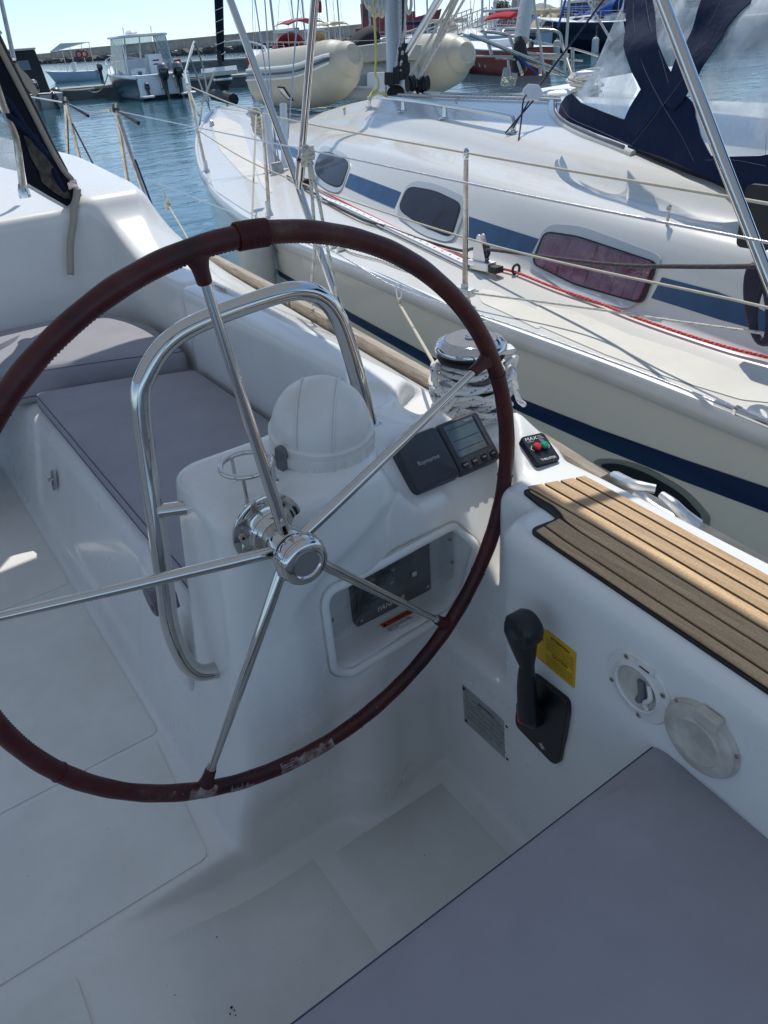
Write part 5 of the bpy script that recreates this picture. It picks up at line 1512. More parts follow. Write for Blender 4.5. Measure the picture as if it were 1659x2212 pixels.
# smooth the stations along y
def smooth_st():
    A = np.array([stn(y) for y in ysN]); 
    for _ in range(60):
        B = A.copy(); B[1:-1] = (A[:-2] + 2 * A[1:-1] + A[2:]) / 4; A = B
    A[:, 4] += .03; A[:, 3] -= .015
    return A
SA = smooth_st()
V = []; F = []; npf = None
for y, (xg, zg, xb, x1, z1, x2, z2, zc) in zip(ysN, SA):
    c = cxx(y)
    f1 = max(0, min(1, (7.2 - y) / 1.4))
    prof = [(xg, zg), (xg + (xb - xg) * .5, zg + .012), (xb - .02 * f1, zg + .022), (xb + .03 * f1, zg + .05 * f1 + .02), (x1 - .04 * f1, z1 - .035 * f1), (x1 + .03 * f1, z1 + .012 * f1), (x2 - .10 * f1, z2 - .10 * f1), (x2 - .01, z2 - .01), (x2 + .10 * f1, z2 + .03 * f1), (c - (c - x2) * .35, zc - .008), (c, zc)]
    hs = chaikin(prof, 2)
    full = hs + [(2 * c - a, b) for a, b in hs[-2::-1]]
    npf = len(full)
    V += [(a, y, b) for a, b in full]
for i in range(len(ysN) - 1):
    for k in range(npf - 1):
        a = i * npf + k; F.append([a, a + npf, a + npf + 1, a + 1][::-1])
NDECK = mk('deck_and_coachroof', V, F, GELN, NB)
relabel(NDECK, 'cream moulded deck and rounded coachroof')
BVN = bvh_of(NDECK)
# hull
V = []; F = []
levels = [(1.0, 1, 0), (.80, 1, .012), (.55, 1, .03), (.25, 1, .07), (0, 1, .13), (-.5, 1, .5)]
for sgn in (1, -1):
    b0 = len(V)
    for y, row in zip(ysN, SA):
        xg, zg = row[0], row[1]; c = cxx(y); hw = c - xg
        tb = max(0, min(1, (y - 6.5) / 3.2))
        for f_, k_, o_ in levels:
            z = zg * f_ if f_ > 0 else f_
            yy = y - (1 - f_) * .55 * tb
            w = max(0.004, hw - o_ * (1 + 1.2 * tb) * min(1, hw / .8))
            V.append((c - sgn * w, yy, z - (.006 if f_ == 1 else 0)))
    nl = len(levels)
    for i in range(len(ysN) - 1):
        for k in range(nl - 1):
            a = b0 + i * nl + k; q = [a, a + 1, a + nl + 1, a + nl]
            F.append(q[::-1] if sgn > 0 else q)
NH = mk('hull', V, F, HULLN, NB); BVH_ = bvh_of(NH)
# aluminium toe rail along the deck edge
def gun(y, dx=0, dz=0):
    i = np.interp(y, ysN, SA[:, 0]); z = np.interp(y, ysN, SA[:, 1]); return Vector((float(i) + dx, y, float(z) + dz))
def strip(name, prof, y0, y1, n, m, par, side=1):
    V = []; F = []; k_ = len(prof)
    for i in range(n + 1):
        y = y0 + (y1 - y0) * i / n; g = gun(y); c = cxx(y)
        for dx, dz in prof:
            x = g.x + dx
            V.append((x if side > 0 else 2 * c - x, y, g.z + dz))
    for i in range(n):
        for k in range(k_):
            a = i * k_ + k; b = i * k_ + (k + 1) % k_; F.append([a, b, b + k_, a + k_])
    return mk(name, V, F, m, par, auto=30)
for s in (1, -1):
    strip('toe_rail', [(-.022, -.045), (-.026, -.02), (-.022, .004), (-.010, .020), (.008, .022), (.016, .012), (.016, -.03)], -3, 9.5, 90, ALUP, NB, s)
# hull stripe in navy, blue stripe on the coachroof
drape('hull_stripe', BVH_, [(560, 560), (640, 606), (700, 640), (760, 676), (930, 768), (1130, 862), (1300, 928), (1480, 992), (1700, 1066), (1700, 1122), (1480, 1040), (1300, 968), (1130, 892), (930, 792), (760, 694), (700, 655), (640, 618), (560, 568)], .003, NAVYP, NB, 22)
Z6 = zmap(1097.2, 384, .3386); Z5 = zmap(548.6, 274.3, .3638)
drape('side_stripe', BVN, [(541, 266), (567, 286), (621, 314), (681, 339), (677, 358), (630, 337), (570, 306), (548, 284)], .002, BLUES, NB, 12)
drape('side_stripe', BVN, [Z5(570, 275), Z5(720, 330), Z5(875, 388), Z5(835, 485), Z5(690, 425), Z5(540, 355)], .002, BLUES, NB, 12)
drape('side_stripe', BVN, [Z5(1278, 532), Z5(1460, 592), Z5(1659, 655), Z5(1700, 668), Z5(1690, 790), Z5(1640, 772), Z5(1460, 718), Z5(1275, 655)], .002, BLUES, NB, 12)
drape('side_stripe', BVN, [Z6(985, 635), Z6(1100, 665), Z6(1330, 725), Z6(1560, 815), Z6(1720, 890), Z6(1720, 1010), Z6(1590, 970), Z6(1350, 905), Z6(1100, 825), Z6(915, 768)], .002, BLUES, NB, 12)
# windows
def bez(poly, r, n=5): return [(p.x, p.y) for p in roundpoly([Vector(q) for q in poly], r, n)]
def drape_flat(*a, **k):
    pts = a[2]; ns = [hit(BVN, *p)[1] for p in pts]; ns = [n if n.dot(ray(900, 500)) < 0 else -n for n in ns if n is not None]
    AVG[0] = sum(ns, Vector((0, 0, 0))).normalized(); o = drape(*a, **k); AVG[0] = None; return o
def window(outer, inner, m, lab=None, par=NB):
    fr = drape_flat('window_frame', BVN, bez(outer, 26), .009, ALUW, par, 11, .012)
    if lab: relabel(fr, lab)
    cx0 = sum(p[0] for p in inner) / len(inner); cy0 = sum(p[1] for p in inner) / len(inner)
    drape_flat('rubber_seal', BVN, bez([(cx0 + (x - cx0) * 1.05, cy0 + (y - cy0) * 1.07) for x, y in inner], 18), .0105, BLK2, fr, 11, .004)
    g = drape_flat('window_pane', BVN, bez(inner, 16), .0118, m, fr, 11, .004)
    return fr
ALUW = mat('pale_window_frame', (.44, .48, .49), .25, .0)
o1 = [Z5(355, 300), Z5(390, 125), Z5(590, 190), Z5(580, 225), Z5(510, 405), Z5(345, 290)]
window([Z5(340, 280), Z5(400, 112), Z5(470, 128), Z5(590, 190), Z5(515, 408), Z5(410, 370)], [Z5(358, 262), Z5(405, 152), Z5(480, 168), Z5(572, 212), Z5(520, 368), Z5(430, 335)], GLASSD, 'small forward coachroof window with dark pane')
window([Z5(840, 520), Z5(925, 318), Z5(1080, 340), Z5(1285, 432), Z5(1185, 700), Z5(1000, 645)], [Z5(868, 492), Z5(925, 362), Z5(1080, 388), Z5(1236, 462), Z5(1175, 655), Z5(1010, 590)], GLASSD, 'middle coachroof window with dark pane')
w3 = window([Z6(125, 560), Z6(255, 297), Z6(480, 315), Z6(1005, 510), Z6(800, 850), Z6(420, 760)], [Z6(172, 550), Z6(255, 355), Z6(460, 385), Z6(950, 545), Z6(850, 795), Z6(440, 680)], GLASSD2, 'aft coachroof window with a maroon curtain behind the pane')
# folds of the maroon curtain inside the third window
CURT = mat('maroon_curtain', (.30, .05, .13), .75, var=.35, vscale=14)
L_ = [Z6(255, 358), Z6(330, 365), Z6(415, 385), Z6(500, 400), Z6(590, 420), Z6(665, 450), Z6(740, 475), Z6(820, 500), Z6(890, 525), Z6(948, 548)]
Bt = [Z6(182, 555), Z6(240, 590), Z6(320, 625), Z6(410, 668), Z6(500, 700), Z6(590, 730), Z6(660, 755), Z6(740, 775), Z6(800, 790), Z6(848, 792)]
for i in range(9):
    a, b, c, d = L_[i], L_[i + 1], Bt[i + 1], Bt[i]
    g = 1.5
    drape_flat('curtain_fold', BVN, [(a[0] + g, a[1] + 5), (b[0] - g, b[1] + 5), (c[0] - g, c[1] - 4), (d[0] + g, d[1] - 4)], .0128 + .0016 * (i % 2), CURT, w3, 9)
drape_flat('window_glass', BVN, bez([Z6(180, 552), Z6(255, 357), Z6(460, 387), Z6(945, 547), Z6(848, 792), Z6(440, 678)], 14), .0175, BGLASS, w3, 12)
# black oval opening light in the topside
OV = [Z8(640, 305), Z8(780, 300), Z8(960, 350), Z8(1200, 490), Z8(1330, 640), Z8(1310, 715), Z8(1200, 700), Z8(950, 560), Z8(700, 380)]
OVI = [Z8(690, 330), Z8(790, 322), Z8(950, 372), Z8(1170, 500), Z8(1285, 630), Z8(1275, 672), Z8(1190, 660), Z8(950, 520), Z8(740, 370)]
ALUD = mat('dull_green_grey_frame', (.25, .28, .25), .3, .2)
of = drape('hull_window', BVH_, bez(OV, 40), .010, ALUD, NB, 12, .012); relabel(of, 'long black oval window low in the topside')
drape('hull_window_pane', BVH_, bez(OVI, 30), .0145, BLACK, of, 12, .004)
# non-slip deck panels
for poly in ([(455, 262), (475, 250), (520, 268), (540, 330), (560, 400), (530, 385), (475, 325)], [(545, 340), (566, 350), (590, 420), (566, 405)],
             [Z5(1340, 960), Z5(1430, 975), Z5(1700, 1100), Z5(1700, 1210), Z5(1500, 1110), Z5(1340, 1040)],
             [Z6(180, 810), Z6(420, 850), Z6(790, 1010), Z6(1150, 1120), Z6(1640, 1300), Z6(1700, 1340), Z6(1700, 1440), Z6(1490, 1420), Z6(1060, 1290), Z6(620, 1130), Z6(180, 940)]):
    drape('nonslip_deck_panel', BVN, bez(poly, 12), .0025, PADN, NB, 14)
# ------------------------------------------------------------------ stanchions, lifelines, pulpit
def hitN(u, v):
    h, n = hit(BVN, u, v); return h
def vert_at(base, u, v):
    """height above base of the pixel on the vertical line through base"""
    d = ray(u, v); t = ((base.x) * CF.x + base.y * CF.y) ; 
    h1 = Vector((base.x, base.y)).length; dd = Vector((d.x, d.y)).length; return EYE.z + d.z * h1 / dd
def stanchion(ub, vb, ut, vt, r=.0125):
    b = hitN(ub, vb) or ax(ub, vb, 2.2)
    zt = vert_at(b, ut, vt)
    hdist = Vector((b.x, b.y)).length; d = ray(ut, vt); t = EYE + d * (hdist / Vector((d.x, d.y)).length)
    o = tube('stanchion', [b - Vector((0, 0, .01)), b.lerp(t, .96)], [r, r * .8], STEEL, NB, seg=14)
    lathe('stanchion_foot', [(0, -.01), (.030, -.01), (.028, .008), (.017, .03), (.016, .09), (0, .09)], Matrix.Translation(b), ALUP, o, seg=20)
    lathe('stanchion_cap', [(r * .8, -.02), (r * .95, -.012), (r * .95, .006), (r * .5, .016), (0, .018)], Matrix.Translation(t), CHROME, o, seg=14)
    return b, t
s1b, s1t = stanchion(1004, 655, 1007, 330)
s2b, s2t = stanchion(582, 465, 566, 245)
s3b, s3t = stanchion(447, 372, 405, 185)
bow = ad(470, 160, 8.4)
tube('lifeline', spl([s3t, s2t, s1t, s1t + (ax(1659, 440, 1.98) - s1t) * 1.0, ax(1900, 490, 1.96)], 8), .0045, ROPEW, NB, seg=8)
mid = lambda b, t, k: b.lerp(t, k)
tube('lifeline', spl([mid(s3b, s3t, .5), mid(s2b, s2t, .47), mid(s1b, s1t, .46), ax(1659, 665, 1.98), ax(1900, 745, 1.95)], 8), .0045, ROPEW, NB, seg=8)
# stanchion collar and grey-flecked control line on deck
col_ = mid(s1b, s1t, .06)
slab('line_guide', Frame(col_, (1, 0, 0), (0, 1, 0)), rrect(.045, .11, .015), .0, .035, ALUP, NB, bevel=(.006, 2))
tube('deck_line', spl([col_ + Vector((0, -.06, .02)), ax(*Z6(500, 830), 2.25), ax(*Z6(1000, 905), 2.2), ax(*Z6(1620, 990), 2.15)], 8), .0048, ROPEG, NB, seg=10)
# pulpit at the bow
pu = [hitN(447, 372)]
pb = ad(405, 182, 8.2); pc = ad(416, 102, 9.6); pd_ = ad(447, 145, 10.1)
Bw = Vector((4.31, 9.70, 1.44))
pp1 = Vector((3.35, 8.15, 1.36)); pp2 = Vector((3.95, 9.10, 1.40)); 
tpz = 1.98
ps = [ad(400, 158, 9.0), ad(417, 96, 9.9), ad(438, 150, 10.4)]
tube('pulpit', [s3t, ad(400, 155, 8.9), ad(418, 100, 9.7)], .0125, STEEL, NB, seg=12)
tube('pulpit', spl([ad(400, 155, 8.9), ad(416, 98, 9.7), ad(423, 97, 9.9), ad(442, 160, 10.2), ad(452, 235, 10.3)], 6), .0125, STEEL, NB, seg=12)
tube('pulpit', [ad(408, 120, 9.5), ad(428, 170, 9.9), ad(458, 250, 10.0)], .010, STEEL, NB, seg=12)
tube('pulpit', spl([ad(483, 100, 11.0), ad(488, 92, 11.0), ad(520, 88, 10.6), ad(560, 96, 9.9), ad(575, 110, 9.4), ad(577, 160, 9.2)], 6), .0125, STEEL, NB, seg=12)
tube('pulpit_seat', [ad(436, 158, 10.2), ad(512, 150, 10.2)], [.05, .05], WPLAS, NB, seg=4)
for a_, b_ in (((395, 160), (430, 250)), ((463, 155), (436, 225)), ((436, 225), (431, 270))):
    tube('bow_line', [ad(*a_, 9.0), ad(*b_, 8.6)], .012, ROPEW, NB, seg=6)
# furler and forestay with rolled genoa
fb = Vector((4.30, 9.62, 1.50)); fdir = ad(470, 0, 10.4)
fu = ad(478, 150, 10.3); ft = ad(471, -40, 10.0)
top_st = fu + (ft - fu) * 8
gen = tube('furled_genoa', [fu + (ft - fu) * k for k in (.10, .4, .8, 1.2, 3, 6)], [.045, .055, .06, .07, .09, .08], BLKF, NB, seg=14)
for k in range(7): tube('sail_wrap_cord', [fu + (ft - fu) * (.18 + .13 * k) + Vector((.065 * math.cos(t), .065 * math.sin(t), .02 * math.cos(t))) for t in [2 * PI * i / 14 for i in range(14)]], .004, WPLAS, gen, seg=5, closed=True)
lathe('furling_drum', [(0, -.17), (.06, -.17), (.075, -.12), (.115, -.10), (.125, -.06), (.125, .02), (.10, .05), (.05, .06), (.05, .12), (.035, .14), (.03, .3), (0, .3)], Matrix.Translation(fu - Vector((0, 0, .08))), BLK2, NB, seg=28)
lathe('furling_drum_band', [(.126, -.07), (.130, -.06), (.130, -.05), (.126, -.04)], Matrix.Translation(fu - Vector((0, 0, .06))), ALU, NB, seg=28)
tube('chain_plate', [fu - Vector((0, 0, .25)), fu - Vector((-.02, .0, .95))], .022, STEEL, NB, seg=6)
tube('bow_roller', [ad(462, 205, 10.2), ad(505, 215, 9.6)], .07, BLK2, NB, seg=8)
lathe('bow_cleat', [(0, 0), (.03, 0), (.02, .05), (0, .06)], Matrix.Translation(hitN(458, 272) or Vector((3.9, 9, 1.4))), ALU, NB, seg=12)
# side stanchion rope hanging to a fender
# ------------------------------------------------------------------ genoa track with car, deck lines, organiser
def onN(u, v, off=0.0):
    h, n = hit(BVN, u, v)
    if h is None: return az(u, v, 1.1)
    if n.z < 0: n = -n
    return h + n * off
tp_ = [onN(*Z5(x, y), .010) for x, y in ((395, 430), (560, 495), (800, 610), (1010, 710), (1290, 845))]
pth = spl(tp_, 8)
V = []; F = []
for i, p in enumerate(pth):
    t = (pth[min(i + 1, len(pth) - 1)] - pth[max(i - 1, 0)]).normalized(); s = t.cross(Vector((0, 0, 1))).normalized()
    for a, b in ((-.019, 0), (-.019, .012), (.019, .012), (.019, 0)): V.append(p + s * a + Vector((0, 0, b)))
for i in range(len(pth) - 1):
    for k in range(4): a = i * 4 + k; b = i * 4 + (k + 1) % 4; F.append([a, b, b + 4, a + 4])
trk = mk('genoa_track', V, F, WPAINT, NB, smooth=False); relabel(trk, 'long perforated genoa track on the side deck')
rail_c = trk
for k in range(24):
    t = (k + .5) / 24 * (len(pth) - 1); i = int(t); p = pth[i].lerp(pth[min(i + 1, len(pth) - 1)], t - i) + Vector((0, 0, .0125))
    cyl('track_hole', Frame(p, (1, 0, 0), (0, 1, 0)), .0062, 0, .0005, BLK2, trk, seg=10)
for s_ in (-.030, .030):
    q_ = [p + Vector((s_, 0, .004)) for p in pth]; tube('track_edge', q_, .0042, ALU, trk, seg=6)
cc = onN(*Z5(1350, 855), .02)
td = (onN(*Z5(1200, 800)) - cc).normalized()
Fc = Frame(cc, td, Vector((0, 0, 1)).cross(td))
car = slab('genoa_car', Fc, rrect(.17, .062, .010), -.012, .030, ALU, NB, bevel=(.005, 2)); relabel(car, 'grey genoa sheet car and block on the track')
slab('car_end_stop', Fc.at(-.115, 0), rrect(.06, .05, .008), -.012, .018, BLK2, car, bevel=(.004, 2))
Fv = Frame(cc + Vector((0, 0, .03)), td, (0, 0, 1))
for s_ in (-.012, .012):
    slab('block_cheek', Fv, [(p.x, p.y) for p in roundpoly([Vector(q) for q in ((-.050, 0), (.050, 0), (.045, .05), (.005, .125), (-.020, .12))], .015)], s_ - .002, s_ + .002, ALU, car, bevel=(.001, 1))
lathe('sheave', [(0, -.009), (.036, -.009), (.030, 0), (.036, .009), (0, .009)], Fv.at(-.028, .05).M, BLK2, car, seg=24)
# red line along the coachroof foot
rl = [onN(*p, .012) for p in ((430 + 250, 402), Z5(380, 375), Z5(560, 470), Z5(760, 570), Z5(960, 670), Z5(1180, 765), Z5(1330, 815), Z5(1420, 845))] + [onN(*Z6(*p), .014) for p in ((50, 620), (300, 720), (560, 810), (800, 905), (1100, 1010), (1400, 1100), (1660, 1165))]
o = tube('red_line', spl(rl, 6), .0062, ROPER, None, seg=8); tag(o, 'red furling line running aft along the foot of the neighbouring coachroof', 'rope')
gl_ = [onN(*p, .018) for p in (Z5(200, 305), Z5(400, 435), Z5(620, 555), Z5(800, 615), Z5(1000, 690), Z5(1240, 755))] + [cc + Vector((0, 0, .085)), ax(*Z6(600, 548), 2.33), ax(*Z6(1100, 566), 2.2), ax(*Z6(1700, 565), 2.05)]
o = tube('dark_sheet', spl(gl_, 6), .0075, ROPEK, None, seg=10); tag(o, 'dark grey genoa sheet led through the car and aft past the window', 'rope')
dl = [onN(*p, .008) for p in ((745, 520), Z5(560, 745), Z5(750, 800), Z5(880, 850), Z5(1180, 945), Z5(1330, 985))]
o = tube('deck_rope', spl(dl, 6), .0048, ROPEG, None, seg=8); tag(o, 'grey flecked line lying on the neighbouring side deck', 'rope')
for u, v in (Z5(480, 715), Z5(520, 735)):
    slab('deck_eye', Frame(onN(u, v, .004), (1, 0, 0), (0, 1, 0)), rrect(.05, .03, .01), 0, .022, WPLAS, NB, bevel=(.004, 2))
ey = onN(*Z6(55, 610), .02); tube('line_guide_ring', [ey + Vector((.022 * math.cos(t), 0, .022 * math.sin(t))) for t in [2 * PI * k / 16 for k in range(16)]], .006, BLK2, NB, seg=8, closed=True)
slab('clutch', Frame(onN(*Z5(305, 360), .01), (1, 0, 0), (0, 1, 0)), rrect(.05, .09, .01), 0, .05, BLK2, NB, bevel=(.006, 2))
# small fastener with shadow on the side
fp = onN(*Z6(1015, 300)); lathe('deck_pin', [(0, 0), (.006, 0), (.006, .05), (.011, .055), (.011, .068), (0, .075)], Matrix.Translation(fp), CHROME, NB, seg=12)
# ------------------------------------------------------------------ grab rail
gr_ = [(800, 232), (872, 240), (961, 255), (1108, 285)]
feet = [onN(u, v) for u, v in gr_]
tops = [p + Vector((0, 0, .075)) for p in feet]
e0, e1_ = feet[0], feet[-1]
pth = [feet[0] + Vector((0, .0, 0)), tops[0] + Vector((0, -.0, -.02)), tops[0] + Vector((.0, -.03, .002))] + [tops[1], tops[2], tops[3].lerp(tops[2], .12), tops[3] + Vector((0, 0, -.015)), feet[3]]
gbr = tube('grab_rail', spl(pth, 5), .0155, CHROME, NB, seg=16); relabel(gbr, 'polished grab rail on the coachroof')
for k in range(4):
    f_ = feet[k]
    if k in (1, 2): tube('rail_post', [f_, tops[k]], [.020, .014], CHROME, gbr, seg=12)
    lathe('rail_base', [(0, -.004), (.042, -.004), (.040, .004), (.020, .008), (0, .008)], Matrix.Translation(f_), CHROME, gbr, seg=20)
# cord with plastic clip tied to the grab rail
cpx = ad(1152, 202, 5.0)
k_ = onN(1108, 290)
clip_z = Vector((k_.x + .05, k_.y, 0))
cl_d = (k_ - EYE).dot(CF)
cpx = ad(1152, 202, cl_d * .985)
slab('cord_clip', Frame(cpx, CR, CU), [(-.055, -.035), (.03, -.045), (.055, .0), (.03, .045), (-.03, .05), (-.06, .02)], -.012, .012, WPLAS, NB, bevel=(.004, 2))
tube('cord', [cpx, ad(1304, 0, cl_d * 1.0), ad(1390, -130, cl_d)], .0055, CORDK, NB, seg=8)
tube('cord', spl([cpx + CR * -.03, ad(1131, 215, cl_d * .98), ad(1126, 260, cl_d * .98), ad(1118, 318, cl_d * .97), ad(1112, 345, cl_d * .97)], 5), .0050, CORDK, NB, seg=8)
tube('cord', [cpx, k_ + Vector((0, 0, .03))], .0045, CORDK, NB, seg=8)
tube('cord', [cpx + CU * -.04, feet[3] + Vector((-.06, 0, .0))], .0045, CORDK, NB, seg=8)
bl = MB()
for k in range(3):
    v, f = glathe([(0, -.011), (.008, -.006), (.010, 0), (.008, .006), (0, .011)], Matrix.Translation(ad(1112 - k, 345 + 2 * k, cl_d * .97)), 8); bl.add(v, f)
bl.build('cord_knot', CORDK, NB)
# ------------------------------------------------------------------ mast, lines at its foot
MB_ = hitN(855, 197) or Vector((4.19, 5.77, 1.66))
mdist = (MB_ - EYE).dot(CF)
def am(u, v, k=1.0): return ad(u, v, mdist * k)
bL, bR = am(834, 196), am(876, 196); mcen = (bL + bR) / 2; mw = (bR - bL).length / 2
mtop = am(851, 0); md = (mtop - mcen).normalized(); mt = mcen + md * 9
V = []; F = []
exm = CR.copy(); eym = md.cross(exm).normalized(); exm = eym.cross(md)
for P in (mcen - md * .02, mt):
    for k in range(28):
        a = 2 * PI * k / 28; V.append(P + exm * (mw * .92 * math.cos(a)) + eym * (mw * 1.5 * math.sin(a)))
for k in range(28): F.append([k, (k + 1) % 28, (k + 1) % 28 + 28, k + 28])
MASTM = mat('anodised_mast', (.46, .47, .48), .42, .35, var=.1, vscale=3)
mast = mk('mast', V, F, MASTM, NB)
relabel(mast, 'thick grey aluminium mast rising off the coachroof')
tube('mast_track', [mcen + exm * mw * .72 - eym * mw * 1.0 * -1 + eym * 0, mt + exm * mw * .72], .012, ALU, mast, seg=6)
mfr = -1 if eym.dot(CF) > 0 else 1
def mf(u, v, off=.04): return am(u, v, 1.0) - CF * (mw * 1.45 + off)
def mline(pts, r, m, nm='halyard'):
    return tube(nm, spl([mf(*p) for p in pts], 5), r, m, mast, seg=8)
Z9 = zmap(768.05, 0, .19842)
mline([Z9(470, -60), Z9(480, 200), Z9(490, 500), Z9(455, 700), Z9(440, 860)], .010, ROPET)
mline([Z9(505, -60), Z9(515, 300), Z9(520, 640)], .011, CORDK)
mline([Z9(548, -60), Z9(530, 300), Z9(510, 640), Z9(485, 900)], .012, ROPEP)
mline([Z9(560, -60), Z9(535, 200), Z9(520, 560)], .009, ROPEW)
for u, v, h_, w_2 in ((490, 700, .10, .035), (530, 690, .14, .04), (520, 800, .12, .05), (350, 960, .09, .04), (385, 970, .10, .035), (440, 930, .12, .04), (480, 900, .10, .05), (540, 880, .12, .05)):
    p = mf(*Z9(u, v), .02); slab('mast_foot_block', Frame(p, CR, (0, 0, 1)), rrect(w_2 * 1.4, h_, .01), -.02, .02, BLK2, mast, bevel=(.008, 2))
for u, v in ((590, 920), (610, 900), (700, 940), (730, 925), (760, 905)):
    p = am(*Z9(u, v), .965); lathe('turning_block', [(0, -.022), (.055, -.022), (.045, -.006), (.045, .006), (.055, .022), (0, .022)], Frame(p, CR * .3 + Vector((0, 1, 0)), (0, 0, 1)).M, BLK2, NB, seg=20)
for k, (a_, b_, m_) in enumerate((((1060, -20), (570, 860), ROPEW), ((1085, -20), (640, 940), ROPEW), ((1120, -20), (660, 945), ROPEW), ((1195, -30), (640, 950), ROPEP))):
    tube('halyard_to_deck', [am(*Z9(*a_), .93), am(*Z9(*b_), .965)], .011, m_, NB, seg=8)
# clutter of coiled halyards high on the mast
rnd = random.Random(5)
for k in range(9):
    u0 = 195 + 14 * k + rnd.uniform(-6, 6)
    pts = [am(*Z9(u0, -80), .97), am(*Z9(u0 - 20, 30 + rnd.uniform(0, 60)), .96), am(*Z9(u0 - 5, 120 + rnd.uniform(0, 60)), .96), am(*Z9(u0 + 18, 60 + rnd.uniform(0, 60)), .95), am(*Z9(u0 + 14, -80), .96)]
    tube('hanging_halyard', spl(pts, 6), .013, ROPEW, mast, seg=8)
tube('hanging_halyard', spl([am(*Z9(120, -60), .97), am(*Z9(105, 20), .97), am(*Z9(145, 95), .97), am(*Z9(190, 60), .97), am(*Z9(195, -60), .97)], 8), .012, ROPEW, mast, seg=8)
tube('hanging_halyard', spl([am(*Z9(560, -60), .95), am(*Z9(550, 60), .95), am(*Z9(580, 150), .95), am(*Z9(605, 60), .95), am(*Z9(600, -60), .95)], 8), .012, ROPEW, mast, seg=8)
yl_ = [am(*Z9(200, -60), .95), am(*Z9(195, 60), .95), am(*Z9(215, 400), .95), am(*Z9(225, 600), .95), am(*Z9(212, 790), .95), am(*Z9(245, 880), .95), am(*Z9(240, 975), .95), am(*Z9(180, 1010), .945), am(*Z9(160, 1060), .94), am(*Z9(240, 1010), .94), am(*Z9(320, 1040), .94), am(*Z9(300, 1000), .94)]
o = tube('yellow_line', spl(yl_, 6), .009, ROPEY, None, seg=8); tag(o, 'yellow line hanging down beside the neighbouring mast', 'rope')
yl2 = [onN(750, 240, .03) , onN(680, 232, .02), onN(655, 222, .04), onN(670, 212, .04), onN(700, 222, .02), onN(735, 212, .02), onN(790, 204, .02)]
o = tube('yellow_line', spl(yl2, 6), .009, ROPEY, None, seg=8); tag(o, 'yellow line looped loosely on the coachroof below the dinghy', 'rope')
for off_, m_, nm in ((0, ROPET, 0), (14, ROPEP, 1)):
    pts = [onN(868 - off_ * .5, 200 + off_ * .55, .012), onN(920, 204 + off_ * .5, .012), onN(1000, 207 + off_ * .5, .012), onN(1090, 209 + off_ * .55, .012), onN(1210, 213 + off_ * .6, .012)]
    tube('roof_line', spl(pts, 6), .0085, m_, NB, seg=8)
# hatch ahead of the sprayhood
hb = [onN(*Z3_) for Z3_ in ((1050, 186), (1200, 172), (1225, 188), (1110, 200))]
drape('roof_hatch', BVN, bez([(1012, 180), (1100, 168), (1240, 158), (1240, 172), (1140, 190), (1040, 190)], 8), .03, GLASSD, NB, 14, .03)
# shrouds
def shroud(u0, v0, u1, v1, d, r, m=WIRE, nm='shroud'):
    a = ad(u0, v0, d); b = ad(u1, v1, d * 1.0); tube(nm, [a, b, b + (b - a) * 4], r, m, NB, seg=8)
tb_d = (onN(598, 372) - EYE).dot(CF)
shroud(606, 372, 545, -40, tb_d, .0055); shroud(598, 372, 572, 0, tb_d, .0055); shroud(622, 300, 648, -40, tb_d, .0060)
for u0, v0, u1, v1 in ((590, 372, 575, 240), (616, 360, 612, 226)):
    tube('shroud_tube', [ad(u0, v0, tb_d), ad(u1, v1, tb_d)], .030, FROST, NB, seg=16)
slab('chain_plate', Frame(onN(600, 375, .03), (1, 0, 0), (0, .3, 1)), rrect(.10, .10, .01), -.02, .02, STEEL, NB, bevel=(.004, 2))
tube('turnbuckle', [ad(580, 318, tb_d), ad(606, 352, tb_d)], .012, STEEL, NB, seg=8)
# rope with knots from our side to the fender
# ------------------------------------------------------------------ sprayhood of the neighbour
DC = Vector((4.03, 1.0, 1.46)); DR = Vector((1.30, 2.60, 1.22))
V = []; F = []
for i in range(61):
    ph = PI * 0.5 * i / 60
    for k in range(97):
        th_ = -PI * .35 + PI * 1.7 * k / 96
        sq_ = lambda t, e: math.copysign(abs(t) ** e, t)
        V.append(DC + Vector((DR.x * sq_(math.cos(th_), .9) * sq_(math.cos(ph), .9), DR.y * sq_(math.sin(th_), .9) * sq_(math.cos(ph), .9), DR.z * sq_(math.sin(ph), .95))))
for i in range(60):
    for k in range(96): a = i * 97 + k; F.append([a, a + 1, a + 98, a + 97])
BVD = BVHTree.FromPolygons(V, F)
Z3b = zmap(1042, 0, .3717)
def wf(p): return .017 * math.sin(p.x * 9 + p.z * 12 + math.sin(p.y * 6)) * math.sin(p.y * 8 + 2) + .008 * math.sin(p.z * 27 + p.x * 13 - p.y * 9)
NHD = None
def dr(name, pts, m, off=0, wr=wf, th_=.004, step=13, par=None):
    return drape(name, BVD, [Z3b(*p) for p in pts], off, m, par, step, th_, wr)
base = dr('sprayhood_skirt', [(430, 600), (470, 560), (530, 545), (580, 600), (700, 650), (820, 695), (850, 660), (905, 520), (1000, 540), (1070, 500), (1180, 560), (1215, 600), (1225, 680), (1270, 790), (1340, 905), (1430, 910), (1620, 905), (1760, 880), (1760, 1330), (1600, 1200), (1400, 1070), (1150, 960), (870, 850), (640, 770), (480, 700), (430, 650)], NAVYF, 0)
base.parent = NB; base.matrix_parent_inverse = PINV[NB.name]
NHD = base; NHD.name = 'sprayhood'; relabel(NHD, 'navy canvas sprayhood with clear vinyl windows')
dr('canvas_panel', [(850, -40), (985, -40), (1000, 90), (1030, 230), (1075, 380), (1110, 450), (1080, 520), (1060, 610), (990, 700), (900, 800), (800, 740), (905, 515), (870, 430), (835, 280), (830, 120)], NAVYF, .006, par=NHD)
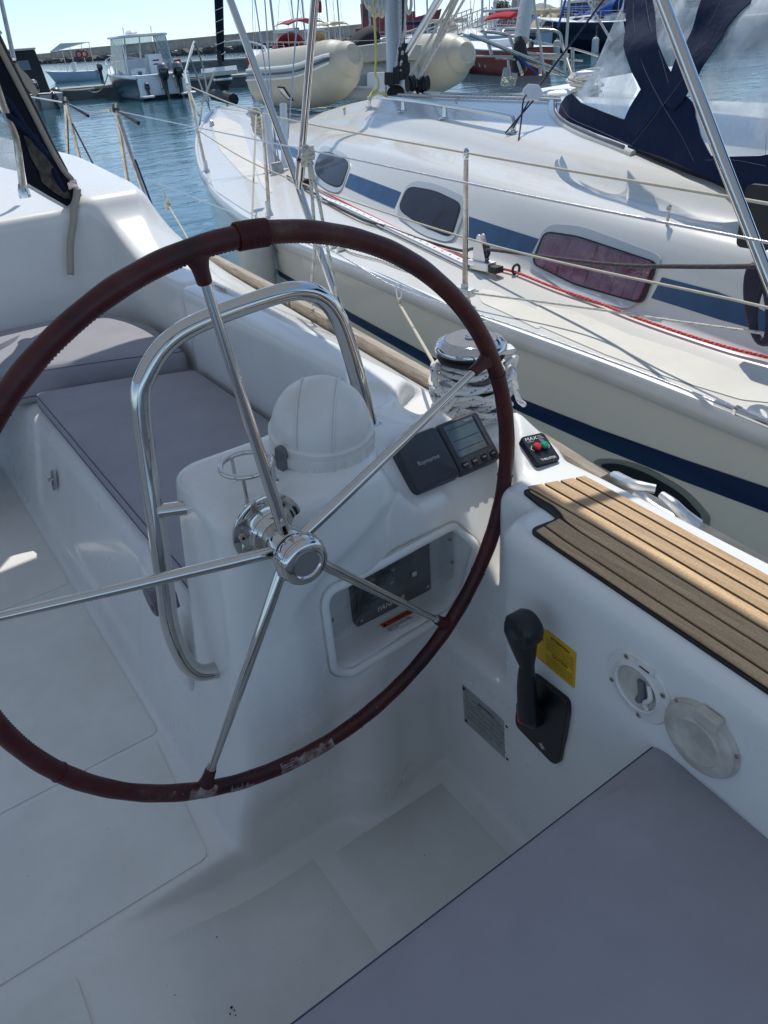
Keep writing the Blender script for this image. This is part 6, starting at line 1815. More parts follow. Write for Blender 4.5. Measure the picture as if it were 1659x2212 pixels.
dr('canvas_panel', [(1560, -60), (1320, -60), (1180, 270), (1100, 430), (1060, 600), (1120, 640), (1210, 520), (1270, 460), (1340, 350), (1430, 180), (1560, 20)], NAVYF, .010, par=NHD)
dr('vinyl_window', [(850, -30), (830, 60), (720, 250), (620, 420), (530, 550), (600, 610), (815, 692), (908, 515), (870, 430), (840, 290), (832, 130)], VINYL, .004, step=11, th_=0, par=NHD, wr=lambda p: .02 * math.sin(p.x * 6 + p.z * 8) * math.sin(p.y * 4))
dr('vinyl_window', [(990, -40), (1330, -40), (1185, 270), (1095, 420), (1040, 260), (1005, 110)], VINYL, .003, step=11, th_=0, par=NHD)
dr('vinyl_window', [(1570, -40), (1760, -40), (1760, 880), (1620, 903), (1420, 912), (1340, 900), (1270, 790), (1225, 680), (1215, 590), (1280, 470), (1350, 350), (1440, 180)], VINYL, .002, step=13, th_=0, par=NHD)
for pts in (((880, -30), (878, 120), (905, 280), (950, 420), (1050, 615), (1150, 780), (1230, 940)), ((945, -30), (975, 150), (1040, 340), (1080, 480)), ((1650, 780), (1645, 900)), ((1300, 930), (1460, 930), (1650, 965)),
            ((870, 840), (950, 740), (1050, 610), (1180, 430), (1260, 250), (1380, 20)), ((455, 610), (520, 690), (700, 770), (870, 850))):
    P = []
    for p in spl([Vector((*Z3b(*q), 0)) for q in pts], 10):
        h, n = hit(BVD, p.x, p.y)
        if h: P.append(h - ray(p.x, p.y).normalized() * .034)
    if len(P) > 2: tube('canvas_seam', P, .0007, GREYP, NHD, seg=5)
P = []
for p in spl([Vector((*Z3b(*q), 0)) for q in ((425, 600), (432, 660), (500, 720), (640, 785), (820, 855))], 10):
    h, n = hit(BVD, p.x, p.y); 
    if h: P.append(h - ray(p.x, p.y).normalized() * .012)
tube('track_rope', P, .009, GREYP, NHD, seg=8)
P = []
for p in spl([Vector((*Z3b(*q), 0)) for q in ((860, 870), (1000, 930), (1200, 1010), (1420, 1095), (1600, 1240))], 10):
    h = onN(p.x, p.y, .015); P.append(h)
tube('hem_binding', P, .014, BLKF, NHD, seg=8)
# raised lip in front of the hood
P = []
for q in ((405, 590), (400, 640), (440, 700), (560, 775), (730, 840), (880, 900)):
    P.append(onN(*Z3b(*q), .0))
tube('roof_lip', spl(P, 8), .020, GELN, NB, seg=10)
# winch on the coachroof behind
wcc = ad(1265, 165, 7.0)
lathe('halyard_winch', [(0, -.3), (.09, -.3), (.085, -.05), (.10, 0), (.09, .04), (0, .05)], Matrix.Translation(wcc), ALU, NB, seg=24)
rnd = random.Random(8)
for k in range(9):
    R_ = .11 + rnd.uniform(0, .05); z0 = -.26 + .035 * k
    tube('winch_rope', [wcc + Vector((R_ * math.cos(t) * 1.1, R_ * math.sin(t), z0 + .03 * math.sin(t + k))) for t in [2 * PI * i / 30 for i in range(30)]], .013, ROPEG, NB, seg=8, closed=True)
# black coil hung at the hood's after end
hk2 = ax(1668, 650, 2.2)
for k in range(5):
    tube('dark_coil', [hk2 + Vector((.0, .05 * math.cos(t) + .01 * k, -.02 + .11 * math.sin(t + .2 * k))) for t in [2 * PI * i / 28 for i in range(28)]], .012, CORDK, NB, seg=8, closed=True)
slab('hood_fitting', Frame(ax(1640, 470, 2.5), (0, -1, 0), (0, 0, 1)), rrect(.12, .20, .02), -.01, .01, BLK2, NB)

# ------------------------------------------------------------------ the dinghy on the foredeck
TENDERM = mat('grey_hypalon', (.50, .46, .36), .48, var=.12, vscale=4, bump=.1, bscale=60)
TD2 = mat('dinghy_floor_grey', (.30, .32, .31), .5)
DN = thing('inflatable_dinghy', (5.3, 8.2, 1.45), 'beige grey inflatable dinghy stowed upright on the foredeck behind the mast', 'dinghy')
dd = 7.9
ZD = zmap(493.8, 0, .19842)      # crop 900,0 x2.765
# near tube: from its conical end cap forward round the bow
def ddp(u, v, d): return ad(*ZD(u, v), d)
near = [ddp(1290, 655, 7.2), ddp(1180, 740, 7.35), ddp(1000, 820, 7.6), ddp(740, 850, 8.0), ddp(500, 860, 8.5), ddp(370, 890, 9.1)]
rad_ = [.05, .20, .295, .30, .30, .26]
pn = spl(near, 8); rn = [float(np.interp(i / (len(pn) - 1), [0, .12, .3, .6, .85, 1], [.155, .225, .275, .285, .28, .12])) for i in range(len(pn))]
tn = tube('inflated_tube', pn, rn, TENDERM, DN, seg=28)
ecF = Frame(pn[0], (pn[0] - pn[1]).cross(Vector((0, 0, 1))), Vector((0, 0, 1)))
def cone_end(p0, p1, r, par):
    zz = (p0 - p1).normalized(); xx = zz.cross(Vector((0, 0, 1))).normalized(); F_e = Frame(p0, xx, zz.cross(xx))
    return lathe('end_cone', [(r * 1.02, -.10), (r * 1.03, 0), (r * .95, .06), (r * .62, .12), (r * .60, .13), (r * .45, .132), (r * .43, .125), (r * .2, .125), (0, .13)], F_e.M, TENDERM, par, seg=32)
cone_end(pn[0], pn[1], .155, tn)
for dz, m_, r_ in ((.00, BLUES, .010), (.045, WPAINT, .016), (-.04, WPAINT, .010)):
    P = []
    for i in range(2, len(pn) - 2):
        t = (pn[i + 1] - pn[i - 1]).normalized(); s = t.cross(Vector((0, 0, 1))).normalized()
        if s.dot(pn[i] - EYE) > 0: s = -s
        a = rad(12) + dz * 4
        P.append(pn[i] + (s * math.cos(a) + Vector((0, 0, 1)) * math.sin(a)) * (rn[i] + .004))
    tube('rub_strip', P, r_, m_, tn, seg=6)
far = [ad(994, 120, 7.7), ad(955, 135, 8.0), ad(900, 146, 8.5), ad(840, 152, 9.2), ad(780, 152, 10.0)]
pf = spl(far, 8); rf = [float(np.interp(i / (len(pf) - 1), [0, .12, .4, 1], [.16, .235, .30, .26])) for i in range(len(pf))]
tf = tube('inflated_tube', pf, rf, TENDERM, DN, seg=28); cone_end(pf[0], pf[1], .16, tf)
tw_ = [ad(735, 110, 7.9), ad(835, 98, 7.9), ad(920, 108, 7.95), ad(930, 170, 7.95), ad(880, 198, 7.9), ad(800, 204, 7.85), ad(745, 205, 7.8), ad(725, 185, 7.8)]
v, f = gprism(roundpoly(tw_, .08), CF * .05); trn = mk('transom', v, f, TD2, DN, smooth=False, bevel=(.01, 2))
tb2 = [ad(738, 103, 7.83), ad(835, 90, 7.83), ad(930, 97, 7.9), ad(930, 128, 7.9), ad(835, 128, 7.83), ad(738, 140, 7.83)]
v, f = gprism(roundpoly(tb2, .03), CF * .03); mk('transom_cap', v, f, TENDERM, DN, smooth=False, bevel=(.01, 2))
pt = [ad(793, 157, 7.76), ad(832, 155, 7.76), ad(832, 200, 7.76), ad(793, 205, 7.76)]
v, f = gprism(roundpoly(pt, .02), CF * .03); mk('motor_plate', v, f, WPLAS, trn, smooth=False, bevel=(.004, 2))
# hull under the tubes and a graphic flash with lettering on the side
ux = [ddp(400, 1000, 9.4), ddp(900, 1080, 8.0), ddp(1270, 1090, 7.6), ddp(1700, 1080, 7.9), ddp(1500, 950, 8.8), ddp(800, 950, 9.6)]
v, f = gprism(ux, Vector((0, 0, .12))); mk('dinghy_bottom', v, f, TD2, DN)
BVT = BVHTree.FromPolygons([v_.co for v_ in tn.data.vertices], [list(p.vertices) for p in tn.data.polygons])
drape('side_flash', BVT, [ZD(*p) for p in ((530, 940), (610, 945), (650, 1010), (715, 1095), (640, 1080), (580, 1020))], .004, PRINTB, tn, 5)
drape('side_flash_field', BVT, [ZD(*p) for p in ((545, 955), (600, 960), (640, 1020), (690, 1080), (640, 1065), (590, 1010))], .008, WPLAS, tn, 5)
hh, nn = hit(BVT, *ZD(640, 1040))
if hh is not None:
    text('lettering', 'ZODIAC' if False else 'WHALY', Frame(hh + nn * .012, CR * .8 - CU * .55, CU * .8 + CR * .5), .085, PRINTB, tn, 'CENTER') if False else None
# fender between the hulls
FENM = mat('white_fender_vinyl', (.62, .62, .58), .4, var=.15, vscale=8)
def fender(P, r, h_, label, group, nm='fender', m=FENM, ropeto=None):
    prof = [(0, 0), (r * .3, .0), (r * .32, h_ * .04)] + [(r * math.sin(t) if t < PI / 2 else r, h_ * .05 + r * .9 * (1 - math.cos(t))) for t in [PI / 2 * k / 6 for k in range(1, 7)]]
    prof += [(r * math.cos(t), h_ * .95 - r * .9 + r * .9 * math.sin(t)) for t in [PI / 2 * k / 6 for k in range(0, 6)]] + [(r * .3, h_ * .97), (r * .3, h_), (0, h_)]
    o = lathe(nm, prof, Matrix.Translation(Vector(P) - Vector((0, 0, h_))), m, None, seg=28)
    tag(o, label, 'fender', group)
    if ropeto is not None: tube('fender_rope', [Vector(P) - Vector((0, 0, .01)), Vector(ropeto)], .006, ROPEW, o, seg=6)
    return o
fd_ = ad(547, 515, 4.5)
fender((fd_.x, fd_.y, ad(547, 496, 4.5).z + .02), .105, .60, 'white cylindrical fender squeezed between the two hulls', None, ropeto=ad(553, 248, 5.0))
lathe('hull_fitting', [(0, 0), (.02, 0), (.02, .01), (0, .02)], Frame(hit(BVH_, *Z5(140, 730))[0] or Vector((2.2, 4, .9)), (0, 1, 0), (0, 0, 1)).M, ALU, NB, seg=12)
kn = MB(); kc = ad(553, 245, 5.0)
for k in range(6):
    v, f, _ = gtube([kc + Vector((.035 * math.cos(t + k), .02 * math.sin(t * 1 + k), .03 * math.sin(t + k) - .02 * k)) for t in [2 * PI * i / 12 for i in range(12)]], .009, 6, closed=True); kn.add(v, f)
o = kn.build('rope_knot', ROPEW); tag(o, 'white knotted rope loop on the neighbour\u2019s bow stanchion', 'rope')

# boom with its furled mainsail, cover and lazy jacks above the coachroof, and an unseen bimini added further aft for its shadow
be = mcen + md * 1.45; bo = Vector((3.95, 1.2, 3.15))
tube('boom', [be, bo], .085, SPAR if 'SPAR' in globals() else STEEL, NB, seg=12)
tube('sail_cover', spl([be + Vector((0, -.1, .35)), be.lerp(bo, .3) + Vector((0, 0, .24)), be.lerp(bo, .7) + Vector((0, 0, .18)), bo + Vector((0, .3, .12))], 6), [.26, .25, .24, .23, .22, .22, .21, .21, .2, .2, .2, .19, .19, .18, .17, .16, .16, .15, .14], NAVYF, NB, seg=12)
for k in (.3, .6, .9): tube('lazy_jack', [be.lerp(bo, k), mcen + md * 7], .005, WIRE, NB, seg=5)
for s in (-1, 1):
    tube('spreader', [mcen + md * 4.6, mcen + md * 4.7 + Vector((s * 1.0, -.35, 0))], .035, MASTM, NB, seg=8)
tube('boom_vang', [mcen + md * .25 - Vector((0, .1, 0)), be.lerp(bo, .35)], .03, ALU, NB, seg=8)
V = []; F = []
for i in range(9):
    for k in range(9): V.append((2.75 + 2.6 * i / 8, -2.3 + 2.6 * k / 8, 3.15 - .22 * ((i - 4) / 4) ** 2))
for i in range(8):
    for k in range(8): a = i * 9 + k; F.append([a, a + 9, a + 10, a + 1])
mk('bimini_canopy', V, F, NAVYF, NB)
# ================================================================== the harbour behind
def bgp(u, D, z=0.0):
    """point on the water under picture column u, D metres off"""
    v = 66 - .0785 * (u - 829.5)
    d = ray(u, v); h = Vector((d.x, d.y)).length
    return Vector((d.x / h * D, d.y / h * D, z))
def hz(u): return 66 - .0785 * (u - 829.5)
def bgz(u, v, D):
    d = ray(u, v); h = Vector((d.x, d.y)).length; return EYE.z + d.z / h * D
CONC = mat('harbour_concrete', (.33, .31, .28), .85, var=.3, vscale=.35, bump=.4, bscale=3, bdist=.05)
CONCD = mat('wet_dark_stone', (.09, .085, .075), .8, var=.4, vscale=.8, bump=.6, bscale=2, bdist=.15)
PONT = mat('pontoon_concrete', (.40, .38, .34), .8, var=.2, vscale=1.2)
PONTS = mat('pontoon_side', (.16, .165, .16), .7, var=.3, vscale=1.2)
DHULL = mat('dark_slate_hull', (.055, .085, .10), .2, var=.15, vscale=2, coat=.3)
GREYC = mat('dark_grey_canvas', (.022, .024, .027), .85, var=.2, vscale=3)
REDP = mat('red_paint', (.42, .022, .028), .4, var=.15, vscale=3)
REDH = mat('faded_red_hull', (.34, .05, .03), .4, var=.2, vscale=2)
NAVYH = mat('navy_hull', (.006, .010, .028), .12, coat=.4)
BLUEH = mat('pale_blue_hull', (.42, .52, .60), .3, var=.1, vscale=2)
BLUEC = fabric('bright_blue_canvas', (.03, .10, .32), 300, wr=.3, sheen=.05)
REDC = fabric('bright_red_canvas', (.50, .03, .04), 300, wr=.4, sheen=.05)
FERRY = mat('dull_red_steel', (.30, .055, .07), .5, var=.2, vscale=1)
SPAR = mat('grey_spar', (.42, .43, .45), .4, .4)
STONE = mat('limestone_wall', (.50, .45, .37), .85, var=.25, vscale=1)
GUNM = mat('outboard_cowl', (.012, .014, .018), .12, coat=.5)
# breakwater ---------------------------------------------------------
bw = [bgp(70, 430), bgp(96, 405), bgp(300, 320), bgp(530, 250), bgp(700, 205), bgp(900, 170)]
def wall(name, path, prof, m, par=None):
    V = []; F = []; k_ = len(prof)
    for i, p in enumerate(path):
        t = (path[min(i + 1, len(path) - 1)] - path[max(i - 1, 0)]).normalized(); s = Vector((-t.y, t.x, 0))
        if s.dot(p) > 0: s = -s           # s points at us
        for dx, z in prof: V.append(p + s * dx + Vector((0, 0, z)))
    for i in range(len(path) - 1):
        for k in range(k_): a = i * k_ + k; b = i * k_ + (k + 1) % k_; F.append([a, a + k_, b + k_, b])
    F.append(list(range(k_))); F.append([(len(path) - 1) * k_ + k for k in range(k_)][::-1])
    return mk(name, V, F, m, par, smooth=False)
bwp = spl(bw, 8)
brk = thing('breakwater', bw[2], 'long grey concrete breakwater closing the harbour', 'breakwater')
wall('parapet', bwp, [(0, .8), (0, 3.6), (-1.5, 3.7), (-1.5, .8)], CONC, brk)
wall('ledge', bwp, [(9, -1), (9, 1.15), (-1, 1.35), (-1, -1)], mat('pale_ledge', (.46, .43, .37), .85, var=.2, vscale=.3), brk)
mb = MB(); rnd = random.Random(21)
for i in range(len(bwp) - 1):
    for k in range(14):
        p = bwp[i].lerp(bwp[i + 1], (k + rnd.random()) / 14); t = (bwp[i + 1] - bwp[i]).normalized(); s = Vector((-t.y, t.x, 0)); s = -s if s.dot(p) > 0 else s
        h_ = rnd.uniform(.5, 1.0); R_ = Matrix.Rotation(rnd.uniform(0, 3), 3, 'Z') @ Matrix.Rotation(rnd.uniform(0, .7), 3, 'X')
        v, f = gbox(p + s * rnd.uniform(9, 11.5) + Vector((0, 0, rnd.uniform(-.1, .5))), (rnd.uniform(.6, 1.3), rnd.uniform(.6, 1.3), h_), R_); mb.add(v, f)
o = mb.build('armour_rock', CONCD, brk, smooth=False); o['kind'] = 'stuff'
wall('raised_parapet', [p for p in bwp[9:30]], [(-.1, 3.6), (-.1, 4.2), (-1.2, 4.2), (-1.2, 3.6)], CONC, brk)
# hills --------------------------------------------------------------
def hill(u0, u1, peaks, D, nm='hills'):
    V = []; F = []; n = 60
    for i in range(n + 1):
        u = u0 + (u1 - u0) * i / n; h = sum(a * math.exp(-((u - c) / w) ** 2) for c, a, w in peaks) + 2.2 * math.sin(i * .9) + 1.2 * math.sin(i * 2.3)
        z = max(0, h) / 1930 * D
        for k, (q, zz) in enumerate(((0, -5), (300, .35), (900, .8), (1500, 1.0), (2500, .2))): V.append(bgp(u, D + q, z * zz if k else -5))
    for i in range(n):
        for k in range(4): a = i * 5 + k; F.append([a, a + 5, a + 6, a + 1])
    struct(mk(nm, V, F, mat('scrub_hillside', (.20, .23, .20), .9, var=.3, vscale=.004)))
hill(960, 1500, [(1075, 24, 40), (1165, 30, 45), (1290, 26, 90), (1450, 20, 90)], 5200)
# pontoons -----------------------------------------------------------
def pontoon(a, b, w, label, h=.55):
    d = (b - a).normalized(); s = Vector((-d.y, d.x, 0))
    if s.dot(a) < 0: s = -s
    r = thing('pontoon', (a + b) / 2, label, 'pontoon')
    v, f = gprism([a - Vector((0, 0, .3)), b - Vector((0, 0, .3)), b + s * w - Vector((0, 0, .3)), a + s * w - Vector((0, 0, .3))], Vector((0, 0, h + .22))); mk('float', v, f, PONTS, r, smooth=False)
    n = max(1, int((b - a).length / 3.0))
    for i in range(n):
        p = a.lerp(b, i / n); q = a.lerp(b, (i + .985) / n)
        v, f = gprism([p - s * .06, q - s * .06, q + s * (w + .06), p + s * (w + .06)], Vector((0, 0, .12)))
        v = [x + Vector((0, 0, h - .075)) for x in v]; mk('deck_panel', v, f, PONT, r, smooth=False)
    return r
pA = az(100, 222, 0); pB = az(258, 209, 0); dirp = (pB - pA).normalized()
pontoon(pA - dirp * 14, pB + dirp * 6, 2.2, 'near concrete pontoon between the canopy boat and the white powerboat')
qA = az(432, 194, 0); qB = az(552, 186, 0); dq = (qB - qA).normalized()
pontoon(qA - dq * 3, qB + dq * 12, 2.0, 'pontoon to the right of the white powerboat')
rA = az(384, 155, 0); rB = az(540, 147, 0); dr_ = (rB - rA).normalized()
pontoon(rA - dr_ * 8, rB + dr_ * 24, 2.2, 'far pontoon carrying the red service posts', .8)
# service pedestals --------------------------------------------------
def pedestal(u, vt, vb, wpx, D, label):
    p = bgp(u, D); z0 = bgz(u, vb, D); z1 = bgz(u, vt, D); w = wpx / 1930 * D / 2
    r = thing('service_post', (p.x, p.y, z0), label, 'service post', 'red service posts on the pontoons')
    d = Vector((p.x, p.y, 0)).normalized(); s = Vector((d.y, -d.x, 0))
    slab('post_body', Frame(Vector((p.x, p.y, z0)), s, Vector((0, 0, 1))), [(-w, 0), (w, 0), (w, z1 - z0), (-w, (z1 - z0) * .96)], -.35, .0, REDP, r, bevel=(.03, 2))
    slab('post_panel', Frame(Vector((p.x, p.y, z0)), s, Vector((0, 0, 1))), rrect(w * 1.1, (z1 - z0) * .55, .03, cx=w * .2, cy=(z1 - z0) * .5), 0, .02, WPLAS, r)
    return r
pedestal(377, 128, 156, 15, 62, 'plain red service post beside the white powerboat')
pedestal(536, 118, 159, 17, 50, 'tall red service post with a pale panel right of the furled sail')
# boats --------------------------------------------------------------
def boatframe(p, az_deg):
    a = rad(az_deg); return Matrix(((math.cos(a), math.sin(a), 0, p.x), (-math.sin(a), math.cos(a), 0, p.y), (0, 0, 1, p.z), (0, 0, 0, 1)))   # local y = bow, x = starboard
def hullmesh(name, M, Lh, B, fb, mside, mtop, par, fine=.55, rake=.9, n=26, transom=.85, sheer=.35, stripe=None):
    """y from 0 at the stern to Lh at the bow"""
    V = []; F = []; T = []; TF = []
    for i in range(n + 1):
        t = i / n; y = Lh * t
        w = B / 2 * (transom + (1 - transom) * min(1, t * 3.0)) * (1 - max(0, (t - fine) / (1 - fine)) ** 2.2)
        z = fb * (1 + sheer * t * t)
        for k, (fw, fz, fy) in enumerate(((1, 1, 0), (.985, .72, .3), (.94, .35, .6), (.84, 0, .85), (.45, -.3, 1))):
            ww = max(.01, w * (fw - (1 - fw) * 1.6 * t * t)); yy = y - rake * fy * t ** 4
            V.append(M @ Vector((-ww, yy, z * fz if fz > 0 else fz))); 
    m_ = len(V)
    for i in range(n + 1):
        for k in range(5):
            v = V[i * 5 + k]; loc = M.inverted() @ v; V.append(M @ Vector((-loc.x, loc.y, loc.z)))
    for i in range(n):
        for k in range(4):
            a = i * 5 + k; F.append([a, a + 1, a + 6, a + 5]); b = m_ + a; F.append([b, b + 5, b + 6, b + 1])
    F.append([0, 1, 2, 3, 4][::-1] + [m_ + k for k in range(5)])
    o = mk(name, V, F, mside, par)
    D_ = []; DF = []
    for i in range(n + 1):
        a, b = V[i * 5], V[m_ + i * 5]
        for k in range(5):
            q = a.lerp(b, k / 4); q.z += .05 * (1 - (k - 2) ** 2 / 4) + .002; D_.append(q)
    for i in range(n):
        for k in range(4): a = i * 5 + k; DF.append([a, a + 1, a + 6, a + 5])
    mk('deck', D_, DF, mtop, par)
    for sg in (0, m_):
        tube('gunwale', [V[sg + i * 5] for i in range(n + 1)], .035, mtop, par, seg=6)
    return o
def mesh_local(M, pts): return [M @ Vector(p) for p in pts]
def coach(M, y0, y1, w, z0, h, m, par, wins=0, wm=None):
    P = [(-w, y0, z0), (w, y0, z0), (w * .75, y1, z0), (-w * .75, y1, z0)]
    Tp = [(-w * .82, y0 + .1, z0 + h), (w * .82, y0 + .1, z0 + h), (w * .5, y1 - h * 2, z0 + h * .85), (-w * .5, y1 - h * 2, z0 + h * .85)]
    o = mk('coachroof', mesh_local(M, P + Tp), [[0, 1, 5, 4], [1, 2, 6, 5], [2, 3, 7, 6], [3, 0, 4, 7], [4, 5, 6, 7]], m, par, smooth=False, bevel=(.08, 3, 20))
    for s in (-1, 1):
        for k in range(wins):
            a = .12 + .24 * k; b = a + .18
            def q(t, u, s=s): 
                A = Vector(P[0 if s < 0 else 1]).lerp(Vector(P[3 if s < 0 else 2]), t); Bq = Vector(Tp[0 if s < 0 else 1]).lerp(Vector(Tp[3 if s < 0 else 2]), t)
                return A.lerp(Bq, u) + Vector((s * .012, 0, 0))
            v, f = gprism(mesh_local(M, [q(a, .35), q(b, .35), q(b, .75), q(a, .75)]), (M.to_3x3() @ Vector((s * .02, 0, 0)))); mk('window', v, f, GLASSD, par, smooth=False)
    return o
def arch(M, y, w, z0, z1, r, m, par, lean=0, nm='tube_arch'):
    pts = [(-w, y, z0), (-w * .96, y + lean * .5, z0 + (z1 - z0) * .7), (-w * .75, y + lean, z1 - .04), (0, y + lean, z1), (w * .75, y + lean, z1 - .04), (w * .96, y + lean * .5, z0 + (z1 - z0) * .7), (w, y, z0)]
    return tube(nm, spl(mesh_local(M, pts), 4), r, m, par, seg=6)
def canopy(M, y0, y1, w, z, m, par, nm='bimini', drop=.25, n=8):
    V = []; F = []
    for i in range(n + 1):
        for k in range(n + 1):
            a = -1 + 2 * k / n; b = i / n
            V.append(M @ Vector((w * a, y0 + (y1 - y0) * b, z - drop * a * a - .10 * (2 * b - 1) ** 2)))
    for i in range(n):
        for k in range(n): a = i * (n + 1) + k; F.append([a, a + 1, a + n + 2, a + n + 1])
    o = mk(nm, V, F, m, par); s = o.modifiers.new('Solidify', 'SOLIDIFY'); s.thickness = .03; return o
def hoodm(M, y0, y1, w, z0, h, m, par, nm='sprayhood'):
    V = []; F = []; n = 12
    for i in range(7):
        t = i / 6
        for k in range(n + 1):
            a = PI * k / n; V.append(M @ Vector((-w * math.cos(a) * (1 - .12 * t), y0 + (y1 - y0) * t * (1 if True else 0), z0 + h * (1 - t ** 2.2 * .95) * math.sin(a) ** .6)))
    for i in range(6):
        for k in range(n): a = i * (n + 1) + k; F.append([a, a + 1, a + n + 2, a + n + 1])
    return mk(nm, V, F, m, par)
def rails(M, Lh, B, fb, par, y0=0.3, bow=True):
    def wat(t): return B / 2 * .93 * (1 - max(0, (t - .55) / .45) ** 2.2)
    for s in (-1, 1):
        P = []
        for k in range(7):
            t = (y0 + (Lh * .93 - y0) * k / 6) / Lh; x = s * max(.12, wat(t)); z = fb * (1 + .35 * t * t)
            tube('stanchion', mesh_local(M, [(x, t * Lh, z), (x, t * Lh, z + .6)]), .014, STEEL, par, seg=5); P.append((x, t * Lh, z + .6))
        tube('lifeline', mesh_local(M, P), .008, STEEL, par, seg=4); tube('lifeline', mesh_local(M, [(a, b, c - .3) for a, b, c in P]), .007, STEEL, par, seg=4)
def sailer(p, hd, Lh, B, fb, mside, label, name='moored_yacht', group='sailing yachts moored across the harbour', mast_=True, bim=None, hood_=None, boom=None, sail=None, mtop=None, wins=3, masth=14, mfwd=.56, extra=None, transom=.85):
    r = thing(name, p, label, 'sailboat', group); M = boatframe(p, hd)
    mtop = mtop or WPAINT
    hullmesh('hull', M, Lh, B, fb, mside, mtop, r, transom=transom)
    z = fb * 1.06
    coach(M, Lh * .30, Lh * .78, B * .27, z, .42, mtop, r, wins)
    rails(M, Lh, B, fb, r)
    if mast_:
        tube('mast', mesh_local(M, [(0, Lh * mfwd, z + .35), (0, Lh * mfwd - masth * .02, z + masth)]), [.085, .06], SPAR, r, seg=10)
        for s in (-1, 1):
            tube('shroud', mesh_local(M, [(s * B * .44, Lh * (mfwd - .02), z), (s * B * .20, Lh * mfwd - .1, z + masth * .55), (0, Lh * mfwd - masth * .02, z + masth * .98)]), .011, STEEL, r, seg=4)
            tube('spreader', mesh_local(M, [(0, Lh * mfwd - .1, z + masth * .52), (s * B * .22, Lh * mfwd - .15, z + masth * .55)]), .025, SPAR, r, seg=5)
        tube('forestay', mesh_local(M, [(0, Lh * .97, fb * 1.35), (0, Lh * mfwd - masth * .018, z + masth * .93)]), .022 if sail is None else .075, sail or STEEL, r, seg=6)
        tube('backstay', mesh_local(M, [(0, .1, fb), (0, Lh * mfwd - masth * .02, z + masth)]), .011, STEEL, r, seg=4)
        tube('boom', mesh_local(M, [(0, Lh * mfwd - .1, z + 1.35), (0, Lh * .16, z + 1.25)]), .09 if not boom else [.16, .22], boom or SPAR, r, seg=8)
    if bim:
        canopy(M, .2, Lh * .24, B * .36, fb + 2.0, bim, r)
        for y in (.35, Lh * .22): arch(M, y, B * .37, fb, fb + 1.9, .016, STEEL, r)
    if hood_: hoodm(M, Lh * .29, Lh * .29 + 1.5, B * .27, z + .35, .85, hood_, r)
    return r, M
# 1. white and slate powerboat with twin outboards
pp = az(361, 213, 0); hd0 = math.degrees(math.atan2(pp.x, pp.y))
PB = thing('powerboat', pp, 'white and slate hardtop powerboat seen from astern, twin black outboards', 'motorboat')
Mp = boatframe(pp, hd0 - 17)
hullmesh('hull', Mp, 8.6, 2.75, .95, DHULL, WPAINT, PB, fine=.45, sheer=.55, transom=.95)
WP2 = mat('bright_white_paint', (.80, .81, .82), .25, coat=.3)
def lb(name, c, h, m, par=PB, M=Mp, b=(.04, 2), **k):
    v, f = gbox(c, h); return mk(name, [M @ x for x in v], f, m, par, smooth=False, bevel=b, **k)
lb('transom_panel', (0, -.06, .55), (1.30, .06, .38), WP2); lb('swim_step', (.95, -.35, .18), (.38, .32, .05), WP2); lb('swim_step', (-1.05, -.35, .18), (.28, .32, .05), WP2)
lb('side_deck', (-1.22, 2.0, 1.02), (.13, 2.0, .07), WP2); lb('side_deck', (1.22, 2.0, 1.02), (.13, 2.0, .07), WP2); lb('transom_coaming', (-.35, .1, 1.0), (.9, .14, .08), WP2)
lb('helm_console', (-.35, 3.6, 1.25), (.55, .35, .50), WP2); lb('helm_seat', (.45, 2.4, 1.35), (.36, .28, .55), WP2); lb('seat_vent', (.45, 2.10, 1.62), (.16, .01, .025), BLK2); lb('seat_vent', (.45, 2.10, 1.45), (.16, .01, .025), BLK2)
lb('cabin_front', (0, 4.6, 1.35), (1.05, .45, .35), WP2); lb('cabin_opening', (0, 4.12, 1.40), (.22, .02, .18), BLK2); lb('live_well', (-.6, 1.9, 1.1), (.30, .25, .25), WP2); lb('cooler', (-.62, 1.62, 1.12), (.10, .02, .09), GREYP)
v, f = gprism(mesh_local(Mp, [(a, b, 2.72 - .05 * abs(a)) for a, b in [(p[0], p[1]) for p in rrect(2.5, 2.9, .5, cx=0, cy=3.0)]]), Vector((0, 0, .09))); mk('hardtop', v, f, WP2, PB, smooth=False, bevel=(.03, 2))
lathe('radar_dome', [(0, 0), (.28, 0), (.30, .08), (.20, .16), (0, .18)], Mp @ Matrix.Translation((-.2, 3.2, 2.80)), WP2, PB, seg=20)
for x_ in (-.75, .65): tube('antenna', mesh_local(Mp, [(x_, 2.6, 2.8), (x_, 2.5, 3.1)]), .025, WPLAS, PB, seg=6)
for s in (-1, 1):
    for (y0, y1) in ((1.75, 1.9), (4.2, 3.9)): tube('top_post', mesh_local(Mp, [(s * 1.18, y0, 1.05), (s * 1.10, y1, 2.72)]), .030, CHROME, PB, seg=8)
    tube('top_brace', mesh_local(Mp, [(s * 1.16, 1.75, 1.1), (s * 1.1, 3.8, 2.70)]), .022, CHROME, PB, seg=6)
    v, f = gprism(mesh_local(Mp, [(s * 1.19, 2.0, 1.1), (s * 1.19, 4.6, 1.45), (s * 1.12, 3.9, 2.70), (s * 1.12, 2.0, 2.70)]), Mp.to_3x3() @ Vector((s * .01, 0, 0))); mk('side_screen', v, f, BGLASS, PB, smooth=False)
v, f = gprism(mesh_local(Mp, [(-1.1, 4.65, 1.5), (1.1, 4.65, 1.5), (1.05, 3.95, 2.70), (-1.05, 3.95, 2.70)]), Mp.to_3x3() @ Vector((0, .01, 0))); mk('windscreen', v, f, BGLASS, PB, smooth=False)
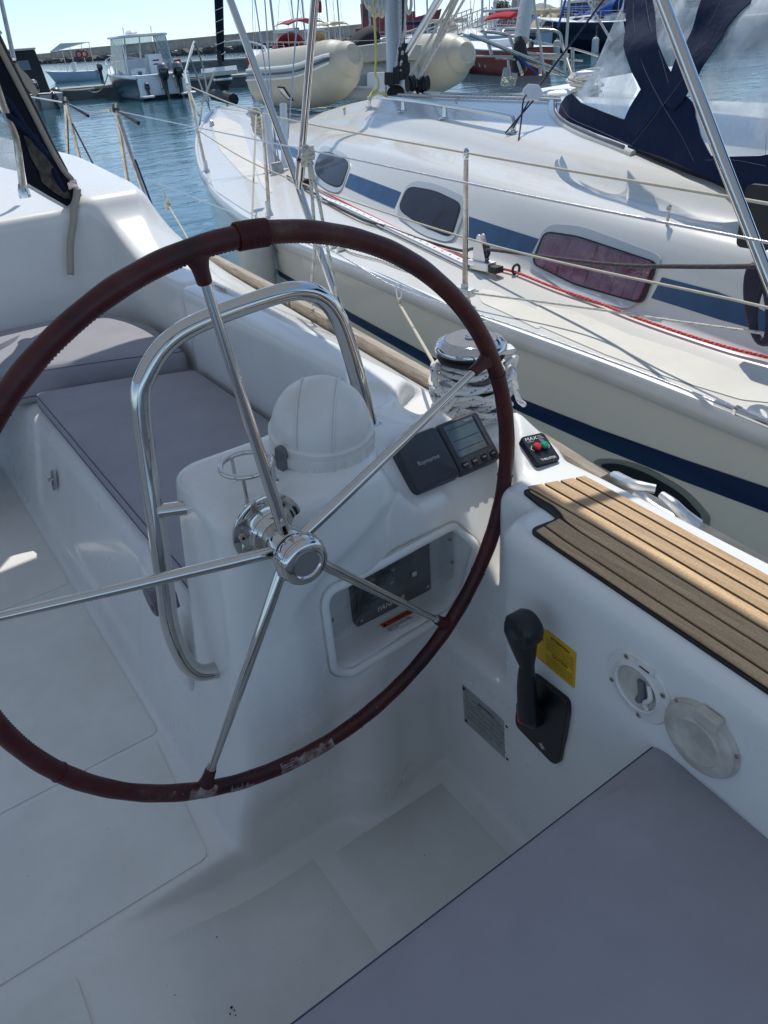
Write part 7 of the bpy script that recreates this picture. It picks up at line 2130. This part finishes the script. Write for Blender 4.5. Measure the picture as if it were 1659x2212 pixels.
for x_ in (-.38, .38): tube('windscreen_mullion', mesh_local(Mp, [(x_, 4.62, 1.5), (x_, 3.95, 2.7)]), .035, WP2, PB, seg=6)
v, f = gprism(mesh_local(Mp, [(-1.0, .55, 1.05), (1.0, .55, 1.05), (1.0, 1.9, 2.68), (-1.0, 1.9, 2.68)][0:0] + [(1.16, 1.4, 1.1), (1.10, 1.85, 2.7), (.55, 1.85, 2.7), (.75, 1.4, 1.3)]), Mp.to_3x3() @ Vector((0, .01, 0))); mk('clear_curtain', v, f, BGLASS, PB, smooth=False)
P = [(-1.3 * (1 - max(0, (t - .5) / .5) ** 2.2), .0 + 8.6 * t, .95 * (1 + .55 * t * t) + .45) for t in (.55, .65, .75, .85, .95, .99)]
tube('bow_rail', mesh_local(Mp, P + [(-a, b, c) for a, b, c in P[::-1]]), .025, CHROME, PB, seg=6)
for a_, b_, c_ in P[:5]: tube('rail_post', mesh_local(Mp, [(a_, b_, c_), (a_, b_, c_ - .45)]), .018, CHROME, PB, seg=5)
def outboard(M, x, y, z, s, par, m=GUNM, tilt=0.0):
    Mo = M @ Matrix.Translation((x, y, z)) @ Matrix.Rotation(tilt, 4, 'X') @ Matrix.Scale(s, 4)
    o = lathe('outboard_motor', [(0, .98), (.13, .97), (.21, .90), (.25, .75), (.25, .55), (.19, .42), (.12, .36), (.10, .1), (.10, -.2), (0, -.2)], Mo @ Matrix.Diagonal((.85, 1.3, 1, 1)), m, par, seg=20)
    lathe('cowl_cap', [(0, 1.00), (.14, .985), (.215, .91), (.245, .80), (.255, .79), (.22, .91), (0, .93)][:5], Mo @ Matrix.Diagonal((.87, 1.32, 1, 1)), GREYP, o, seg=20)
    v, f = gbox((0, .02, -.35), (.05, .16, .35)); mk('outboard_leg', [Mo @ q for q in v], f, m, o, smooth=False, bevel=(.02, 2))
    v, f = gbox((0, .28, .22), (.14, .14, .16)); mk('outboard_bracket', [Mo @ q for q in v], f, STEEL, o, smooth=False, bevel=(.02, 2))
    return o
outboard(Mp, -.08, -.45, .38, 1.15, PB); outboard(Mp, .66, -.45, .38, 1.15, PB); outboard(Mp, -.92, -.35, .25, .55, PB, tilt=-.5)
tube('mooring_rope', sag(Mp @ Vector((-1.2, 5.6, 1.2)), pB + Vector((-1.5, 1.0, .6)), .55), .03, ROPEW, PB, seg=6)
# 2. boat with a black canopy at the left
p2 = az(90, 238, 0); hdl = math.degrees(math.atan2(p2.x, p2.y))
B2 = thing('powerboat', p2, 'motorboat under a black canopy with a white roof, far left', 'motorboat')
M2 = boatframe(p2, hdl - 12)
hullmesh('hull', M2, 6.5, 2.4, .62, WOLD, WPAINT, B2, fine=.5, transom=.95)
cp_ = [(-.95, 1.3, .6), (.95, 1.3, .6), (.80, 1.6, 2.45), (-.80, 1.6, 2.45), (-1.0, 4.4, .9), (1.0, 4.4, .9), (.78, 3.6, 2.45), (-.78, 3.6, 2.45)]
mk('canvas_canopy', mesh_local(M2, cp_), [[0, 1, 2, 3], [1, 5, 6, 2], [5, 4, 7, 6], [4, 0, 3, 7], [3, 2, 6, 7]], GREYC, B2, smooth=False, bevel=(.05, 2, 20))
lb('white_roof', (0, 2.6, 2.50), (.84, 1.05, .05), WOLD, B2, M2)
v, f = gprism(mesh_local(M2, [(-.28, 1.47, 1.65), (.35, 1.47, 1.65), (.33, 1.53, 2.05), (-.26, 1.53, 2.05)]), M2.to_3x3() @ Vector((0, -.02, 0))); mk('canopy_window', v, f, LCD, B2, smooth=False)
outboard(M2, -.1, -.3, .35, .95, B2, tilt=-.15); outboard(M2, .75, -.3, .12, .75, B2, tilt=-.9)
lathe('round_buoy', [(0, -.36)] + [(.36 * math.cos(t), .36 * math.sin(t)) for t in [-PI / 2 + PI * k / 12 for k in range(1, 12)]] + [(0, .36)], Matrix.Translation(az(122, 205, .42)), mat('dark_green_vinyl', (.05, .08, .075), .3), B2, seg=20)
o = tube('mooring_rope', sag(pA + Vector((.4, .6, .62)), az(205, 196, .62) + Vector((0, 0, .1)), .08), .035, ROPEW, None, seg=6); tag(o, 'pale mooring rope lying along the near pontoon', 'rope')
# 3. small open boat with an awning
p3 = az(215, 172, 0); B3 = thing('open_boat', p3, 'small pale open boat with a white awning and lifebuoy, beyond the near pontoon', 'motorboat')
hd3 = math.degrees(math.atan2(-CR.x, -CR.y)); M3 = boatframe(p3, hd3 + 8)
hullmesh('hull', M3, 5.3, 1.9, .75, BLUEH, WPAINT, B3, fine=.5, transom=.9)
v, f = gprism(mesh_local(M3, [(-.8, .5, 3.0), (.8, .5, 3.0), (.8, 2.6, 3.05), (.6, 3.9, 2.5), (-.6, 3.9, 2.5), (-.8, 2.6, 3.05)]), Vector((0, 0, .06))); mk('awning', v, f, WPAINT, B3, smooth=False)
for y in (.6, 2.6):
    for s in (-.78, .78): tube('awning_post', mesh_local(M3, [(s, y, .7), (s, y, 3.0)]), .03, STEEL, B3, seg=5)
lb('small_console', (0, 2.2, 1.1), (.2, .2, .45), WPAINT, B3, M3); outboard(M3, 0, -.3, .4, .9, B3)
for dx in (0, .35):
    c_ = M3 @ Vector((-.85, .45 + dx * 1.6, 2.15)); tube('lifebuoy', [c_ + Vector((CR.x * .26 * math.cos(t), CR.y * .26 * math.cos(t), .26 * math.sin(t))) for t in [2 * PI * k / 16 for k in range(16)]], .08, REDP, B3, seg=8, closed=True)
# 4. right hand side: yachts, quay, gangway, ferry
S1, M1 = sailer(bgp(668, 56), math.degrees(math.atan2(-CR.x, -CR.y)) + 62, 11, 3.5, 1.15, WPAINT, 'white yacht with a red sprayhood and red bimini behind the dinghy', bim=REDF, hood_=REDF, mfwd=.55)
S2, _ = sailer(bgp(735, 80), math.degrees(math.atan2(-CR.x, -CR.y)) + 50, 11, 3.5, 1.15, WPAINT, 'white yacht with a beige cockpit tent, left of the mast', bim=BEIGEF, hood_=BEIGEF, mfwd=.5, masth=15)
S3, _ = sailer(bgp(905, 46), math.degrees(math.atan2(CR.x, CR.y)) - 205, 9, 3.2, 1.1, NAVYH, 'dark blue hulled boat just right of the mast', bim=None, hood_=GREYC, mast_=False)
p4 = bgp(1150, 56); d4 = bgp(1010, 64) - p4
S4, _ = sailer(p4, math.degrees(math.atan2(d4.x, d4.y)), d4.length, 3.5, 1.35, BLUEH, 'pale blue hulled yacht with a bright red boom cover', boom=None, mfwd=.75, masth=15)
canopy(_, 1.5, 5.2, .7, 2.65, REDC, S4, 'sail_cover', .35)
S5, M5 = sailer(az(1168, 118, 0) + Vector((0, 0, 0)), math.degrees(math.atan2(-CR.x, -CR.y)) + 4 + 180, 14, 4.2, 1.55, NAVYH, 'large navy hulled yacht with blue sprayhood and white fenders', bim=NAVYF, hood_=BLUEC, boom=NAVYF, mfwd=.5, masth=17) if False else (None, None)
pn5 = bgp(1420, 60); d5 = (bgp(1160, 64) - pn5); h5 = math.degrees(math.atan2(d5.x, d5.y))
S5, M5 = sailer(pn5, h5, d5.length, 4.2, 1.6, NAVYH, 'large navy hulled yacht with blue sprayhood and white fenders', bim=NAVYF, hood_=BLUEC, boom=NAVYF, mfwd=.52, masth=17)
for k, u in enumerate((1206, 1291)):
    q = bgp(u, 57.5); fender((q.x, q.y, bgz(u, 83 - 6 * k, 57.5)), .22, 1.15, ('left' if k == 0 else 'right') + ' of the two long white fenders on the navy hull', None, ropeto=(q.x, q.y, bgz(u, 72 - 6 * k, 57.5)))
# red fishing boat
pr = bgp(1150, 40); d6 = bgp(1005, 50) - pr
RB = thing('fishing_boat', pr, 'small boat with a faded red hull and white gunwale', 'motorboat'); MR = boatframe(pr, math.degrees(math.atan2(d6.x, d6.y)))
hullmesh('hull', MR, d6.length, 2.6, 1.0, REDH, WPAINT, RB, fine=.5, transom=.8, sheer=.3)
lb('engine_box', (0, 3.5, 1.15), (.6, .9, .25), WPAINT, RB, MR); outboard(MR, .1, .2, .95, .8, RB)
for k, u in enumerate((1018, 1029, 1040, 1053, 1076)):
    q = bgp(u, 45.0 - .8 * k); fender((q.x, q.y, bgz(u, 113 + k * .4, 45)), .13, .62, ('first', 'second', 'third', 'fourth', 'last')[k] + ' small white fender from the left on the red hull', 'small fenders on the red hull')
# quay with gangway, people-less umbrellas, tree, lamp
qa = bgp(1010, 84); qb = bgp(1600, 62)
dqv = (qb - qa).normalized(); nq = Vector((-dqv.y, dqv.x, 0)); nq = nq if nq.dot(qa) > 0 else -nq
v, f = gprism([qa - Vector((0, 0, 1)), qb - Vector((0, 0, 1)), qb + nq * 60 - Vector((0, 0, 1)), qa + nq * 60 - Vector((0, 0, 1))], Vector((0, 0, 2.35))); struct(mk('quay', v, f, CONC, smooth=False))
v, f = gprism([qa + nq * .0 + Vector((0, 0, 1.352)), qb + Vector((0, 0, 1.352)), qb + nq * .5 + Vector((0, 0, 1.352)), qa + nq * .5 + Vector((0, 0, 1.352))], Vector((0, 0, .12))); struct(mk('quay_kerb', v, f, STONE, smooth=False))
GW = thing('gangway', bgp(960, 70), 'white steel gangway sloping up to the quay', 'gangway')
ga = bgp(895, 66, .7); gb = bgp(1035, 78, 2.0); gs = (gb - ga).normalized().cross(Vector((0, 0, 1))) * .7
v, f = gprism([ga - gs, gb - gs, gb + gs, ga + gs], Vector((0, 0, .12))); mk('walkway', v, f, PONT, GW, smooth=False)
for s in (-1, 1):
    tube('handrail', [ga + gs * s + Vector((0, 0, 1.2)), gb + gs * s + Vector((0, 0, 1.2))], .045, SPAR, GW, seg=6)
    tube('handrail', [ga + gs * s + Vector((0, 0, .65)), gb + gs * s + Vector((0, 0, .65))], .03, SPAR, GW, seg=6)
    for k in range(13):
        a = ga.lerp(gb, k / 12) + gs * s; tube('rail_post', [a, a + Vector((0, 0, 1.2))], .03, SPAR, GW, seg=5)
        if k < 12: b = ga.lerp(gb, (k + 1) / 12) + gs * s; tube('truss_brace', [a, b + Vector((0, 0, 1.2))], .022, SPAR, GW, seg=5)
FB = thing('ferry', bgp(860, 120), 'dull red steel ferry with grey wheelhouse and mast behind the dinghy', 'ship'); MF = boatframe(bgp(770, 118), math.degrees(math.atan2(bgp(955, 118).x - bgp(770, 118).x, bgp(955, 118).y - bgp(770, 118).y)))
Lf_ = (bgp(955, 118) - bgp(770, 118)).length
hullmesh('hull', MF, Lf_, 4, 2.6, FERRY, FERRY, FB, fine=.6, sheer=.55, rake=1.2)
lb('wheelhouse', (0, 2.4, 3.9), (1.6, 1.6, 1.3), FERRY, FB, MF); lb('upper_deck', (0, 2.2, 5.5), (1.3, 1.3, .35), PONT, FB, MF); lb('wheelhouse_window', (1.62, 2.4, 4.2), (.02, 1.2, .35), GLASSD, FB, MF); lb('deck_house', (0, 6.6, 3.4), (1.2, 1.2, .6), FERRY, FB, MF)
for x_, h_ in ((2.4, 8.8), (7.8, 8.2)): tube('ship_mast', mesh_local(MF, [(0, x_, 3), (0, x_, h_)]), .09, SPAR, FB, seg=8)
tube('mast_yard', mesh_local(MF, [(0, 6.9, 6.2), (0, 9.0, 6.2)]), .06, SPAR, FB, seg=6)
for k in range(2): tube('gantry', mesh_local(MF, [(0, 6.2 + 3.2 * k, 3.4), (0, 6.2 + 3.2 * k, 5.4)]), .08, SPAR, FB, seg=6)
tube('gantry', mesh_local(MF, [(0, 6.2, 5.4), (0, 9.4, 5.4)]), .08, SPAR, FB, seg=6)
# tree on the quay ----------------------------------------------------
def tree(u, D, zt, wpx, label):
    p = bgp(u, D, 1.35); z1 = bgz(u, zt, D); w = wpx / 1930 * D / 2; hgt = z1 - 1.35
    r = thing('tree', p, label, 'tree', None)
    BARK = mat('olive_bark', (.10, .085, .065), .9); LEAF = mat('olive_leaves', (.115, .125, .075), .6, var=.5, vscale=2.5)
    tr = [p, p + Vector((.1, 0, hgt * .28)), p + Vector((-.1, .1, hgt * .5))]
    tube('trunk', spl(tr, 4), [.22, .2, .19, .18, .17, .16, .14, .12, .10], BARK, r, seg=8)
    rn = random.Random(int(u)); mb = MB(); limb = MB()
    cl = []
    for k in range(26):
        a = rn.uniform(0, 2 * PI); b = rn.uniform(-.9, 1.1); rr_ = rn.uniform(.25, 1)
        c = p + Vector((math.cos(a) * w * rr_ * math.cos(b * .8), math.sin(a) * w * rr_ * math.cos(b * .8), hgt * (.68 + .30 * math.sin(b)))); cl.append(c)
        v, f, _u = gtube([tr[1] + Vector((0, 0, rn.uniform(0, .8))), tr[1].lerp(c, .5) + Vector((rn.uniform(-.3, .3), rn.uniform(-.3, .3), .2)), c], [.09, .05, .02], 5); limb.add(v, f)
        for j in range(120):
            q = c + Vector((rn.gauss(0, .30), rn.gauss(0, .30), rn.gauss(0, .24))) * w * .55; s_ = rn.uniform(.05, .12)
            n1 = Vector((rn.gauss(0, 1), rn.gauss(0, 1), rn.gauss(0, 1))).normalized(); n2 = n1.orthogonal().normalized()
            mb.add([q - n1 * s_ * 1.6, q + n2 * s_ * .6, q + n1 * s_ * 1.6, q - n2 * s_ * .6], [[0, 1, 2, 3]])
    limb.build('limbs', BARK, r); o = mb.build('crown', LEAF, r, smooth=False); return r
tree(1083, 92, 3, 44, 'grey green olive tree on the quay beside the lamp post')
LP = thing('street_lamp', bgp(1056, 92, 1.35), 'thin grey lamp post on the quay left of the tree', 'lamp')
tube('lamp_pole', [bgp(1056, 92, 1.35), bgp(1057, 92, 4.35)], .05, SPAR, LP, seg=6); tube('lamp_arm', [bgp(1057, 92, 4.25), bgp(1045, 92, 4.30)], .04, SPAR, LP, seg=6)
# folded parasols, bollards, bins on the quay
for k, (u, h_) in enumerate(((1109, 2.9), (1118, 3.1), (1150, 3.2))):
    b = bgp(u, 80, 1.35); um = thing('parasol', b, ('left', 'middle', 'right')[k] + ' of the three folded beige parasols standing on the quay', 'parasol', 'folded parasols on the quay')
    tube('parasol_pole', [b, b + Vector((0, 0, h_))], .03, SPAR, um, seg=6); tube('folded_canvas', [b + Vector((0, 0, 1.1)), b + Vector((0, 0, 1.7)), b + Vector((0, 0, h_ * 1.04))], [.22, .26, .04], WEB, um, seg=10)
for k in range(9):
    u = 1028 + 11 * k; b = bgp(u, 83, 1.35); o = tube('quay_post', [b, b + Vector((0, 0, 1.0))], .05, SPAR, None, seg=6); tag(o, ('first', 'second', 'third', 'fourth', 'fifth', 'sixth', 'seventh', 'eighth', 'ninth')[k] + ' slim grey post from the left on the quay edge', 'post', 'row of posts on the quay')
# motor yacht / white building mass at top right
MY = thing('motor_yacht', bgp(1330, 76), 'large white motor yacht with dark window bands at the top right', 'motorboat')
Mm = boatframe(bgp(1200, 80), math.degrees(math.atan2((bgp(1560, 76) - bgp(1200, 80)).x, (bgp(1560, 76) - bgp(1200, 80)).y)))
hullmesh('hull', Mm, 20, 5.5, 1.9, WPAINT, WPAINT, MY, fine=.6, sheer=.3)
for k, (y0, y1, z0, h_) in enumerate(((1.5, 16, 2.0, 1.2), (2.0, 13, 3.35, 1.1), (1.0, 11, 4.7, .12))):
    lb('superstructure', (0, (y0 + y1) / 2, z0 + h_ / 2), (2.3 - .2 * k, (y1 - y0) / 2, h_ / 2), WPAINT, MY, Mm)
    if k < 2:
        n = 6
        for j in range(n):
            a = y0 + .6 + (y1 - y0 - 1.2) * j / n; b = a + (y1 - y0 - 1.2) / n - .25
            for s in (-1, 1): lb('window', (s * (2.3 - .2 * k), (a + b) / 2, z0 + h_ * .58), (.02, (b - a) / 2, h_ * .26), GLASSD, MY, Mm, b=None)
WL = thing('stone_wall', bgp(1330, 66), 'pale perforated stone block wall behind the navy yacht', 'wall')
rnd = random.Random(4)
blk = None
wa = bgp(1283, 68, 1.36); wb = bgp(1420, 62, 1.36); dw = (wb - wa).normalized()
for i in range(22):
    for j in range(5):
        if rnd.random() < .12: continue
        c_ = wa + dw * (.55 * i + .27 * (j % 2)) + Vector((0, 0, .18 + .33 * j))
        if blk is None:
            v, f = gbox((0, 0, 0), (.25, .14, .15), Matrix.Rotation(math.atan2(dw.y, dw.x), 3, 'Z')); blk = mk('block', v, f, STONE, WL, smooth=False); o = blk
        else: o = blk.copy(); COL.objects.link(o); o.parent = WL
        o.matrix_world = Matrix.Translation(c_)
        o.matrix_parent_inverse = Matrix.Identity(4); o.location = c_ - WL.location
# furled headsail and rails of a yacht lying beyond the neighbour
FA = thing('moored_yacht', Vector((9.6, 8.2, 0)), 'yacht lying beyond the neighbour, only its bow rails and furled white sail showing', 'sailboat')
Dn = 13.0
def rr2(pts, r, nm='pulpit_rail', m=STEEL, D_=Dn): return tube(nm, spl([ad(u, v, D_ * k) for u, v, k in pts], 6), r, m, FA, seg=8)
Zr = zmap(1014.9, 0, .19842)
rr2([(*Zr(240, 600), 1), (*Zr(200, 470), 1), (*Zr(165, 360), 1), (*Zr(200, 345), 1), (*Zr(400, 378), 1), (*Zr(440, 420), 1), (*Zr(500, 600), 1), (*Zr(570, 815), 1)], .028)
rr2([(*Zr(360, 360), 1.05), (*Zr(400, 320), 1.05), (*Zr(650, 325), 1.02), (*Zr(950, 345), 1), (*Zr(1010, 500), 1), (*Zr(1105, 800), .98)], .028)
rr2([(*Zr(440, 390), 1), (*Zr(750, 460), 1), (*Zr(1120, 530), 1), (*Zr(1400, 610), 1)], .016, 'lifeline')
rr2([(*Zr(0, 610), 1), (*Zr(600, 620), 1), (*Zr(1230, 660), 1)], .016, 'lifeline', ROPEW)
rr2([(*Zr(600, 580), 1), (*Zr(800, 598), 1), (*Zr(1080, 605), 1)], .03)
rr2([(*Zr(280, 630), 1), (*Zr(520, 655), 1), (*Zr(980, 810), 1)], .02, 'lifeline')
for a_, b_ in (((1118, 530), (1120, 800)), ((768, 610), (768, 815)), ((420, 660), (440, 830))): rr2([(*Zr(*a_), 1), (*Zr(*b_), 1)], .028, 'stanchion')
rr2([(*Zr(640, -80), 1), (*Zr(600, 150), 1), (*Zr(560, 440), 1)], .13, 'furled_headsail', fabric('white_sailcloth', (.62, .60, .56), 200, wr=.6, sheen=.05))
lathe('furling_drum', [(0, -.35), (.13, -.33), (.15, -.1), (.10, .1), (0, .2)], Matrix.Translation(ad(*Zr(545, 540), Dn)), BLK2, FA, seg=16)
v, f = gprism([ad(*Zr(370, 735), Dn), ad(*Zr(420, 730), Dn), ad(*Zr(455, 790), Dn), ad(*Zr(520, 800), Dn), ad(*Zr(520, 835), Dn), ad(*Zr(360, 835), Dn)], CF * .3); mk('anchor_bow_roller', v, f, STEEL, FA, smooth=False)
for a_, b_, r_, m_ in (((0, 375), (1040, 800), .030, STEEL), ((685, -60), (815, 800), .022, ROPEW), ((1085, -60), (1030, 800), .024, ROPEW), ((1050, -40), (960, 300), .020, BLUEC), ((530, 620), (745, 820), .016, BLUEC), ((1250, -40), (1540, 440), .020, ROPEP)):
    rr2([(*Zr(*a_), .97), (*Zr(*b_), .97)], r_, 'rigging_line', m_)
hullp = [ad(*Zr(380, 830), Dn * 1.02), ad(*Zr(1200, 800), Dn * .93)]
v, f = gprism([Vector((p.x, p.y, -.4)) for p in (ad(*Zr(400, 830), Dn), ad(*Zr(1300, 840), 12.5), ad(*Zr(1900, 900), 11.0), ad(*Zr(2400, 700), 17))], Vector((0, 0, 1.45))); mk('hull', v, f, WPAINT, FA, smooth=False, bevel=(.2, 3, 20))
# long dark stay crossing the mast and loose masts far off
for k, (u, D_, h_, lean) in enumerate(((432, 150, 13, .01), (565, 120, 12, .02), (590, 120, 12, -.01), (650, 95, 14, 0), (700, 75, 15, .03), (772, 110, 13, .0), (790, 100, 13, .01), (668, 100, 13, 0))):
    if u < 540: continue
    p = bgp(u, D_); r = thing('moored_yacht', p, ('', 'leftmost', 'second', 'third', 'fourth', 'sixth', 'rightmost', 'fifth')[k] + ' bare grey mast of the far row of white yachts, counted from the left', 'sailboat', 'bare masted yachts in the far row'); Mx = boatframe(p, 120 + 9 * k)
    hullmesh('hull', Mx, 8.5, 2.8, 1.0, WPAINT, WPAINT, r, n=12); coach(Mx, 2.5, 6, .8, 1.05, .4, WPAINT, r, 2)
    tube('mast', [Mx @ Vector((0, 4.6, 1.3)), Mx @ Vector((0, 4.6, h_))], .09, SPAR, r, seg=6)
    for s in (-1, 1): tube('shroud', [Mx @ Vector((s * 1.2, 4.5, 1.1)), Mx @ Vector((0, 4.6, h_ * .97))], .02, STEEL, r, seg=4)
fg = thing('flag', bgp(697, 60, 4.8), 'dark red flag hoisted on a yacht mast left of the chrome tube', 'flag')
V = []; F = []
for i in range(9):
    for k in range(7): V.append(Vector(bgp(692 + i * 1.0, 60)) + Vector((0, 0, bgz(692, 0 + k * 4.6, 60) )) + Vector((0, .05 * math.sin(i * 1.2 + k * .6), 0)))
for i in range(8):
    for k in range(6): a = i * 7 + k; F.append([a, a + 1, a + 8, a + 7])
mk('flag_cloth', V, F, REDF, fg)

for k, (u, D_, cov) in enumerate(((1128, 74, NAVYF), (1188, 78, BLUEC), (1232, 72, BEIGEF), (1276, 77, NAVYF), (1330, 73, BLUEC), (985, 92, NAVYF), (1040, 90, BEIGEF))):
    nm_ = {0: 'navy', 1: 'blue', 2: 'beige'}[0 if cov is NAVYF else 1 if cov is BLUEC else 2]
    sailer(bgp(u, D_), math.degrees(math.atan2(CR.x, CR.y)) + 120 + 7 * k, 10.5, 3.4, 1.15, WPAINT, nm_ + ' boom covered white yacht, ' + ('third', 'fourth', 'fifth', 'sixth', 'last', 'first', 'second')[k] + ' from the left in the right hand group', 'moored_yacht', 'yachts crowded along the quay', hood_=cov, boom=cov, mfwd=.55, masth=13 + (k * 5) % 3, wins=0)
